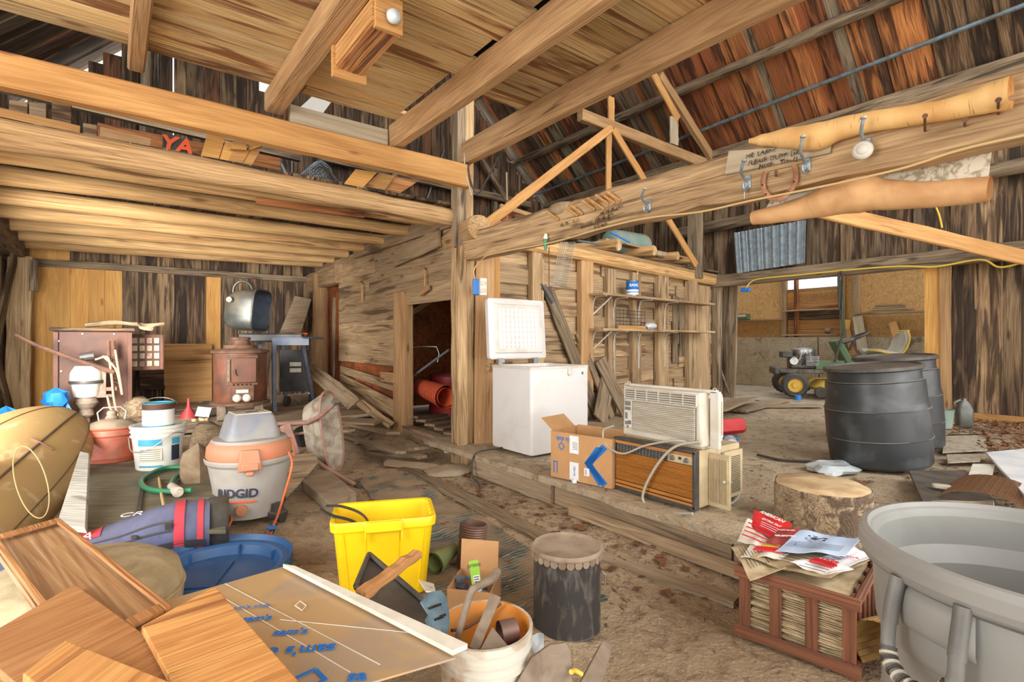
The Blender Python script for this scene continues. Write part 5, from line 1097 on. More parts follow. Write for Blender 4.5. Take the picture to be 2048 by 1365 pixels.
# ---- steel drum
dr_ = thing('steel_drum', 'small black steel pail with a dusty crimped lid, scratched sides', 'drum', C(.243, 2.31, -.01), YAW)
m = MB(); m.shell([(.145, 0), (.15, .004), (.148, .01), (.147, .3), (.149, .33)], 44); m.lathe([(.001, .01), (.14, .01), (.14, .0), (.001, .0)], 30); m.build('drum_body', 'drum_black', dr_, smooth=16)
m = MB(); m.lathe([(.15, .33), (.157, .335), (.158, .345), (.15, .356), (.142, .35), (.13, .345), (.05, .349), (.001, .35)], 44); m.build('drum_lid', 'drum_lid', dr_, smooth=50)
for i in range(28):
    th = 2*math.pi*i/28; m = MB(); m.cyl((0, 0, 0), (0, .0035, 0), .017, n=10); m.v = [RZ(th) @ (p+V((0, -.1565, .325))) for p in m.v]; m.build('lug', 'drum_lid', dr_)
m = MB(); m.tube([(.155, 0, .24), (.172, .0, .22), (.17, 0, .18), (.155, 0, .19)], .003, 5); m.build('bail_ear', 'wire', dr_)
# ---- duct, hose piece, prime box
m = MB(); m.shell([(.058, .0), (.062, .01)]+[(.062+(.0025 if i % 2 else -.001), .12+.005*i) for i in range(14)]+[(.056, .19), (.056, .01)], 48, wob=lambda t, z: 1+.012*math.sin(24*t)); m.v = [RY(.12) @ (p*1.25) + C(-.235, 2.9, gz(*C(-.235, 2.9, 0)[:2])-.0) for p in m.v]
tag(m.build('duct_collar', 'duct', smooth=40), 'crimped metal duct collar standing behind the small cardboard box', 'duct')
m = MB(); q0 = on(868, 1128, .05); q1 = on(908, 1098, .06); m.cyl(q0, q1, .05, .035, 20, False); m.cyl(q0, q0+(q1-q0)*.25, .058, .056, 20, False); m.cyl(q0+(q1-q0)*.01, q1, .044, .03, 20, False); tag(m.build('hose_fitting', 'olive', smooth=40), 'olive green plastic hose fitting lying right of the yellow bin', 'fitting')
sb = thing('small_cardboard_box', 'small open cardboard box with a green tape and junk inside', 'box', C(-.175, 2.46, .0), YAW-.2)
for nm, c, sz in (('front_wall', (0, -.11, .06), (.2, .004, .12)), ('back_wall', (0, .11, .06), (.2, .004, .12)), ('side_wall', (-.1, 0, .06), (.004, .22, .12)), ('side_wall', (.1, 0, .06), (.004, .22, .12)), ('bottom', (0, 0, .004), (.2, .22, .004))): boxm(sb, nm, c, sz, 'cardboard')
m = MB(); m.box((0, 0, .07), (.19, .004, .14)); m.v = [TR(-.01, .11, .12) @ RX(-.15) @ p for p in m.v]; m.build('flap', 'cardboard', sb)
Fs = sb.matrix_basis @ TR(.02, -.055, .15) @ RX(-.35) @ face_frame(V((0, 0, 0)), (0, -1, 0)) @ RZ(.25)
flat(sb, 'green_tape', Fs, rect(.045, .16), 'ink_green', .002); text('prime', .028, Fs @ TR(0, .06, .0025), 'ink_dark', sb); flat(sb, 'barcode_label', Fs @ TR(.004, -.02, .002), rect(.03, .07), 'paper_white', .001)
for i in range(6): flat(sb, 'print_line', Fs @ TR(.004, .008-.01*i, .0035), rect(.024, .004), 'ink_dark', .0005)
m = MB()
for i in range(10): m.box((R_(-.08, .08), R_(-.09, .08), R_(.05, .12)), (R_(.03, .07), R_(.02, .05), .015), RZ(R_(0, 3)) @ RX(R_(-.6, .6)))
m.build('junk', 'slate_blue', sb)['kind'] = 'stuff'
# ---- black tray, stick, white flake, steel bracket
tl = [W(738, 1113, 2.25), W(712, 1178, 2.0), W(846, 1295, 1.75), W(876, 1232, 1.95)]
ty = thing('black_tray', 'dusty black plastic tray tipped against the yellow bin', 'tray', (tl[0]+tl[2])/2-UP*.15)
slab('panel', tl, .012, 'black_plastic', ty)
for i in range(4): a_1, b_1 = tl[i], tl[(i+1) % 4]; m = MB(); m.tube([a_1+UP*.008, b_1+UP*.008], .012, 6); m.build('rim', 'black_plastic', ty, world=True)
beam('split_stick', W(722, 1192, 1.86), W(834, 1108, 2.15), .045, .035, 'stick', 'split reddish stick lying across the black tray', 'stick', rough=.006, cham=.004)
slab('paint_flake', [W(838, 1160, 1.95), W(852, 1182, 1.8), W(872, 1188, 1.8), (W(868, 1168, 1.93))], .006, 'bark_white', label='white flaking scrap of painted wood above the steel bracket', cat='scrap')
br_p = [W(840, 1205, 1.62), W(858, 1185, 1.66), W(885, 1176, 1.68), W(902, 1186, 1.66), W(912, 1222, 1.6), W(908, 1250, 1.57), W(898, 1272, 1.54), W(862, 1258, 1.56), W(850, 1240, 1.58), W(856, 1230, 1.6)]
bo, bM = slab('steel_bracket', br_p, .004, 'blue_steel', label='galvanised blue-grey steel plate with slots leaning on the rusty bucket', cat='bracket', flip=True)
for i, (px, py) in enumerate(((888, 1195), (877, 1203), (866, 1212), (893, 1222), (884, 1233), (874, 1240))):
    p = W(px, py, 1.615-.012*(i//3)); m = MB(); m.box((0, 0, -.002), (.022, .006, .012)); o = m.build('slot', 'dark_void', bo); nrm = bM.to_3x3() @ V((0, 0, 1)); pp = p-nrm*((p-bM.translation).dot(nrm))
    place(o, frame(pp, RT*.8+UP*.6-nrm*(RT*.8+UP*.6).dot(nrm), z=nrm), bo)
# ---- front bucket
fb = thing('plastic_bucket', 'white rust-stained bucket with orange inside full of rusty tools, front middle', 'bucket', C(-.083, 1.61, 0), YAW)
bucket(fb, .125, .142, .375, 'bucket_dirty', 'orange_inside', .008)
m = MB(); m.tube(smoothp([(.147, -.03, .3), (.16, -.06, .24), (.13, -.13, .2), (.11, -.14, .25)], 5), .003, 5); m.build('bail', 'wire', fb)
def tool(nm, lb, pts, r, mt, flatw=None, cat='tool'):
    if flatw: o = plank(nm, pts[0], pts[1], flatw, r, mt, side=RT, rough=.0008, seg=8); return tag(o, lb, cat)
    return tubething(nm, lb, cat, pts, r, mt)
B = lambda px, py, d: W(px, py, d)
tool('bent_bar', 'bent rusty bar hooked over the bucket rim', [B(915, 1278, 1.6), B(925, 1240, 1.58), B(942, 1186, 1.6), B(958, 1172, 1.64), B(985, 1158, 1.7), B(994, 1145, 1.74)], lambda t: .009+.007*t, 'iron_grey')
tool('flat_bar', 'long flat rusty bar standing in the bucket', [B(948, 1300, 1.55), B(992, 1192, 1.66)], .008, 'iron_grey', .032)
tool('threaded_rod', 'short threaded rod lying in the bucket', [B(903, 1262, 1.62), B(935, 1255, 1.66), B(975, 1228, 1.72), B(1002, 1208, 1.72)], .005, 'rust')
m = MB(); p = [B(958, 1305, 1.52), B(1018, 1295, 1.55), B(985, 1255, 1.6), B(960, 1308, 1.7), B(1015, 1300, 1.7)]; m.add(p, [(0, 1, 2), (3, 4, 2), (0, 3, 2), (1, 4, 2), (0, 1, 4, 3)]); tag(m.build('splitting_wedge', 'iron_grey', smooth=0), 'grey iron wedge in the bucket', 'wedge')
m = MB(); c = B(1012, 1268, 1.62); m.cyl(c-RT*.02, c+RT*.03+FW*.02, .036, n=20, cap=False); m.cyl(c-RT*.02, c+RT*.03+FW*.02, .031, n=20, cap=False); tag(m.build('pipe_ring', 'duct', smooth=50), 'short rusty pipe ring at the right inside the bucket', 'pipe')
m = MB(); m.lathe([(.001, 0), (.11, 0), (.115, .02), (.08, .04), (.001, .05)], 20, wob=lambda t, z: 1+.1*math.sin(5*t)); m.v = [fb.matrix_basis @ (p+V((0, 0, .15))) for p in m.v]; tag(m.build('scrap_iron', 'rust', smooth=20), 'rusty scrap filling the bottom of the bucket', 'scrap', kind='stuff')
# ---- rusty stand at the bottom edge
rs = thing('rusty_bracket', 'heavy rusty cast bracket with two raised arms at the bottom edge', 'bracket', C(.13, 1.6, 0), YAW)
def RSp(nm, pts, t): slab(nm, [W(*p) for p in pts], t, 'iron_grey', rs, bevel=.004)
RSp('arm', [(1015, 1390, 1.5), (1060, 1315, 1.55), (1092, 1288, 1.6), (1122, 1283, 1.62), (1130, 1300, 1.62), (1142, 1390, 1.52)], .03)
RSp('arm', [(1140, 1400, 1.5), (1198, 1292, 1.66), (1219, 1302, 1.66), (1190, 1400, 1.52)], .035)
RSp('crossbar', [(1010, 1420, 1.45), (1190, 1420, 1.45), (1190, 1385, 1.5), (1010, 1385, 1.5)], .05)
m = MB(); m.cyl(W(1127, 1317, 1.6), W(1127, 1317, 1.6)-FW*.02+UP*.01, .016, n=16); m.build('bolt_hole', 'dark_void', rs, world=True)
tubething('yellow_tie', 'short yellow cord on the rusty bracket', 'cord', [W(1142, 1345, 1.5), W(1150, 1342, 1.52), W(1165, 1350, 1.52)], .007, 'yellow_cord')
m = MB(); c = C(.06, 1.78, .02); m.grid(lambda u, v: c+RT*(u-.5)*.1+UP*(.22*v)+FW*(.02*math.sin(u*6+v*9)), 8, 10); tag(m.build('clear_bag', 'clear_plastic', smooth=60), 'crumpled clear plastic scrap between bucket and drum', 'plastic')
# ================================================================= FRONT LEFT: PILE OF BOARDS
cu = thing('straw_pouf', 'big round dusty straw-coloured cushion under the front boards', 'cushion', C(-1.78, 2.12, 0))
m = MB(); m.lathe([(.001, .02), (.33, .0), (.37, .05), (.38, .2), (.36, .27), (.28, .32), (.12, .345), (.001, .35)], 48, wob=lambda t, z: 1+.02*math.sin(3*t)); m.build('cushion_body', 'cushion', cu, smooth=60)
m = MB(); m.tube([(.378*math.cos(t), .378*math.sin(t), .2) for t in [2*math.pi*i/48 for i in range(48)]], .006, 6, closed=True); m.build('piping', 'cushion', cu, smooth=60)
bl = thing('bin_lid', 'round blue plastic bin lid lying upside down behind the cardboard sheet', 'lid', C(-1.5, 2.66, .02), YAW+.2)
m = MB(); m.lathe([(.001, .035), (.2, .035), (.215, .03), (.27, .03), (.285, .075), (.3, .085), (.335, .085), (.345, .115), (.35, .115), (.352, .06), (.33, .03), (.29, .0), (.001, .0)], 64); m.build('lid_body', 'blue_plastic', bl, smooth=30)
for th in (.6, 1.5, 2.4, 3.6, 5): q = RZ(th); boxm(bl, 'rib', q @ V((.28, 0, .055)), (.04, .008, .05), 'blue_plastic', q)
q = RZ(math.radians(125)); m = MB(); m.box(q @ V((.365, 0, .095)), (.05, .14, .035), q); m.box(q @ V((.368, -.02, .116)), (.026, .03, .008), q); m.box(q @ V((.368, .025, .116)), (.026, .03, .008), q); m.build('lid_handle', 'blue_plastic', bl, bevel=.004)
boxm(bl, 'molded_panel', (-.07, .0, .04), (.2, .3, .012), 'blue_plastic', bevel=.004)
# support carton under the sheet and the boards
sc_ = thing('carton', 'closed carton under the front boards and cardboard sheet', 'box', C(-.95, 1.36, 0), YAW)
boxm(sc_, 'carton_body', (0, 0, .18), (.85, .5, .36), 'cardboard', bevel=.004); boxm(sc_, 'tape', (0, 0, .3605), (.06, .5, .002), 'tan_cord')
# the cardboard sheet
def PZ(px, py, z0, zx=0): return G(px, py, z0+zx)
sh_p = [G(334, 1204, .385), G(570, 1136, .385), G(912, 1318, .395), G(740, 1372, .39), G(640, 1480, .39), G(250, 1520, .39)]
cs_, cM = slab('cardboard_sheet', sh_p, .006, 'cardboard_sheet', label='large film-covered flattened cardboard sheet with blue print over the carton', cat='cardboard', flip=False)
zt = .3975
def strip_q(nm, pts, mt, t=.004): o, _ = slab(nm, pts, t, mt, cs_, bevel=0); return o
strip_q('edge_strip', [G(566, 1136, zt+.004), G(590, 1140, zt+.004), G(935, 1298, zt+.008), G(905, 1312, zt+.008)], 'paper', .014)['label'] = 'pale edge strip'
def ftext(st, px, py, size, rot, par=cs_, mat='ink_blue', z=zt+.003, **kw): p = G(px, py, z); return text(st, size, TR(p) @ RZ(YAW+rot), mat, par, **kw)
ftext("sam's club", 575, 1302, .062, math.pi+.12, bold=.001); ftext("sam's", 582, 1264, .045, .1, bold=.001); ftext("sam's", 515, 1237, .04, .15, bold=.001); ftext("sam's club", 500, 1214, .03, .2)
ftext("sa", 715, 1352, .06, .1, bold=.001); ftext("club", 640, 1400, .06, .1, bold=.001)
diamond(cs_, TR(G(618, 1360, zt+.003)) @ RZ(YAW), .05, 'ink_blue')
for (a1, a2), (b1, b2) in (((420, 1180), (700, 1345)), ((450, 1168), (760, 1330)), ((560, 1240), (860, 1270)), ((620, 1150), (800, 1250))):
    m = MB(); m.tube([G(a1, a2, zt), G(b1, b2, zt)], .0012, 4); m.build('crease', 'paper', cs_, world=True)
m = MB(); pts = [G(590, 1212, zt+.002), G(600, 1203, zt+.002), G(612, 1212, zt+.002), G(604, 1222, zt+.002)]; m.tube(pts, .002, 4, closed=True); m.build('tape_mark', 'paper', cs_, world=True)
# boards (front left)
def bslab(nm, pts, t, mat, lb, flip=False): o, Mw = slab(nm, [G(*p) for p in pts], t, mat, label=lb, cat='board', flip=flip, bevel=.003); return o, Mw
dp = thing('cabinet_door', 'old stained cabinet door panel with raised frame, over the straw cushion', 'door', G(160, 1150, .3))
P4 = [G(-20, 1086, .47), G(118, 1046, .47), G(345, 1228, .46), G(150, 1330, .46)]
def lerp4(u, v): a = P4[0]+(P4[1]-P4[0])*u; b = P4[3]+(P4[2]-P4[3])*u; return a+(b-a)*v
o, _ = slab('panel', [lerp4(1, 0), lerp4(1, 1), lerp4(0, 1), lerp4(0, 0)][::-1], .02, 'door_stain', dp, flip=False)
def border(u0, v0, u1, v1): slab('frame_rail', [lerp4(u0, v0)+UP*.012, lerp4(u0, v1)+UP*.012, lerp4(u1, v1)+UP*.012, lerp4(u1, v0)+UP*.012], .012, 'oak', dp, bevel=.004, flip=True)
border(0, 0, .09, 1); border(.91, 0, 1, 1); border(.09, 0, .91, .045); border(.09, .955, .91, 1)
bslab('oak_board', [(-60, 1290, .49), (150, 1168, .49), (470, 1400, .49), (250, 1560, .49)][::-1], .022, 'oak', 'smooth reddish-tan planed board across the lower left')
bslab('oak_board', [(283, 1252, .52), (430, 1172, .515), (640, 1410, .515), (430, 1520, .52)][::-1], .02, 'oak_orange', 'rough orange board with a dark bite mark, right of the planed board')
bslab('oak_board', [(45, 1348, .545), (132, 1278, .545), (430, 1400, .54), (300, 1560, .545)][::-1], .02, 'oak_orange', 'short splintered orange board lying on top at the bottom left')
# ================================================================= RIGHT SIDE
# ---- slatted crate with newspapers
cr = thing('slatted_crate', 'reddish slatted wooden crate packed with old newspapers', 'crate', C(1.27, 2.22, .01), YAW-math.radians(43))
CW, CL, CH = .42, .48, .3
def crp(nm, c, sz): 
    ax = max(range(3), key=lambda i: sz[i]); d_ = V([sz[ax]/2 if i == ax else 0 for i in range(3)]); o_ = [i for i in range(3) if i != ax]
    wv_ = max(sz[o_[0]], sz[o_[1]]); th = min(sz[o_[0]], sz[o_[1]]); si = o_[0] if sz[o_[0]] == wv_ else o_[1]; sv = V([1 if i == si else 0 for i in range(3)])
    mw = cr.matrix_basis; plank(nm, mw @ (V(c)-d_), mw @ (V(c)+d_), wv_, th, 'crate_wood', cr, side=mw.to_3x3() @ sv, rough=.0005, bevel=.002)
for z_ in (.025, CH-.025):
    for y_ in (-CL/2, CL/2): crp('rail', (0, y_, z_), (CW+.03, .014, .045))
    for x_ in (-CW/2, CW/2): crp('rail', (x_, 0, z_), (.014, CL, .045))
for x_ in (-.19, -.07, .06, .185):
    for y_ in (-CL/2+.016, CL/2-.016): crp('slat', (x_, y_, CH/2), (.045, .012, CH-.02))
for y_ in (-.2, -.1, 0, .1, .2):
    for x_ in (-CW/2+.016, CW/2-.016): crp('slat', (x_, y_, CH/2), (.012, .045, CH-.02))
for y_ in (-.18, -.09, 0, .09, .18): crp('bottom_slat', (0, y_, .006), (CW-.03, .06, .01))
def np_mesh():
    m = MB(); n = 3
    for k in range(n): m.grid(lambda u, v, k=k: ((u-.5)*.36+.004*math.sin(v*9+k), (v-.5)*.42+.006*math.sin(u*7+k*2), .0045*k+.0025*math.sin(u*6+k)*math.sin(v*5)), 7, 7, thick=-.0028)
    m.tube([(-.178, -.2, .006), (-.178, .2, .006)], .006, 5); return m
n0 = None
for i in range(19):
    if n0 is None: n0 = np_mesh().build('newspaper', 'newsprint', None, smooth=50, center=False); o = n0
    else: o = n0.copy(); COL.objects.link(o)
    o.matrix_basis = cr.matrix_basis @ TR(R_(-.008, .008), R_(-.01, .01), .016+.0142*i) @ RZ(R_(-.05, .05)+(math.pi if i % 2 else 0)) @ RX(R_(-.012, .012))
    tag(o, 'folded yellowed newspaper in the stack inside the slatted crate', 'newspaper', 'newspapers stacked in the crate')
FZ = .325
def flyer(nm, pts, mat, lb, t=.0016, z=None, wave=.0):
    P = [G(*p) for p in pts]; m = MB()
    m.grid(lambda u, v: (P[0]*(1-u)+P[1]*u)*(1-v)+(P[3]*(1-u)+P[2]*u)*v+UP*(.008*math.sin(u*5+len(lb))*math.sin(v*4+1)+.003*math.sin(u*13)), 12, 10, thick=t)
    o = m.build(nm, mat, smooth=60); return tag(o, lb, 'paper'), P
def onf(P, u, v, dz=.012): return (P[0]*(1-u)+P[1]*u)*(1-v)+(P[3]*(1-u)+P[2]*u)*v+UP*dz
def ptext(o, P, st, size, u, v, mat, **kw): x = P[1]-P[0]; n = x.cross(P[3]-P[0]); n = n if n.z > 0 else -n; return text(st, size, frame(onf(P, u, v), x, z=n), mat, o, **kw)
def lines(o, P, u0, u1, v0, v1, n, mat='ink_dark', th=.0012):
    for i in range(n):
        v = v0+(v1-v0)*i/max(1, n-1); m = MB(); m.tube([onf(P, u0, v, .011), onf(P, (u0+u1)/2, v, .0125), onf(P, u1, v, .011)], th, 4); m.build('print_line', mat, o, world=True)
o, P = flyer('newspaper_sheet', [(1462, 1092, .33), (1500, 1162, .31), (1572, 1138, .325), (1520, 1075, .34)], 'newsprint', 'pale newspaper sheet hanging over the left crate corner'); lines(o, P, .2, .8, .15, .85, 9)
o, P = flyer('newspaper_sheet', [(1500, 1118, .335), (1660, 1160, .335), (1740, 1118, .335), (1560, 1070, .335)], 'newsprint', 'wide newspaper sheet spread under the leaflets on the crate'); lines(o, P, .3, .9, .1, .9, 10)
o, P = flyer('comic_page', [(1474, 1080, .35), (1530, 1102, .345), (1560, 1070, .345), (1495, 1040, .375)], 'paper', 'colour comic page curled up at the left of the leaflets'); lines(o, P, .1, .9, .2, .8, 4, 'ink_red', .003)
o, P = flyer('leaflet', [(1500, 1055, .36), (1560, 1085, .355), (1585, 1050, .36), (1510, 1018, .40)], 'ink_red', 'red and white leaflet with a blue heading standing up at the back left'); ptext(o, P, 'AMERICAN', .03, .5, .85, 'ink_white', bold=.0005); ptext(o, P, 'EXTRA PAY', .022, .55, .55, 'ink_white'); lines(o, P, .3, .8, .2, .4, 3, 'ink_white')
o, P = flyer('leaflet', [(1535, 1090, .362), (1590, 1092, .362), (1610, 1062, .366), (1556, 1056, .366)], 'drum_red', 'dark red card between the leaflet and the blue sheet'); ptext(o, P, 'SELECTED', .02, .5, .4, 'ink_white', bold=.0004); ptext(o, P, 'MORTGAGE', .014, .4, .75, 'ink_white')
o, P = flyer('leaflet', [(1550, 1100, .365), (1690, 1114, .365), (1724, 1076, .37), (1600, 1064, .37)], 'paper_blue', 'pale blue printed sheet on top of the pile'); lines(o, P, .1, .9, .12, .35, 5, 'ink_navy', .0008); lines(o, P, .55, .95, .8, .92, 3, 'ink_navy', .0012)
for i in range(26):
    m = MB(); m.box(onf(P, .42+R_(-.16, .16), .58+R_(-.08, .1), .0135), (R_(.004, .016), R_(.003, .01), .001), RZ(R_(0, 3))); m.build('print_patch', 'ink_navy', o, world=True)
o, P = flyer('leaflet', [(1580, 1128, .345), (1660, 1150, .343), (1708, 1138, .343), (1640, 1112, .345)], 'paper_white', 'white flyer with red blocks at the front of the pile'); lines(o, P, .2, .8, .4, .6, 3, 'ink_red', .006); ptext(o, P, 'FREE', .03, .5, .75, 'ink_red', bold=.0006)
o, P = flyer('magazine', [(1620, 1120, .35), (1700, 1136, .345), (1748, 1110, .345), (1700, 1096, .35)], 'paper_white', 'glossy white magazine sticking out toward the grey bin'); ptext(o, P, 'INTERIOR', .026, .5, .4, 'ink_red')
o, P = flyer('newspaper_page', [(1480, 1112, .34), (1560, 1120, .34), (1600, 1094, .345), (1510, 1082, .345)], 'paper', 'comic strip page with red and yellow blocks at the left front'); lines(o, P, .2, .9, .3, .5, 3, 'ink_red', .004); lines(o, P, .3, .7, .6, .7, 2, 'mower_yellow', .004); ptext(o, P, 'HOT', .03, .5, .85, 'ink_red', bold=.0006)
# ---- stump
su = thing('tree_stump', 'peeled pale tree stump section behind the crate', 'stump', C(1.77, 2.98, .2), .3)
wb_ = lambda t, z: 1+.05*math.sin(2*t+.5)+.02*math.sin(7*t)
m = MB(); m.shell([(.25, 0), (.255, .03), (.25, .12), (.252, .2), (.245, .23)], 48, wob=wb_); o = m.build('trunk', 'stump_side', su, smooth=50)
m = MB(); m.lathe([(.244, .225), (.24, .232), (.12, .236), (.001, .236)], 48, wob=wb_); m.build('cut_face', 'cut_wood', su, smooth=60)
# ---- bamboo mat roll
mt = thing('bamboo_mat', 'rolled yellow bamboo slat mat between crate and grey bin', 'mat', C(1.52, 1.93, .03), YAW-math.radians(70))
for i in range(26):
    a = math.radians(-60+i*11.5); r_ = .1; x_, z_ = math.cos(a)*r_*1.1, .11+math.sin(a)*r_
    m = MB(); m.box((x_, 0, z_), (.006, .42, .019), RY(-a)); m.build('slat', 'bamboo', mt)
for y_ in (-.15, 0, .15): m = MB(); m.tube([(math.cos(math.radians(a))*.114, y_, .11+math.sin(math.radians(a))*.104) for a in range(-60, 230, 10)], .002, 4); m.build('string', 'ink_dark', mt)
beam('floor_timber', on(1700, 1345, .03), on(1745, 1255, .03), .05, .05, 'crate_wood', 'short brown timber on the ground between crate and bin', 'timber')
# ---- big grey bin
gbn = thing('trash_bin', 'large round grey plastic trash can with rope-style handle at the right edge', 'bin', C(1.09, 1.05, -.01))
m = MB(); m.shell([(.235, .005), (.25, 0), (.255, .02), (.275, .45), (.28, .47), (.283, .62), (.292, .64), (.298, .75), (.3, .775), (.318, .785), (.325, .8), (.325, .825), (.318, .838), (.308, .84), (.303, .83), (.297, .826), (.294, .815), (.288, .81), (.283, .74), (.27, .715), (.262, .7), (.24, .02), (.001, .02)], 72); m.build('bin_shell', 'grey_plastic', gbn, smooth=22)
m = MB(); m.shell([(.3015, .79), (.3185, .788), (.3185, .782), (.3015, .77)], 72); m.build('rim_groove', 'grey_plastic_dark', gbn, smooth=40)
c_dir = -(C(1.09, 1.05, 0).normalized()); hang = math.atan2(c_dir.y, c_dir.x)-math.radians(31)
def cyl_pt(da, r_, z_): a = hang+math.radians(da); return V((math.cos(a)*r_, math.sin(a)*r_, z_))
m = MB(); m.grid(lambda u, v: cyl_pt(-13+26*u, .302+.018*math.sin(math.pi*u)**.3*math.sin(math.pi*v)**.4, .69+.085*v), 24, 8, thick=.004); m.build('grip_block', 'grey_plastic', gbn, smooth=50)
for da in (-11, 11):
    m = MB(); m.tube([cyl_pt(da, .318, .79), cyl_pt(da, .33, .74), cyl_pt(da*.98, .336, .70)], .014, 8); m.build('handle_mount', 'grey_plastic_dark', gbn, smooth=50)
hp_ = smoothp([cyl_pt(-10.8, .336, .71), cyl_pt(-10.5, .342, .66), cyl_pt(-7, .352, .63), cyl_pt(0, .358, .615), cyl_pt(7, .352, .63), cyl_pt(10.5, .342, .66), cyl_pt(10.8, .336, .71)], 8)
m = MB(); m.tube(hp_, .0125, 10); ho = m.build('handle', 'grey_plastic_dark', gbn, smooth=60)
for i in range(10, len(hp_)-10, 2):
    d_ = (hp_[i+1]-hp_[i-1]).normalized(); m = MB(); m.cyl(hp_[i]-d_*.0025, hp_[i]+d_*.0025, .0155, n=12); m.build('grip_ring', 'cream_plastic' if i % 4 == 0 else 'black_plastic', ho)
for z_ in (.64, .47): m = MB(); m.lathe([(.286 if z_ > .5 else .277, z_-.004), (.291 if z_ > .5 else .282, z_), (.286 if z_ > .5 else .277, z_+.004)], 64); m.build('bead', 'grey_plastic', gbn, smooth=60)
m = MB(); m.grid(lambda u, v: cyl_pt(-12+24*u, .279+.004*v+.003, .38+.12*v), 12, 2, thick=.002); m.build('raised_plate', 'grey_plastic', gbn, smooth=60)
# ---- black barrels
def barrel(lb, lat, d, z, r, h, tilt, first=None):
    t = thing('plastic_barrel', lb, 'barrel', C(lat, d, z)); t.matrix_basis = TR(C(lat, d, z)) @ Matrix.Rotation(math.radians(tilt), 4, FW)
    R0 = r; pr = [(R0*.93, 0), (R0*.97, .02), (R0*.99, h*.18), (R0*1.0, h*.27), (R0*1.012, h*.275), (R0*1.0, h*.28), (R0*1.0, h*.4), (R0*1.0, h*.56), (R0*1.012, h*.565), (R0*.995, h*.575), (R0*.97, h*.62), (R0*.955, h*.8), (R0*.945, h*.835), (R0*.9, h*.845), (R0*.895, h*.9), (R0*.9, h*.94), (R0*.93, h*.95), (R0*.94, h*.965), (R0*.92, h*.98), (R0*.88, h*.975), (R0*.86, h*.93), (.001, h*.93)]
    m = MB(); m.lathe(pr, 64, wob=lambda t_, z_: 1+.006*math.sin(3*t_+z_*6)); m.build('barrel_body', 'barrel_plastic', t, smooth=12)
    m = MB(); m.lathe([(R0*.935, h*.945), (R0*.965, h*.955), (R0*.96, h*.985), (R0*.9, h*.992), (R0*.88, h*.975)], 64); m.build('lid_ring', 'black_plastic', t, smooth=40)
    for zz in (.275, .565, .845): m = MB(); m.lathe([(R0*(1.008 if zz < .8 else .94), h*zz-.003), (R0*(1.016 if zz < .8 else .95), h*zz), (R0*(1.008 if zz < .8 else .94), h*zz+.003)], 64); m.build('seam', 'grey_plastic_dark', t, smooth=60)
    m = MB(); m.lathe([(.03, h*.93), (.035, h*.955), (.001, h*.955)], 16, c=(R0*.5, 0, 0)); m.build('bung', 'black_plastic', t)
    return t
barrel('big black plastic barrel standing in front, nearest of two', 3.10, 4.38, .24, .37, .82, -5)
barrel('black plastic barrel half hidden behind the big front barrel', 3.74, 5.02, .26, .355, .86, -4)
# ---- jug, pail, scraps by the right wall
m = MB(); rloft(m, [(.14, .12, 0, .03), (.15, .13, .02, .03), (.15, .13, .2, .03), (.1, .09, .28, .03), (.05, .05, .31, .02), (.05, .05, .33, .02)], 4, True, True); m.tube(smoothp([(-.06, 0, .2), (-.085, 0, .27), (-.03, 0, .31)], 4), .014, 6); jc = on(1928, 855, .27); m.v = [RZ(YAW-.4) @ p+jc for p in m.v]
tag(m.build('plastic_jug', 'grill_dark', smooth=40), 'dark grey plastic jug with handle standing by the right wall', 'jug')
m = MB(); m.shell([(.09, 0), (.11, .2), (.115, .21), (.11, .21), (.088, .01), (.001, .01)], 24, c=on(1884, 856, .27)); tag(m.build('small_pail', 'tub_green', smooth=40), 'small greenish pail half hidden behind the black barrel', 'pail')
slab('floor_panel', [on(1818, 942, .3), on(1858, 1030, .3), on(2010, 1020, .27), on(1930, 940, .27)], .018, 'black_plastic', label='black flat panel lying on the floor before the barrels', cat='panel', flip=False)
m = MB(); rloft(m, [(.1, .06, 0, .02), (.1, .06, .015, .02), (.085, .045, .02, .02)], 4, True, True); m.v = [RZ(YAW-.6) @ p+on(1884, 976, .31) for p in m.v]; tag(m.build('soap_dish', 'cream_plastic', smooth=40), 'cream plastic dish lying on the black panel', 'dish')
c0 = on(1975, 1000, .27); axd = (on(2015, 945, .27)-on(1955, 1030, .27)).normalized(); sx_ = V((axd.y, -axd.x, 0))
ms = thing('mesh_roll', 'curled rusty wire mesh sheet on the floor at the right', 'mesh', c0)
for i in range(19): a = math.radians(10*i); m = MB(); p = c0+sx_*(-.2*math.cos(a))+UP*(.1*math.sin(a)); m.cyl(p-axd*.28, p+axd*.28, .003, n=4); m.build('wire', 'rust_wire', ms, world=True)
for j in range(24): m = MB(); q = c0+axd*(-.28+.0243*j); m.tube([q+sx_*(-.2*math.cos(math.radians(10*i)))+UP*(.1*math.sin(math.radians(10*i))) for i in range(19)], .003, 4); m.build('wire', 'rust_wire', ms, world=True)
slab('melamine_board', [on(1972, 905, .3), on(2058, 1000, .36), on(2180, 960, .36), on(2090, 893, .3)], .02, 'paper_white', label='white panel lying at the right edge', cat='panel')
m = MB(); m.grid(lambda u, v: on(1862+125*u, 1022-20*v, .31)+UP*(.02*math.sin(u*7)*math.sin(v*3)), 14, 6, thick=.008); tag(m.build('grey_cloth', 'slab_stone', smooth=60), 'dusty grey cloth lying behind the trash can rim', 'cloth')
slab('cardboard_piece', [on(1935, 955, .29), on(1985, 950, .29), on(1990, 930, .28), on(1945, 928, .28)], .006, 'paper', label='pale cardboard piece beside the black panel', cat='cardboard')
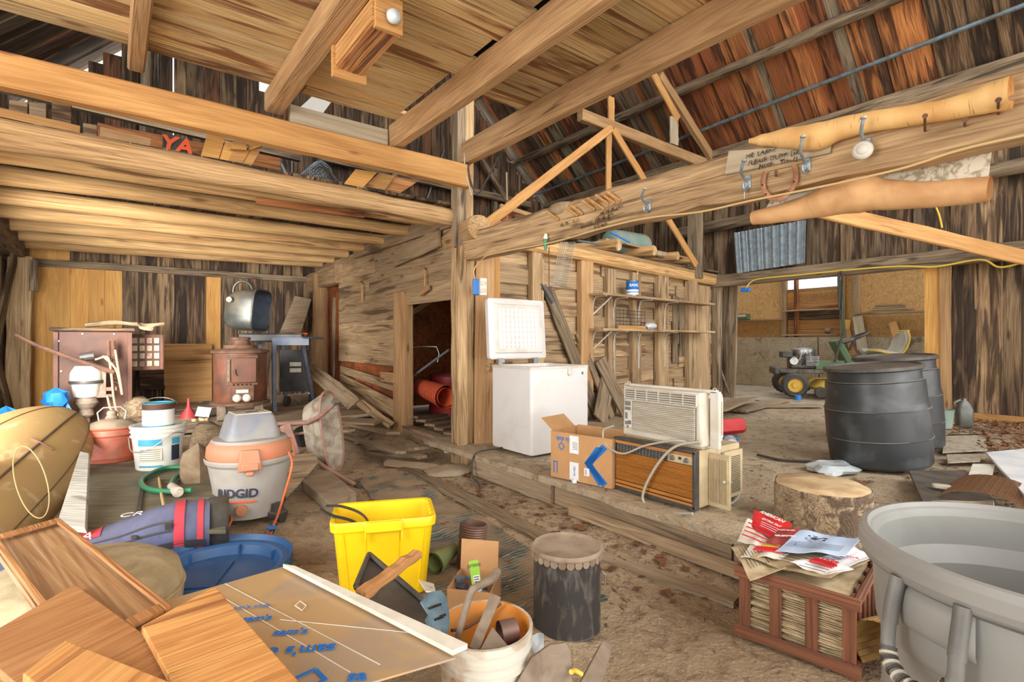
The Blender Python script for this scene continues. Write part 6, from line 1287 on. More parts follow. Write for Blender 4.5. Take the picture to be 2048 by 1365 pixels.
for k, (a, b, c, d) in enumerate((((1885, 905), (1975, 900), (1970, 870), (1888, 872)), ((1888, 868), (1970, 866), (1985, 856), (1890, 857)), ((1985, 898), (2060, 895), (2060, 868), (1978, 870)), ((1895, 925), (1960, 922), (1965, 908), (1893, 909)))):
    slab('floor_tile', [on(*a, .26), on(*b, .26), on(*c, .26), on(*d, .26)], .012, 'concrete', label='loose pale floor board by the right wall, %s' % ('second from the jug', 'nearest the jug', 'at the right edge', 'nearest the barrels')[k], cat='board', group='loose floor boards by the right wall')
# dry twigs / leaves at the right wall
m = MB()
for i in range(420):
    px = R_(1960, 2060); py = R_(842, 905); 
    if R_(0, 1) > (px-1940)/110: px = R_(1900, 2050); py = R_(840, 868)
    c = on(px, py, .275); a = R_(0, 6.28); L_ = R_(.03, .12); d_ = V((math.cos(a), math.sin(a), R_(-.2, .3)))*L_; sdv = V((-d_.y, d_.x, 0)).normalized()*.008
    m.add([c-sdv, c+d_*.5+UP*.015, c+sdv, c+d_], [(0, 1, 2), (1, 3, 2)])
tag(m.build('dry_leaves', 'leaf', smooth=0), 'heap of curled dry leaves along the right wall', 'leaves', kind='stuff')
# red container, bottles
m = MB(); rloft(m, [(.34, .1, -.05, .04), (.36, .12, -.03, .05), (.36, .12, .03, .05), (.33, .1, .06, .04)], 5, True, True); m.v = [RZ(YAW-.15) @ RX(1.15) @ RZ(.12) @ V((p.x*.8, p.y*1.3, p.z))+on(1463, 868, .24)+UP*.08 for p in m.v]
ro = tag(m.build('red_container', 'ink_red', smooth=40), 'red plastic container lying on its side beyond the air conditioners', 'container')
p = W(1457, 848, 5.9); flat(ro, 'label', face_frame(p-FW*.12, -FW+UP*.3), rect(.2, .055), 'paper', .002); text('GAS', .05, face_frame(W(1480, 850, 5.72), -FW+UP*.3) @ RZ(1.4), 'ink_white', ro)
m = MB(); m.cyl(W(1447, 862, 5.9), W(1447, 874, 5.85), .025, .02, 10); m.build('spout', 'ink_red', ro, world=True)
def bottle(nm, lb, px, py, z, r, h, mat, ang):
    m = MB(); m.lathe([(.001, 0), (r, .005), (r, h*.65), (r*.4, h*.82), (r*.35, h), (.001, h)], 20); m.v = [RZ(ang) @ RX(1.5) @ p + on(px, py, z)+UP*r for p in m.v]; return tag(m.build(nm, mat, smooth=40), lb, 'bottle')
bottle('plastic_bottle', 'blue plastic bottle lying behind the air conditioners', 1444, 893, .22, .05, .18, 'tarp_blue', 1.2)
bottle('plastic_bottle', 'clear water bottle lying right of the blue bottle', 1464, 905, .22, .06, .24, 'clear_plastic', 2.2)
m = MB(); m.lathe([(.001, 0), (.14, .0), (.16, .03), (.1, .06), (.001, .05)], 24, wob=lambda t, z: 1+.2*math.sin(4*t+z*30)); m.v = [V((p.x*1.5, p.y, p.z))+on(1665, 942, .215) for p in m.v]; tag(m.build('clear_bag', 'clear_plastic', smooth=20), 'crumpled clear plastic bag on the floor behind the stump', 'bag')
for k, (a, b, w_, z_) in enumerate((((1425, 822), (1492, 797), .35, .36), ((1470, 822), (1560, 800), .3, .27), ((1500, 812), (1640, 812), .2, .27))):
    o = plank('loose_board', on(*a, z_), on(*b, z_), w_, .03, 'deck_board', nrm=UP+RT*(-.15 if k == 0 else 0), rough=.01); tag(o, ('raised broken board by the doorway post', 'flat board leading to the mower room', 'board edge along the mower room floor')[k], 'board')
rock('mint_cloth', on(1425, 800, .42), .1, (1, .6, .3), 'tub_green', 'pale green rag on the raised board', 'rag', 6)
tubething('black_hose', 'thin black hose lying on the dusty floor', 'hose', [on(1515, 910, .22), on(1560, 920, .22), on(1620, 924, .22), on(1660, 932, .22)], .012, 'black_rubber')
tubething('leaning_pole', 'thin pole leaning by the doorway post', 'pole', [W(1436, 725, 9.2), W(1460, 792, 9.3)], .018, 'beam_grey', k=2)
# ---- riding mower (front points north)
mo = thing('riding_mower', 'green and yellow riding mower without hood in the room beyond the doorway', 'mower', (10.23, 3.74, .27))
mo.matrix_basis = TR(10.23, 3.74, .27) @ RZ(math.radians(35)) @ Matrix.Scale(1.12, 4)
def wheel(nm, x_, y_, z_, r_, w_, rim=.55):
    m = MB(); m.shell([(r_*rim, -w_/2), (r_*.85, -w_/2), (r_, -w_*.32), (r_, w_*.32), (r_*.85, w_/2), (r_*rim, w_/2)], 28); m.v = [V((x_+p.z, y_+p.x, z_+p.y)) for p in m.v]; wo = m.build(nm, 'black_rubber', mo, smooth=40)
    m = MB(); m.lathe([(.001, -w_*.45), (r_*.2, -w_*.46), (r_*.25, -w_*.3), (r_*.45, -w_*.3), (r_*rim, -w_*.48), (r_*rim, w_*.4), (.001, w_*.4)], 24); m.v = [V((x_+p.z, y_+p.x, z_+p.y)) for p in m.v]; m.build('wheel_rim', 'mower_yellow', wo, smooth=40)
    for i in range(20): a = 2*math.pi*i/20; mm = MB(); mm.box((x_, y_+math.cos(a)*r_, z_+math.sin(a)*r_), (w_*.6, .016, .012), RX(a+math.pi/2)); mm.build('tread', 'black_rubber', wo)
for sx_1 in (-1, 1): wheel('front_wheel', sx_1*.38, .75, .19, .19, .15); wheel('rear_wheel', sx_1*.4, -.45, .25, .25, .22)
for sx_1 in (-1, 1): m = MB(); m.lathe([(.001, -.03), (.03, -.035), (.08, -.03), (.085, 0), (.08, .03), (.001, .03)], 20); m.v = [V((sx_1*.5+p.z, .42+p.x, .1+p.y)) for p in m.v]; m.build('gauge_wheel', 'black_rubber', mo, smooth=40)
boxm(mo, 'frame', (0, .35, .4), (.4, 1.15, .07), 'engine_grey', bevel=.01); boxm(mo, 'front_bumper', (0, .97, .4), (.5, .08, .12), 'black_plastic', bevel=.02)
m = MB(); rloft(m, [(1.0, .9, .12, .2), (1.05, .95, .16, .2), (.9, .7, .26, .2)], 6, True, True); m.build('mower_deck', 'mower_yellow', mo, smooth=30)
eng = thing('x', None, None); eng.name = 'engine'; eng.parent = mo; eng.matrix_basis = TR(0, .55, .44)
boxm(eng, 'crankcase', (0, 0, .1), (.34, .42, .2), 'engine_grey', bevel=.02); m = MB(); m.lathe([(.17, .2), (.18, .22), (.17, .3), (.1, .33), (.001, .33)], 28); m.build('blower_cover', 'steel', eng, smooth=40)
boxm(eng, 'air_filter', (-.05, .26, .22), (.26, .16, .1), 'black_plastic', bevel=.015)
for k in range(6): boxm(eng, 'cooling_fin', (-.2, -.08, .06+.025*k), (.1, .18, .008), 'steel')
for k in range(4): m = MB(); m.tube(smoothp([(-.18, .15-.1*k, .05), (-.24, .1-.08*k, .15), (-.16, .05-.05*k, .26)], 5), .009, 6); m.build('engine_hose', 'black_rubber' if k % 2 else 'steel', eng, smooth=60)
m = MB(); m.cyl((-.2, .18, .12), (-.26, .18, .12), .06, n=18); m.build('flywheel_pulley', 'steel', eng)
boxm(mo, 'cowl', (0, .02, .7), (.4, .1, .42), 'mower_green', RX(-.45), bevel=.02); boxm(mo, 'dashboard', (0, -.02, .88), (.42, .18, .05), 'engine_grey', RX(-.3), bevel=.015)
boxm(mo, 'side_panel', (-.2, .22, .5), (.02, .4, .14), 'mower_green', bevel=.01); boxm(mo, 'fender', (0, -.5, .5), (.95, .7, .08), 'mower_green', bevel=.04)
sw = MB(); C0 = V((0, -.18, .93)); q = RX(-.45); sw.tube([C0+(q @ V((math.cos(t)*.2, math.sin(t)*.2, 0))) for t in [2*math.pi*i/32 for i in range(32)]], .016, 8, closed=True); so = sw.build('steering_wheel', 'black_plastic', mo, smooth=60)
m = MB()
for a in (0, 120, 240): m.cyl(C0, C0+(q @ V((math.cos(math.radians(a))*.19, math.sin(math.radians(a))*.19, 0))), .012, n=6)
m.cyl(C0+V((0, .08, -.2)), C0, .02, n=8); m.build('spokes', 'black_plastic', so)
m = MB(); m.cyl((-.22, .16, .55), (-.22, .03, 1.06), .018, n=8); m.build('lift_lever', 'black_plastic', mo)
SP_ = smoothp([(-.30, .66), (-.42, .66), (-.58, .63), (-.7, .64), (-.79, .74), (-.85, .9), (-.875, 1.02)], 4)
def seatf(u, v):
    f = v*(len(SP_)-1); i = min(int(f), len(SP_)-2); p_ = SP_[i]+(SP_[i+1]-SP_[i])*(f-i); e = abs(u-.5)*2; wv = .27*(1-max(0, v-.75)**2*7)*(1-max(0, .12-v)*2)
    return V(((u-.5)*2*wv, p_.x+.05*e*e*max(0, v-.4)*2, p_.y+.06*e*e*(1-v)))
m = MB(); m.grid(seatf, 16, 20, thick=.05); m.build('seat', 'seat_grey', mo, smooth=60)
m = MB(); m.tube([seatf(0, v/20)+V((0, 0, .01)) for v in range(21)]+[seatf(i/8, 1)+V((0, 0, .01)) for i in range(1, 8)]+[seatf(1, 1-v/20)+V((0, 0, .01)) for v in range(21)], .014, 6); m.build('seat_piping', 'mower_yellow', mo, smooth=60)
boxm(mo, 'seat_base', (0, -.6, .6), (.3, .3, .12), 'black_plastic')
m = MB(); m.lathe([(.001, 0), (.05, 0), (.05, .08), (.001, .08)], 14, c=(9.0, 3.95, .27)); tag(m.build('blue_cup', 'tarp_blue'), 'small blue cup on the ground by the mower wheel', 'cup')
# annex shelf items
def shelfbox(nm, px, py0, py1, w_, d, mat, lb, cat, x=11.5): a = AX(px, py0, x); b = AX(px, py1, x); m = MB(); m.box(V((x, a.y, (a.z+b.z)/2)), (.16, w_, abs(b.z-a.z))); return tag(m.build(nm, mat, bevel=.01), lb, cat)
o = shelfbox('battery_charger', 1487, 640, 628, .26, 0, 'mower_green', 'small green metal box on the left shelf of the mower room', 'box'); 
m = MB(); m.box(V(o.location)+V((-.085, 0, .09)), (.006, .2, .05)); m.build('label_plate', 'paper', o, world=True)
for k in range(4): tag(plank('stacked_board', (11.5, 3.05+.05*k, 1.81+.035*k), (11.5, 3.75-.04*k, 1.81+.035*k), .12, .028, 'dusty_board', nrm=UP), 'short board in the stack on the right mower room shelf, %s' % ('bottom one', 'second from the bottom', 'third from the bottom', 'top one')[k], 'board', 'boards stacked on the mower room shelf')
m = MB(); m.cyl((11.5, 2.95-.55, 1.9), (11.53, 2.95-.55, 1.9), .17, n=24); m.v = [V((p.x, p.y, max(p.z, 1.8))) for p in m.v]; tag(m.build('wood_round', 'cut_wood'), 'half-round wooden disc on the right shelf of the mower room', 'disc')
for k, (p0, p1, w_, mt_) in enumerate((((1680, 730), (1695, 640), .12, 'new_board'), ((1707, 712), (1690, 645), .1, 'beam_new'), ((1725, 700), (1715, 633), .16, 'plywood_grey'), ((1795, 680), (1785, 645), .12, 'beam_new'), ((1690, 728), (1681, 560), .07, 'mower_green'))):
    a = AX(p0[0], p0[1], 11.3); b = AX(p1[0], p1[1], 11.45); a.z = max(.3, a.z); tag(plank('leaning_plank', a, b, w_, .03, mt_, side=(0, 1, 0)), ('yellowish plank leaning left in the mower room', 'narrow plank beside the yellowish one in the mower room', 'pale wide plank leaning in the mower room', 'lone plank leaning under the right mower room shelf', 'green painted post in the mower room')[k], 'plank')
rock('wooden_ball', AX(1655, 668, 11.55), .06, (1, 1, 1), 'iron_grey', 'small round knob on the lowest mower room shelf', 'knob', 2)
# ---- header fittings
tubething('yellow_cable', 'yellow electric cord stapled along the header beam', 'cord', [AX(1492, 578, 8.36), AX(1500, 566, 8.36), AX(1520, 558, 8.36), AX(1600, 550, 8.36), AX(1700, 540, 8.36), AX(1800, 533, 8.36), AX(1870, 534, 8.36), AX(1960, 520, 8.36), AX(2000, 535, 8.3), AX(2060, 522, 8.36)], .012, 'yellow_cord')
tubething('yellow_cable', 'yellow cord end hanging down the upper right wall', 'cord', [AX(1868, 405, 8.5), AX(1878, 430, 8.5), AX(1884, 456, 8.5)], .012, 'yellow_cord')
m = MB(); m.box(AX(1491, 580, 8.38), (.06, .15, .07)); tag(m.build('outlet_box', 'tarp_blue', bevel=.006), 'blue outlet box on the header beam', 'box')
m = MB(); m.tube(smoothp([AX(1679, 620, 8.3), AX(1677, 560, 8.3), AX(1679, 546, 8.3), AX(1684, 546, 8.3), AX(1685, 560, 8.3), AX(1683, 640, 8.3)], 6), .016, 6); tag(m.build('rubber_strap', 'black_rubber', smooth=60), 'black rubber strap hooked over the header beam', 'strap')
# corrugated sheet
def CP(u, v): 
    a = AX(1470, 466, 8.4)*(1-u)+AX(1613, 440, 8.4)*u; b = AX(1476, 547, 8.4)*(1-u)+AX(1611, 526, 8.4)*u; p = a*(1-v)+b*v
    f = (u*9) % 1; rib = .03 if f < .16 else (.008 if .5 < f < .6 else 0); return p-V((rib, 0, 0))
m = MB(); m.grid(CP, 180, 2, thick=.003); tag(m.build('corrugated_sheet', 'galvanised', smooth=20), 'small corrugated metal sheet nailed high on the right wall', 'metal sheet')
# ---- shelf wall: shelves, brackets, things
shz = []
for nm, pz, y0 in (('upper', 583, 0), ('lower', 660, 0)):
    a = SWP(1172, pz, .3); b = SWP(1384, pz, .3); z_ = 1.86 if nm == 'upper' else 1.4; shz.append(z_)
    p = SW(1165, z_, .2); q = SW(1392, z_, .2); o = plank('shelf', p, q, .3, .03, 'dusty_board', nrm=UP, rough=.003, seg=6); so = tag(o, nm+' long plank shelf on the board wall behind the air conditioners', 'shelf')
    for px in (1174, 1216, 1266, 1318):
        w0 = SW(px, z_-.02, .1); w1 = SW(px, z_-.02, .33); w2 = SW(px, z_-.3, .1); m = MB()
        m.tube(smoothp([w2-UP*.25, w2, w0*.5+w2*.5, w0-UP*.03+SWn*.03, w0+SWn*.08, w1], 5), .011, 6); m.build('bracket', 'white_board', so, world=True, smooth=60)
    m = MB(); m.cyl(SW(1174, z_-.26, .1), SW(1190, z_-.02, .28), .01, n=6); m.cyl(SW(1174, z_-.4, .1), SW(1174, z_, .1), .01, n=6); m.build('strut', 'white_board', so, world=True)
c = SW(1239, 1.878, .22); m = MB(); pcn = thing('paint_can', 'paint can with blue label and a brush handle on the upper shelf', 'can', c, facez(1239))
m = MB(); m.lathe([(.085, 0), (.087, .004), (.085, .01), (.085, .21), (.088, .22), (.08, .222), (.078, .21), (.001, .21)], 28); m.build('can_body', 'steel', pcn, smooth=16)
m = MB(); m.shell([(.0865, .02), (.0865, .09)], 28); m.build('label', 'paper_white', pcn, smooth=60); m = MB(); m.shell([(.0868, .09), (.0868, .205)], 28); m.build('label', 'ink_blue', pcn, smooth=60, label='blue upper label'); m = MB(); m.shell([(.0872, .05), (.0872, .062)], 28); m.build('stripe', 'ink_blue', pcn, smooth=60)
bent_text('BANC', .055, .088, pcn.matrix_basis @ RZ(.35) @ face_frame(V((0, -.0885, .15)), (0, -1, 0)), 'ink_white', pcn, bold=.001)
m = MB(); m.cyl((.06, .02, .2), (.075, .02, .36), .014, .01, 8); m.build('brush_handle', 'cut_wood', pcn)
wk = thing('wire_basket', 'black wire rack standing on the lower shelf', 'rack', SW(1245, 1.42, .12))
for i in range(6): m = MB(); m.cyl(SW(1216, 1.43+.05*i, .14), SW(1274, 1.43+.05*i, .14), .004, n=5); m.build('wire', 'grill_black', wk, world=True)
for i in range(9): m = MB(); m.cyl(SW(1216+7.2*i, 1.43, .14), SW(1216+7.2*i, 1.7, .14), .004, n=5); m.build('wire', 'grill_black', wk, world=True)
rock('crumpled_bag', SW(1272, 1.418, .25), .07, (1.6, 1, .7), 'clear_plastic', 'crumpled clear bag on the lower shelf', 'bag', 5)
tag(plank('small_board', SW(1206, 1.44, .25), SW(1262, 1.44, .25), .05, .02, 'beam_new', side=UP), 'short fresh board lying on the lower shelf', 'board')
# electrical box with lead
el = thing('outlet_box', 'blue electrical box with a white outlet on the board beside the main post', 'box', (3.02, 4.28, 1.7))
m = MB(); m.box(W(953, 575, 5.05), (.07, .09, .15), RZ(-.6)); m.build('blue_box', 'tarp_blue', el, world=True, bevel=.006)
m = MB(); m.box(W(966, 574, 5.0), (.07, .05, .17), RZ(-.3)); oo = m.build('outlet', 'white_plastic', el, world=True, bevel=.008)
for dz in (-.035, .035): m = MB(); p = W(966, 574, 4.96)+UP*dz; m.cyl(p, p-FW*.012, .02, n=12); m.build('socket', 'cream_plastic', oo, world=True)
tubething('tan_cable', 'tan cable running from the blue outlet box up to the hook beam', 'cable', [W(950, 560, 5.05), W(948, 540, 5.05), W(962, 522, 5.0), AX(985, 508, 2.76), AX(1100, 486, 2.76), AX(1200, 458, 2.76), AX(1290, 437, 2.76), AX(1400, 424, 2.76), AX(1500, 402, 2.76), AX(1650, 372, 2.77), AX(1800, 338, 2.77), AX(1920, 300, 2.77), AX(2060, 268, 2.77)], .006, 'tan_cord')
# ================================================================= UPPER: HOOK BEAM, LOFTS, HANGING THINGS
def hook(px, y0, y1, lb, knob=False, key=False):
    h = thing('coat_hook', lb, 'hook', AX(px, y1, 2.795), 0, 'hooks on the long hewn beam')
    b = AX(px, y1-8, 2.79); tp = AX(px-8, y0, 2.62)
    m = MB(); m.box(b, (.012, .035, .075)); m.build('plate', 'galvanised', h, world=True, bevel=.004)
    m = MB(); m.tube(smoothp([b+UP*.0, b+V((-.03, 0, .01)), (b+tp)/2+V((-.05, 0, -.01)), tp], 6), lambda t: .009-.002*t, 8); m.build('upper_arm', 'galvanised', h, world=True, smooth=60)
    m = MB(); m.lathe([(.001, -.008), (.013, -.004), (.013, .004), (.001, .008)], 10, c=tp); m.build('tip', 'galvanised', h, world=True, smooth=60)
    m = MB(); m.tube(smoothp([b-UP*.03, b+V((-.02, 0, -.05)), b+V((-.045, 0, -.045)), b+V((-.05, 0, -.02))], 5), .007, 8); m.build('lower_arm', 'galvanised', h, world=True, smooth=60)
    return h, b
hook(1297, 378, 418, 'leftmost metal hook on the long hewn beam')
h, b = hook(1496, 322, 372, 'second metal hook from the left, with a key hanging')
m = MB(); m.tube([b+V((-.035, 0, -.06)), b+V((-.035, 0, -.1))], .004, 6); m.build('key', 'steel', h, world=True)
hook(1614, 274, 336, 'metal hook between horseshoe and round white knob')
h, b = hook(1735, 236, 300, 'rightmost metal hook, behind the round white knob')
kn = thing('round_knob', 'round white porcelain knob hanging at the rightmost hook', 'knob', b-UP*.06)
m = MB(); m.lathe([(.001, .03), (.02, .028), (.026, .02), (.03, .02), (.042, .01), (.042, 0), (.03, -.01), (.001, -.01)], 24); m.v = [face_frame(b+V((-.06, 0, -.035)), (-1, -.3, 0)) @ p for p in m.v]; m.build('knob_body', 'white_plastic', kn, world=True, smooth=50)
# horseshoe
hs = thing('horseshoe', 'rusty horseshoe hanging on the long beam between two hooks', 'horseshoe', AX(1557, 398, 2.77))
cH = AX(1558, 358, 2.775); ax_ = V((0, -1, 0)); pts = [cH+ax_*(.085*math.cos(math.radians(a))*(1 if abs(math.sin(math.radians(a))) > -.9 else 1))+UP*(.105*math.sin(math.radians(a))) for a in range(-212, 33, 8)]
m = MB(); m.tube(pts, .0135, 8); m.v = [V((cH.x+(p.x-cH.x)*.6, p.y, p.z)) for p in m.v]; m.build('shoe', 'copper', hs, world=True, smooth=60)
for i in (5, 9, 20, 24): m = MB(); m.box(pts[i]-V((.009, 0, 0)), (.003, .009, .009)); m.build('nail_hole', 'ink_dark', hs, world=True)
# sign board
sg, sM = slab('sign_board', [AX(1449, 351, 2.775), AX(1660, 306, 2.775), AX(1660, 287, 2.76), AX(1457, 302, 2.76)], .012, 'plywood_grey', label='thin grey board with handwritten words on the long beam', cat='sign', flip=False)
if (sM.to_3x3() @ V((0, 0, 1))).x > 0: pass
def stext(st, px, py, size): p = AX(px, py, 2.753); text(st, size, face_frame(p, (-1, 0, 0)) @ RZ(math.radians(-3)), 'ink_dark', sg, scribble=.01, shear=.2)
stext('MR  LARRY', 1520, 307, .034); stext('PLEASE  DUMP  GR', 1545, 316, .032); stext('HERE    Thanks', 1555, 326, .032)
# birch bark rolls
def barkroll(nm, pts, x_, mat, lb, sq=1.0):
    P = [AX(p[0], p[1], x_) for p in pts]; P2 = smoothp(P, 8); n = len(P2)
    rs_ = []
    for i, p in enumerate(pts): t = x_/ray(p[0], p[1]).x; rs_.append(p[2]/FPX*t)
    def rr(t): f = t*(len(rs_)-1); i = min(int(f), len(rs_)-2); a = f-i; a = a*a*(3-2*a); return rs_[i]*(1-a)+rs_[i+1]*a
    m = MB(); m.tube(P2, rr, 24, cap=False); m.tube(P2, lambda t: rr(t)*.93, 24, cap=False); k = 24
    return tag(m.build(nm, mat, smooth=60), lb, 'bark')
barkroll('birch_bark_roll', [(1500, 282, 5), (1530, 280, 12), (1580, 276, 20), (1632, 274, 27), (1680, 258, 22), (1740, 244, 20), (1800, 235, 20), (1870, 224, 20), (1930, 211, 23), (1975, 198, 28), (2022, 186, 33)], 2.74, 'bark', 'long curled birch bark roll lying along the top of the hewn beam')
barkroll('birch_bark_roll', [(1507, 436, 14), (1545, 430, 17), (1600, 418, 22), (1660, 402, 30), (1720, 388, 38), (1770, 390, 30), (1850, 390, 26), (1920, 384, 26), (1980, 378, 25)], 2.92, 'bark_in', 'smooth tan bark roll hanging under the hewn beam')
m = MB(); TPp = [(1526, 425), (1560, 372), (1735, 340), (1860, 320), (1985, 290)]; BTp = [(1526, 428), (1600, 412), (1735, 385), (1860, 378), (1975, 372)]
def ws(u, v): f = u*4; i = min(int(f), 3); a = f-i; t = [TPp[i][j]*(1-a)+TPp[i+1][j]*a for j in (0, 1)]; b = [BTp[i][j]*(1-a)+BTp[i+1][j]*a for j in (0, 1)]; return AX(t[0]*(1-v)+b[0]*v, t[1]*(1-v)+b[1]*v, 2.96+.01*math.sin(u*12+v*3))
m.grid(ws, 40, 8, thick=.004); tag(m.build('birch_bark_sheet', 'bark_white', smooth=60), 'pale rough bark sheet hanging behind the tan bark roll', 'bark')
for k, (px, y0, y1) in enumerate(((1850, 232, 262), (1930, 240, 252), (1997, 200, 228), (1552, 345, 352))): m = MB(); m.cyl(AX(px, y1, 2.79), AX(px, y0, 2.63), .005, n=8); m.cyl(AX(px, y0, 2.63), AX(px, y0, 2.625), .010, n=10); tag(m.build('long_nail', 'rust'), 'rusty nail in the long beam, %s' % ('third from the right end', 'second from the right end, short', 'rightmost under the bark roll', 'small one above the horseshoe')[k], 'nail')
# pegs and gloves
for k, (px, py) in enumerate(((1118, 440), (1156, 432), (1166, 428), (1190, 419), (1201, 414), (1209, 419), (1218, 408), (1230, 406), (1241, 402))):
    m = MB(); p = AX(px, py, 2.79); m.cyl(p, p+V((-.06, .075, .07)), .011, .010, 10); m.v = [q for q in m.v]; o = m.build('peg', 'beam_new', lbm, world=True)
rock('work_glove', AX(1122, 436, 2.83)+UP*.02, .09, (.7, 1.6, .55), 'canvas', 'pale canvas work glove lying on the long beam left of the pegs', 'glove', 9)
for st, px, py, sz in (('54 55 Dad', 1216, 424, .04), ('SE 54  Fitz', 1208, 433, .04), ('GUESS 175 P14', 1188, 445, .045), ('972 416', 1200, 452, .04), ('40  76', 1128, 449, .035), ('25 20 1931', 1228, 418, .035), ('15 13', 1150, 442, .03)):
    p = AX(px, py, 2.776); text(st, sz, face_frame(p, (-1, 0, 0)) @ RZ(math.radians(2)), 'ink_dark', lbm, scribble=.012, shear=.2)
# hanging tools left of shelves
gt = thing('green_tool', 'green handled tool stuck in the long beam above the freezer', 'tool', AX(1092, 500, 2.78)); m = MB(); m.cyl(AX(1091, 478, 2.77), AX(1091, 500, 2.77), .018, .012, 10); m.build('handle', 'green_hose', gt, world=True); m = MB(); m.cyl(AX(1092, 468, 2.77), AX(1091, 478, 2.77), .012, .02, 8); m.build('tip', 'insulation', gt, world=True)
hr = thing('hanging_rod', 'thin rod with a black cylinder hanging above the freezer lid', 'tool', W(1098, 600, 5.6)); m = MB(); m.cyl(W(1098, 495, 5.6), W(1098, 578, 5.6), .006, n=6); m.build('rod', 'rust', hr, world=True); m = MB(); m.cyl(W(1087, 572, 5.6), W(1107, 606, 5.6), .028, .03, 14); m.cyl(W(1082, 568, 5.6), W(1087, 574, 5.6), .012, n=8); m.build('black_cylinder', 'black_plastic', hr, world=True)
wg = thing('wire_basket', 'tall narrow wire grid basket hanging above the freezer', 'basket', W(1122, 572, 5.7))
def WG(u, v): return W(1112+30*u-8*v*1.0+8*(1-v), 485+88*v, 5.7+.1*math.sin(u*3))
for i in range(9): m = MB(); m.tube([WG(i/8, j/6) for j in range(7)], .0035, 4); m.build('wire', 'wire', wg, world=True)
for j in range(20): m = MB(); m.tube([WG(i/6, j/19) for i in range(7)], .0035, 4); m.build('wire', 'wire', wg, world=True)
m = MB(); m.tube([W(1100+18*math.cos(t), 578+3*math.sin(t), 5.6) for t in [2*math.pi*i/20 for i in range(20)]], .004, 4, closed=True); m.build('hoop', 'rust', wg, world=True)
# ---- wooden slatted rack under the ceiling joist
rk = thing('slatted_rack', 'wooden slatted rack fixed under the ceiling joist with a glass knob', 'rack', (1.25, 3.1, 2.9))
def RP(px, py, z): return G(px, py, z)
a = G(688, 150, 2.93); print('rack', a, G(750, 60, 2.93))
yA, yB, xr = 3.25, 2.66, 1.17
m = MB(); m.box((xr+.02, yA, 3.0), (.22, .035, .2)); m.build('end_plate', 'beam_new', rk, world=True, bevel=.004)
m = MB(); m.box((xr+.02, yB, 3.03), (.16, .035, .19)); ep = m.build('end_plate', 'beam_new', rk, world=True, bevel=.004)
for i in range(5): plank('slat', (xr-.05+.033*i, yA, 2.96), (xr-.05+.033*i, yB, 2.96), .028, .02, 'stick', rk, side=(1, 0, 0))
for i in range(4): plank('slat', (xr-.065, yA, 2.98+.034*i), (xr-.065, yB, 2.98+.034*i), .03, .016, 'beam_new', rk, side=UP)
m = MB(); m.lathe([(.001, .06), (.03, .055), (.042, .03), (.03, .005), (.02, 0)], 18); m.v = [V((xr+.03+p.x, yB-.02-p.z, 3.0+p.y)) for p in m.v]; m.build('glass_knob', 'clear_plastic', ep, world=True, smooth=60)
# ---- left loft: things lying on the log's deck
def yb_(nm, pts, y_, t, mat, lb, cat='board'): return slab(nm, [AY(p[0], p[1], y_+(p[2] if len(p) > 2 else 0)) for p in pts], t, mat, label=lb, cat=cat)
yb_('painted_board', [(325, 309), (378, 313), (377, 282), (326, 262)], 5.0, .02, 'grill_black', 'small dark board with orange painted letters on the left loft', 'board')
pb = [o for o in COL.objects if o.name.startswith('painted_board')][0]; text('YA', .17, face_frame(AY(352, 291, 4.975), (0, -1, 0)), 'ink_orange', pb, bold=.006, shear=.2)
for k, (q, mt_) in enumerate(((((400, 318), (435, 325), (452, 272), (418, 258)), 'new_board'), (((436, 330), (458, 333), (487, 295), (452, 281)), 'new_board'), (((452, 336), (480, 338), (500, 300), (468, 298)), 'beam_new'), (((480, 338), (498, 340), (522, 300), (504, 298)), 'beam_new'), (((500, 300), (526, 292), (522, 282), (498, 290)), 'new_board'), (((462, 298), (494, 300), (492, 285), (465, 283)), 'new_board'))):
    yb_('board_offcut', q, 4.85-.03*k, .05, mt_, 'fresh board offcut leaning on the loft log, %s' % ('leftmost and widest', 'second from the left', 'third from the left', 'rightmost upright one', 'top small one at the right', 'top small one in the middle')[k])
for k, (x0, y0, x1, y1, mt_, lb) in enumerate(((18, 225, 55, 200, 'dusty_board', 'square block end at the far left of the loft'), (58, 235, 92, 203, 'deck_board', 'stacked block next to the far left block'), (104, 245, 142, 200, 'old_board', 'tall block leaning on the loft left part'), (166, 270, 194, 246, 'dusty_board', 'small pale block end on the loft'))):
    yb_('wood_block', ((x0, y0+14), (x1, y0+20), (x1, y1+4), (x0, y1)), 4.95, .3, mt_, lb, 'block')
for k, (p0, p1, w_, mt_) in enumerate((((0, 226), (160, 262), .06, 'beam_new'), ((200, 268), (300, 292), .1, 'beam_old'), ((230, 290), (330, 314), .05, 'beam_new'), ((325, 305), (400, 322), .06, 'dusty_board'), ((500, 350), (640, 376), .03, 'deck_board'))):
    o = plank('loft_strip', AY(*p0, 4.85), AY(*p1, 4.85), w_, .04, mt_, side=UP); tag(o, 'thin strip lying along the loft log, %s' % ('far left', 'second from left', 'short lower one', 'below the painted board', 'toward the wire roll')[k], 'strip')
tag(plank('red_shelf', AY(195, 262, 5.25), AY(560, 330, 5.25), .12, .04, 'roof_orange', side=UP), 'reddish board seen behind the loft log', 'board')
tag(plank('grey_timber', AY(0, 165, 5.6), AY(600, 310, 5.6), .14, .06, 'beam_grey', side=UP), 'long grey timber lying behind the loft offcuts', 'timber')
mr = thing('wire_roll', 'roll of fine green wire mesh on the loft', 'mesh', AY(640, 372, 5.1))
cM_ = AY(642, 350, 5.1)
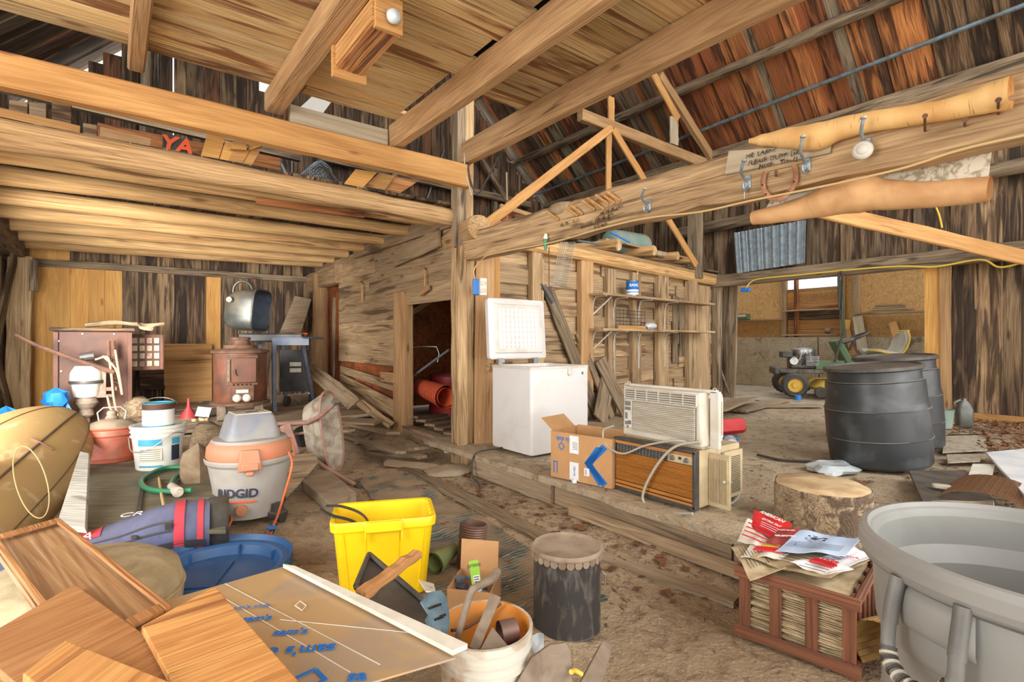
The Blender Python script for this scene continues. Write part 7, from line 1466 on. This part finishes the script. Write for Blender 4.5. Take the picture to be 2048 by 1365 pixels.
for j in range(9): m = MB(); y_ = 5.1+.05*j; m.tube([V((cM_.x, y_, cM_.z))+V((.11*math.cos(t), 0, .13*math.sin(t))) for t in [2*math.pi*i/20 for i in range(20)]], .004, 4, closed=True); m.build('wire', 'pipe_blue', mr, world=True)
for i in range(24): t = 2*math.pi*i/24; m = MB(); m.cyl((cM_.x+.11*math.cos(t), 5.1, cM_.z+.13*math.sin(t)), (cM_.x+.11*math.cos(t), 5.5, cM_.z+.13*math.sin(t)), .003, n=4); m.build('wire', 'pipe_blue', mr, world=True)
m = MB(); m.tube([V((cM_.x, 5.11, cM_.z))+V(((.105-.0016*i)*math.cos(i*.4), 0, (.125-.0018*i)*math.sin(i*.4))) for i in range(60)], .004, 4); m.build('wire', 'pipe_blue', mr, world=True)
tubething('black_pipe', 'straight black pipe leaning behind the wire roll', 'pipe', [AY(632, 312, 5.3), AY(682, 372, 5.0)], .02, 'black_plastic', k=2)
tubething('blue_stick', 'short blue-grey stick left of the wire roll', 'stick', [AY(563, 328, 5.0), AY(574, 352, 5.0)], .016, 'pipe_blue', k=2)
for k, q in enumerate((((682, 375), (720, 382), (755, 345), (712, 338)), ((720, 383), (765, 388), (790, 352), (758, 346)), ((765, 388), (790, 393), (838, 362), (792, 353)))):
    yb_('board_offcut', q, 4.75+.04*k, .02, ('new_board', 'beam_new', 'stick')[k], 'board lying across the log under the cross beam, %s of three' % ('leftmost', 'middle', 'rightmost')[k])
m = MB(); m.add([AY(600, 215, 9.6), AY(625, 192, 9.6), AY(662, 205, 9.6), AY(645, 228, 9.6)], [(0, 1, 2, 3)]); tag(m.build('white_sheet', 'insulation', smooth=0), 'scrap of white plastic sheet high on the gable wall', 'plastic')
for k, yj in enumerate(JY[1:4]): rock('insulation_tuft', (2.72, yj+.1, 2.6), .07, (1, .7, .5), 'insulation', 'white insulation tuft at a joist end, %s from the front' % ('first', 'second', 'third')[k], 'insulation', k)
# ---- right loft
tb = thing('plastic_tub', 'large grey-green plastic tub lying on its side on the loft above the shelves', 'tub', SWP(1290, 502, -.3))
c = SWP(1290, 482, -.35); ux = SWu
m = MB(); m.lathe([(.2, -.4), (.22, -.39), (.235, -.36), (.225, -.3), (.21, .2), (.19, .38), (.12, .42), (.001, .42)], 30); q = frame((0, 0, 0), -SWn, z=-SWu); m.v = [c+q.to_3x3() @ V((p.x, p.y*.9, p.z)) for p in m.v]; m.build('tub_shell', 'tub_green', tb, world=True, smooth=50)
for k, (px, py, r_) in enumerate(((1219, 493, .085), (1291, 504, .08), (1338, 514, .07), (1376, 522, .06))):
    a = SWP(px, py, .15); lg = thing('firewood_log', 'log end poking over the shelf wall plate, %s from the left' % ('first', 'second', 'third', 'fourth')[k], 'log', a, 0, 'logs laid on the loft plate'); pole('trunk', a, a-SWn*1.0-SWu*.25+UP*.02, r_, r_*.9, 'pole', lg); m = MB(); m.cyl(a+SWn*.004, a-SWn*.01, r_*.93, n=16); m.build('cut_end', 'cut_wood', lg, world=True)
tag(plank('loft_board', SWP(1215, 478, -.1), SWP(1395, 520, -.1), .16, .025, 'dusty_board', nrm=UP), 'grey board lying over the logs in front of the green tub', 'board')
tubething('blue_rod', 'blue rod leaning in front of the green tub', 'rod', [SWP(1232, 462, -.1), SWP(1254, 486, .05)], .014, 'tarp_blue', k=2)
tubething('blue_rod', 'pale blue pipe lying flat on the shelf wall plate', 'rod', [SWP(1145, 484, .1), SWP(1185, 490, .1)], .016, 'pipe_blue', k=2)
rock('grey_rag', SWP(1310, 518, .1), .1, (1.3, .7, .5), 'canvas', 'crumpled dusty rag between the log ends', 'rag', 7)
oc = thing('orange_pallet', 'tilted orange slatted pallet on the loft right of the main post', 'pallet', AY(1020, 455, 5.8))
for i in range(6): a = AY(975+18*i, 462-2*i, 5.9); b = AY(1015+18*i, 412+8*i, 6.1); plank('slat', a, b, .09, .02, 'roof_orange', oc)
for y_ in (0, 1): a = AY(968+32*y_, 440-28*y_, 5.88); b = AY(1065+32*y_, 462-20*y_, 5.88); plank('rail', a, b, .06, .04, 'beam_old', oc)
for k in range(7):
    a = AY(985+8*k, 462, 5.3+.1*k); b = AY(1065+5*k, 466, 5.3+.1*k); a.z = 2.52; b.z = 2.53
    tag(plank('loft_stick', a, b, .04, .03, 'deck_board', side=UP), 'thin grey stick in the row lying right of the main post, %s' % ('nearest', 'second', 'third', 'fourth', 'fifth', 'sixth', 'farthest')[k], 'stick', 'sticks piled beside the main post')
rp = thing('twisted_rope', 'red and white twisted rope hanging beside the main post', 'rope', AY(1014, 445, 6.0)); m = MB(); m.cyl(AY(1013, 345, 6.0), AY(1014, 398, 6.0), .012, n=8); m.build('rope_length', 'rope', rp, world=True)
for i in range(14): m = MB(); p = AY(1014, 398+3.4*i, 6.0); m.cyl(p, p-UP*.018, .018, .016, 8); m.build('rope_twist', 'ink_red' if i % 2 else 'rope', rp, world=True)
tubething('iron_rod', 'dark iron rod hanging high behind the main post', 'rod', [AY(888, 300, 9.76), AY(840, 440, 9.7)], .02, 'pipe_blue', k=2)
# ---- storeroom seen through the side door
m = MB(); m.lathe([(.001, 0), (.3, .0), (.3, .55), (.31, .56), (.3, .57), (.001, .57)], 28, c=(3.86, 6.5, .2)); tag(m.build('red_drum', 'drum_red', smooth=40), 'dark red drum in the storeroom behind the side door', 'drum')
om = thing('mesh_roll', 'roll of orange plastic mesh lying in the storeroom doorway', 'mesh', on(868, 800, .2))
a = W(842, 775, 6.9); b = W(893, 795, 6.1)
m = MB(); m.tube([a, (a+b)/2, b], lambda t: .11+.03*t, 18, cap=False); m.tube([a, (a+b)/2, b], lambda t: .08+.03*t, 18, cap=False); m.build('mesh_body', 'mesh_orange', om, world=True, smooth=60)
for i in range(14): p = a+(b-a)*(i/13); r_ = .115+.03*i/13; d_ = (b-a).normalized(); m = MB(); m.cyl(p-d_*.006, p+d_*.006, r_, n=18, cap=False); m.build('mesh_ring', 'drum_red', om, world=True)
wf = thing('wire_fence_coil', 'coil of wire fencing over the red drum in the storeroom', 'wire', (3.7, 6.1, .3))
for i in range(7):
    m = MB(); m.tube([V((3.62+.04*i+.25*math.cos(t)*.7, 6.0+.28*math.cos(t), .6+.3*math.sin(t)+.02*i)) for t in [2*math.pi*j/28 for j in range(28)]], .005, 4, closed=True); m.build('wire', 'wire', wf, world=True)
tubething('metal_pole', 'blue-grey pole leaning in the storeroom', 'pole', [W(805, 768, 6.8), W(898, 700, 6.3)], .016, 'pipe_blue', k=2)
tubething('bent_rod', 'thin bent metal rod in the storeroom', 'rod', [W(806, 697, 7.0), W(873, 694, 6.9), W(875, 725, 6.9)], .008, 'wire', k=2)
for k in range(5): tag(plank('loose_plank', (2.95, 5.0+.22*k, .22+.02*k), (3.9, 5.3+.3*k, .2), .14, .03, 'deck_board', nrm=UP, rough=.01), 'loose grey plank on the storeroom floor, %s from the main post' % ('first', 'second', 'third', 'fourth', 'fifth')[k], 'plank', 'loose planks on the storeroom floor')
# ---- litter
def litter(name, n, reg, mat, lb, cat, smin, smax, zf, leafy=False):
    m = MB()
    for i in range(n):
        x0, x1, y0, y1 = random.choice(reg); x = R_(x0, x1); y = R_(y0, y1); z = zf(x, y)+.004; sz = R_(smin, smax); a = R_(0, 6.28)
        if leafy:
            q = RZ(a) @ RX(R_(-.5, .5)); pts = [(0, -.5, 0), (.3, -.15, .08), (.5, .1, .02), (.12, .2, .05), (0, .55, .12), (-.14, .2, .0), (-.5, .1, .08), (-.28, -.2, .03)]
            m.add([V((x, y, z+.006))+(q @ (V(p)*sz)) for p in pts], [tuple(range(8))])
        else: m.box((x, y, z), (sz, sz*R_(.15, .5), sz*.15), RZ(a) @ RX(R_(-.2, .2)))
    return tag(m.build(name, mat, smooth=0), lb, cat, kind='stuff')
litter('wood_chips', 1500, [(-.2, 2.6, 1.2, 6.2), (1.6, 2.62, 1.5, 5), (1.9, 2.6, .8, 4.5), (2.0, 2.6, 2, 4.6)], 'chip', 'scattered wood chips and crumbs on the dirt floor', 'wood chips', .008, .03, gz)
litter('wood_chips', 700, [(2.7, 8.3, .3, 4.6), (2.8, 5, -.5, 3)], 'chip', 'scattered chips and crumbs on the raised dusty floor', 'wood chips', .008, .03, lambda x, y: .2+hp(x, y))
litter('fallen_leaves', 110, [(2.1, 2.62, 1.4, 4.6), (1.5, 2.6, 1.5, 4.5)], 'leaf', 'dry brown leaves along the foot of the platform', 'leaves', .04, .09, gz, True)
litter('fallen_leaves', 160, [(5.5, 8.3, .2, 2.2), (4.3, 6, .6, 1.8)], 'leaf', 'dry brown leaves and bark bits around the barrels', 'leaves', .03, .08, lambda x, y: .2+hp(x, y), True)
litter('dirt_clods', 900, [(1.9, 2.62, 1.2, 4.6), (1.2, 2.7, 4.4, 6.4), (2.2, 2.62, 2, 4.5)], 'stone', 'small dirt clods heaped along the platform and post', 'clods', .01, .04, gz)
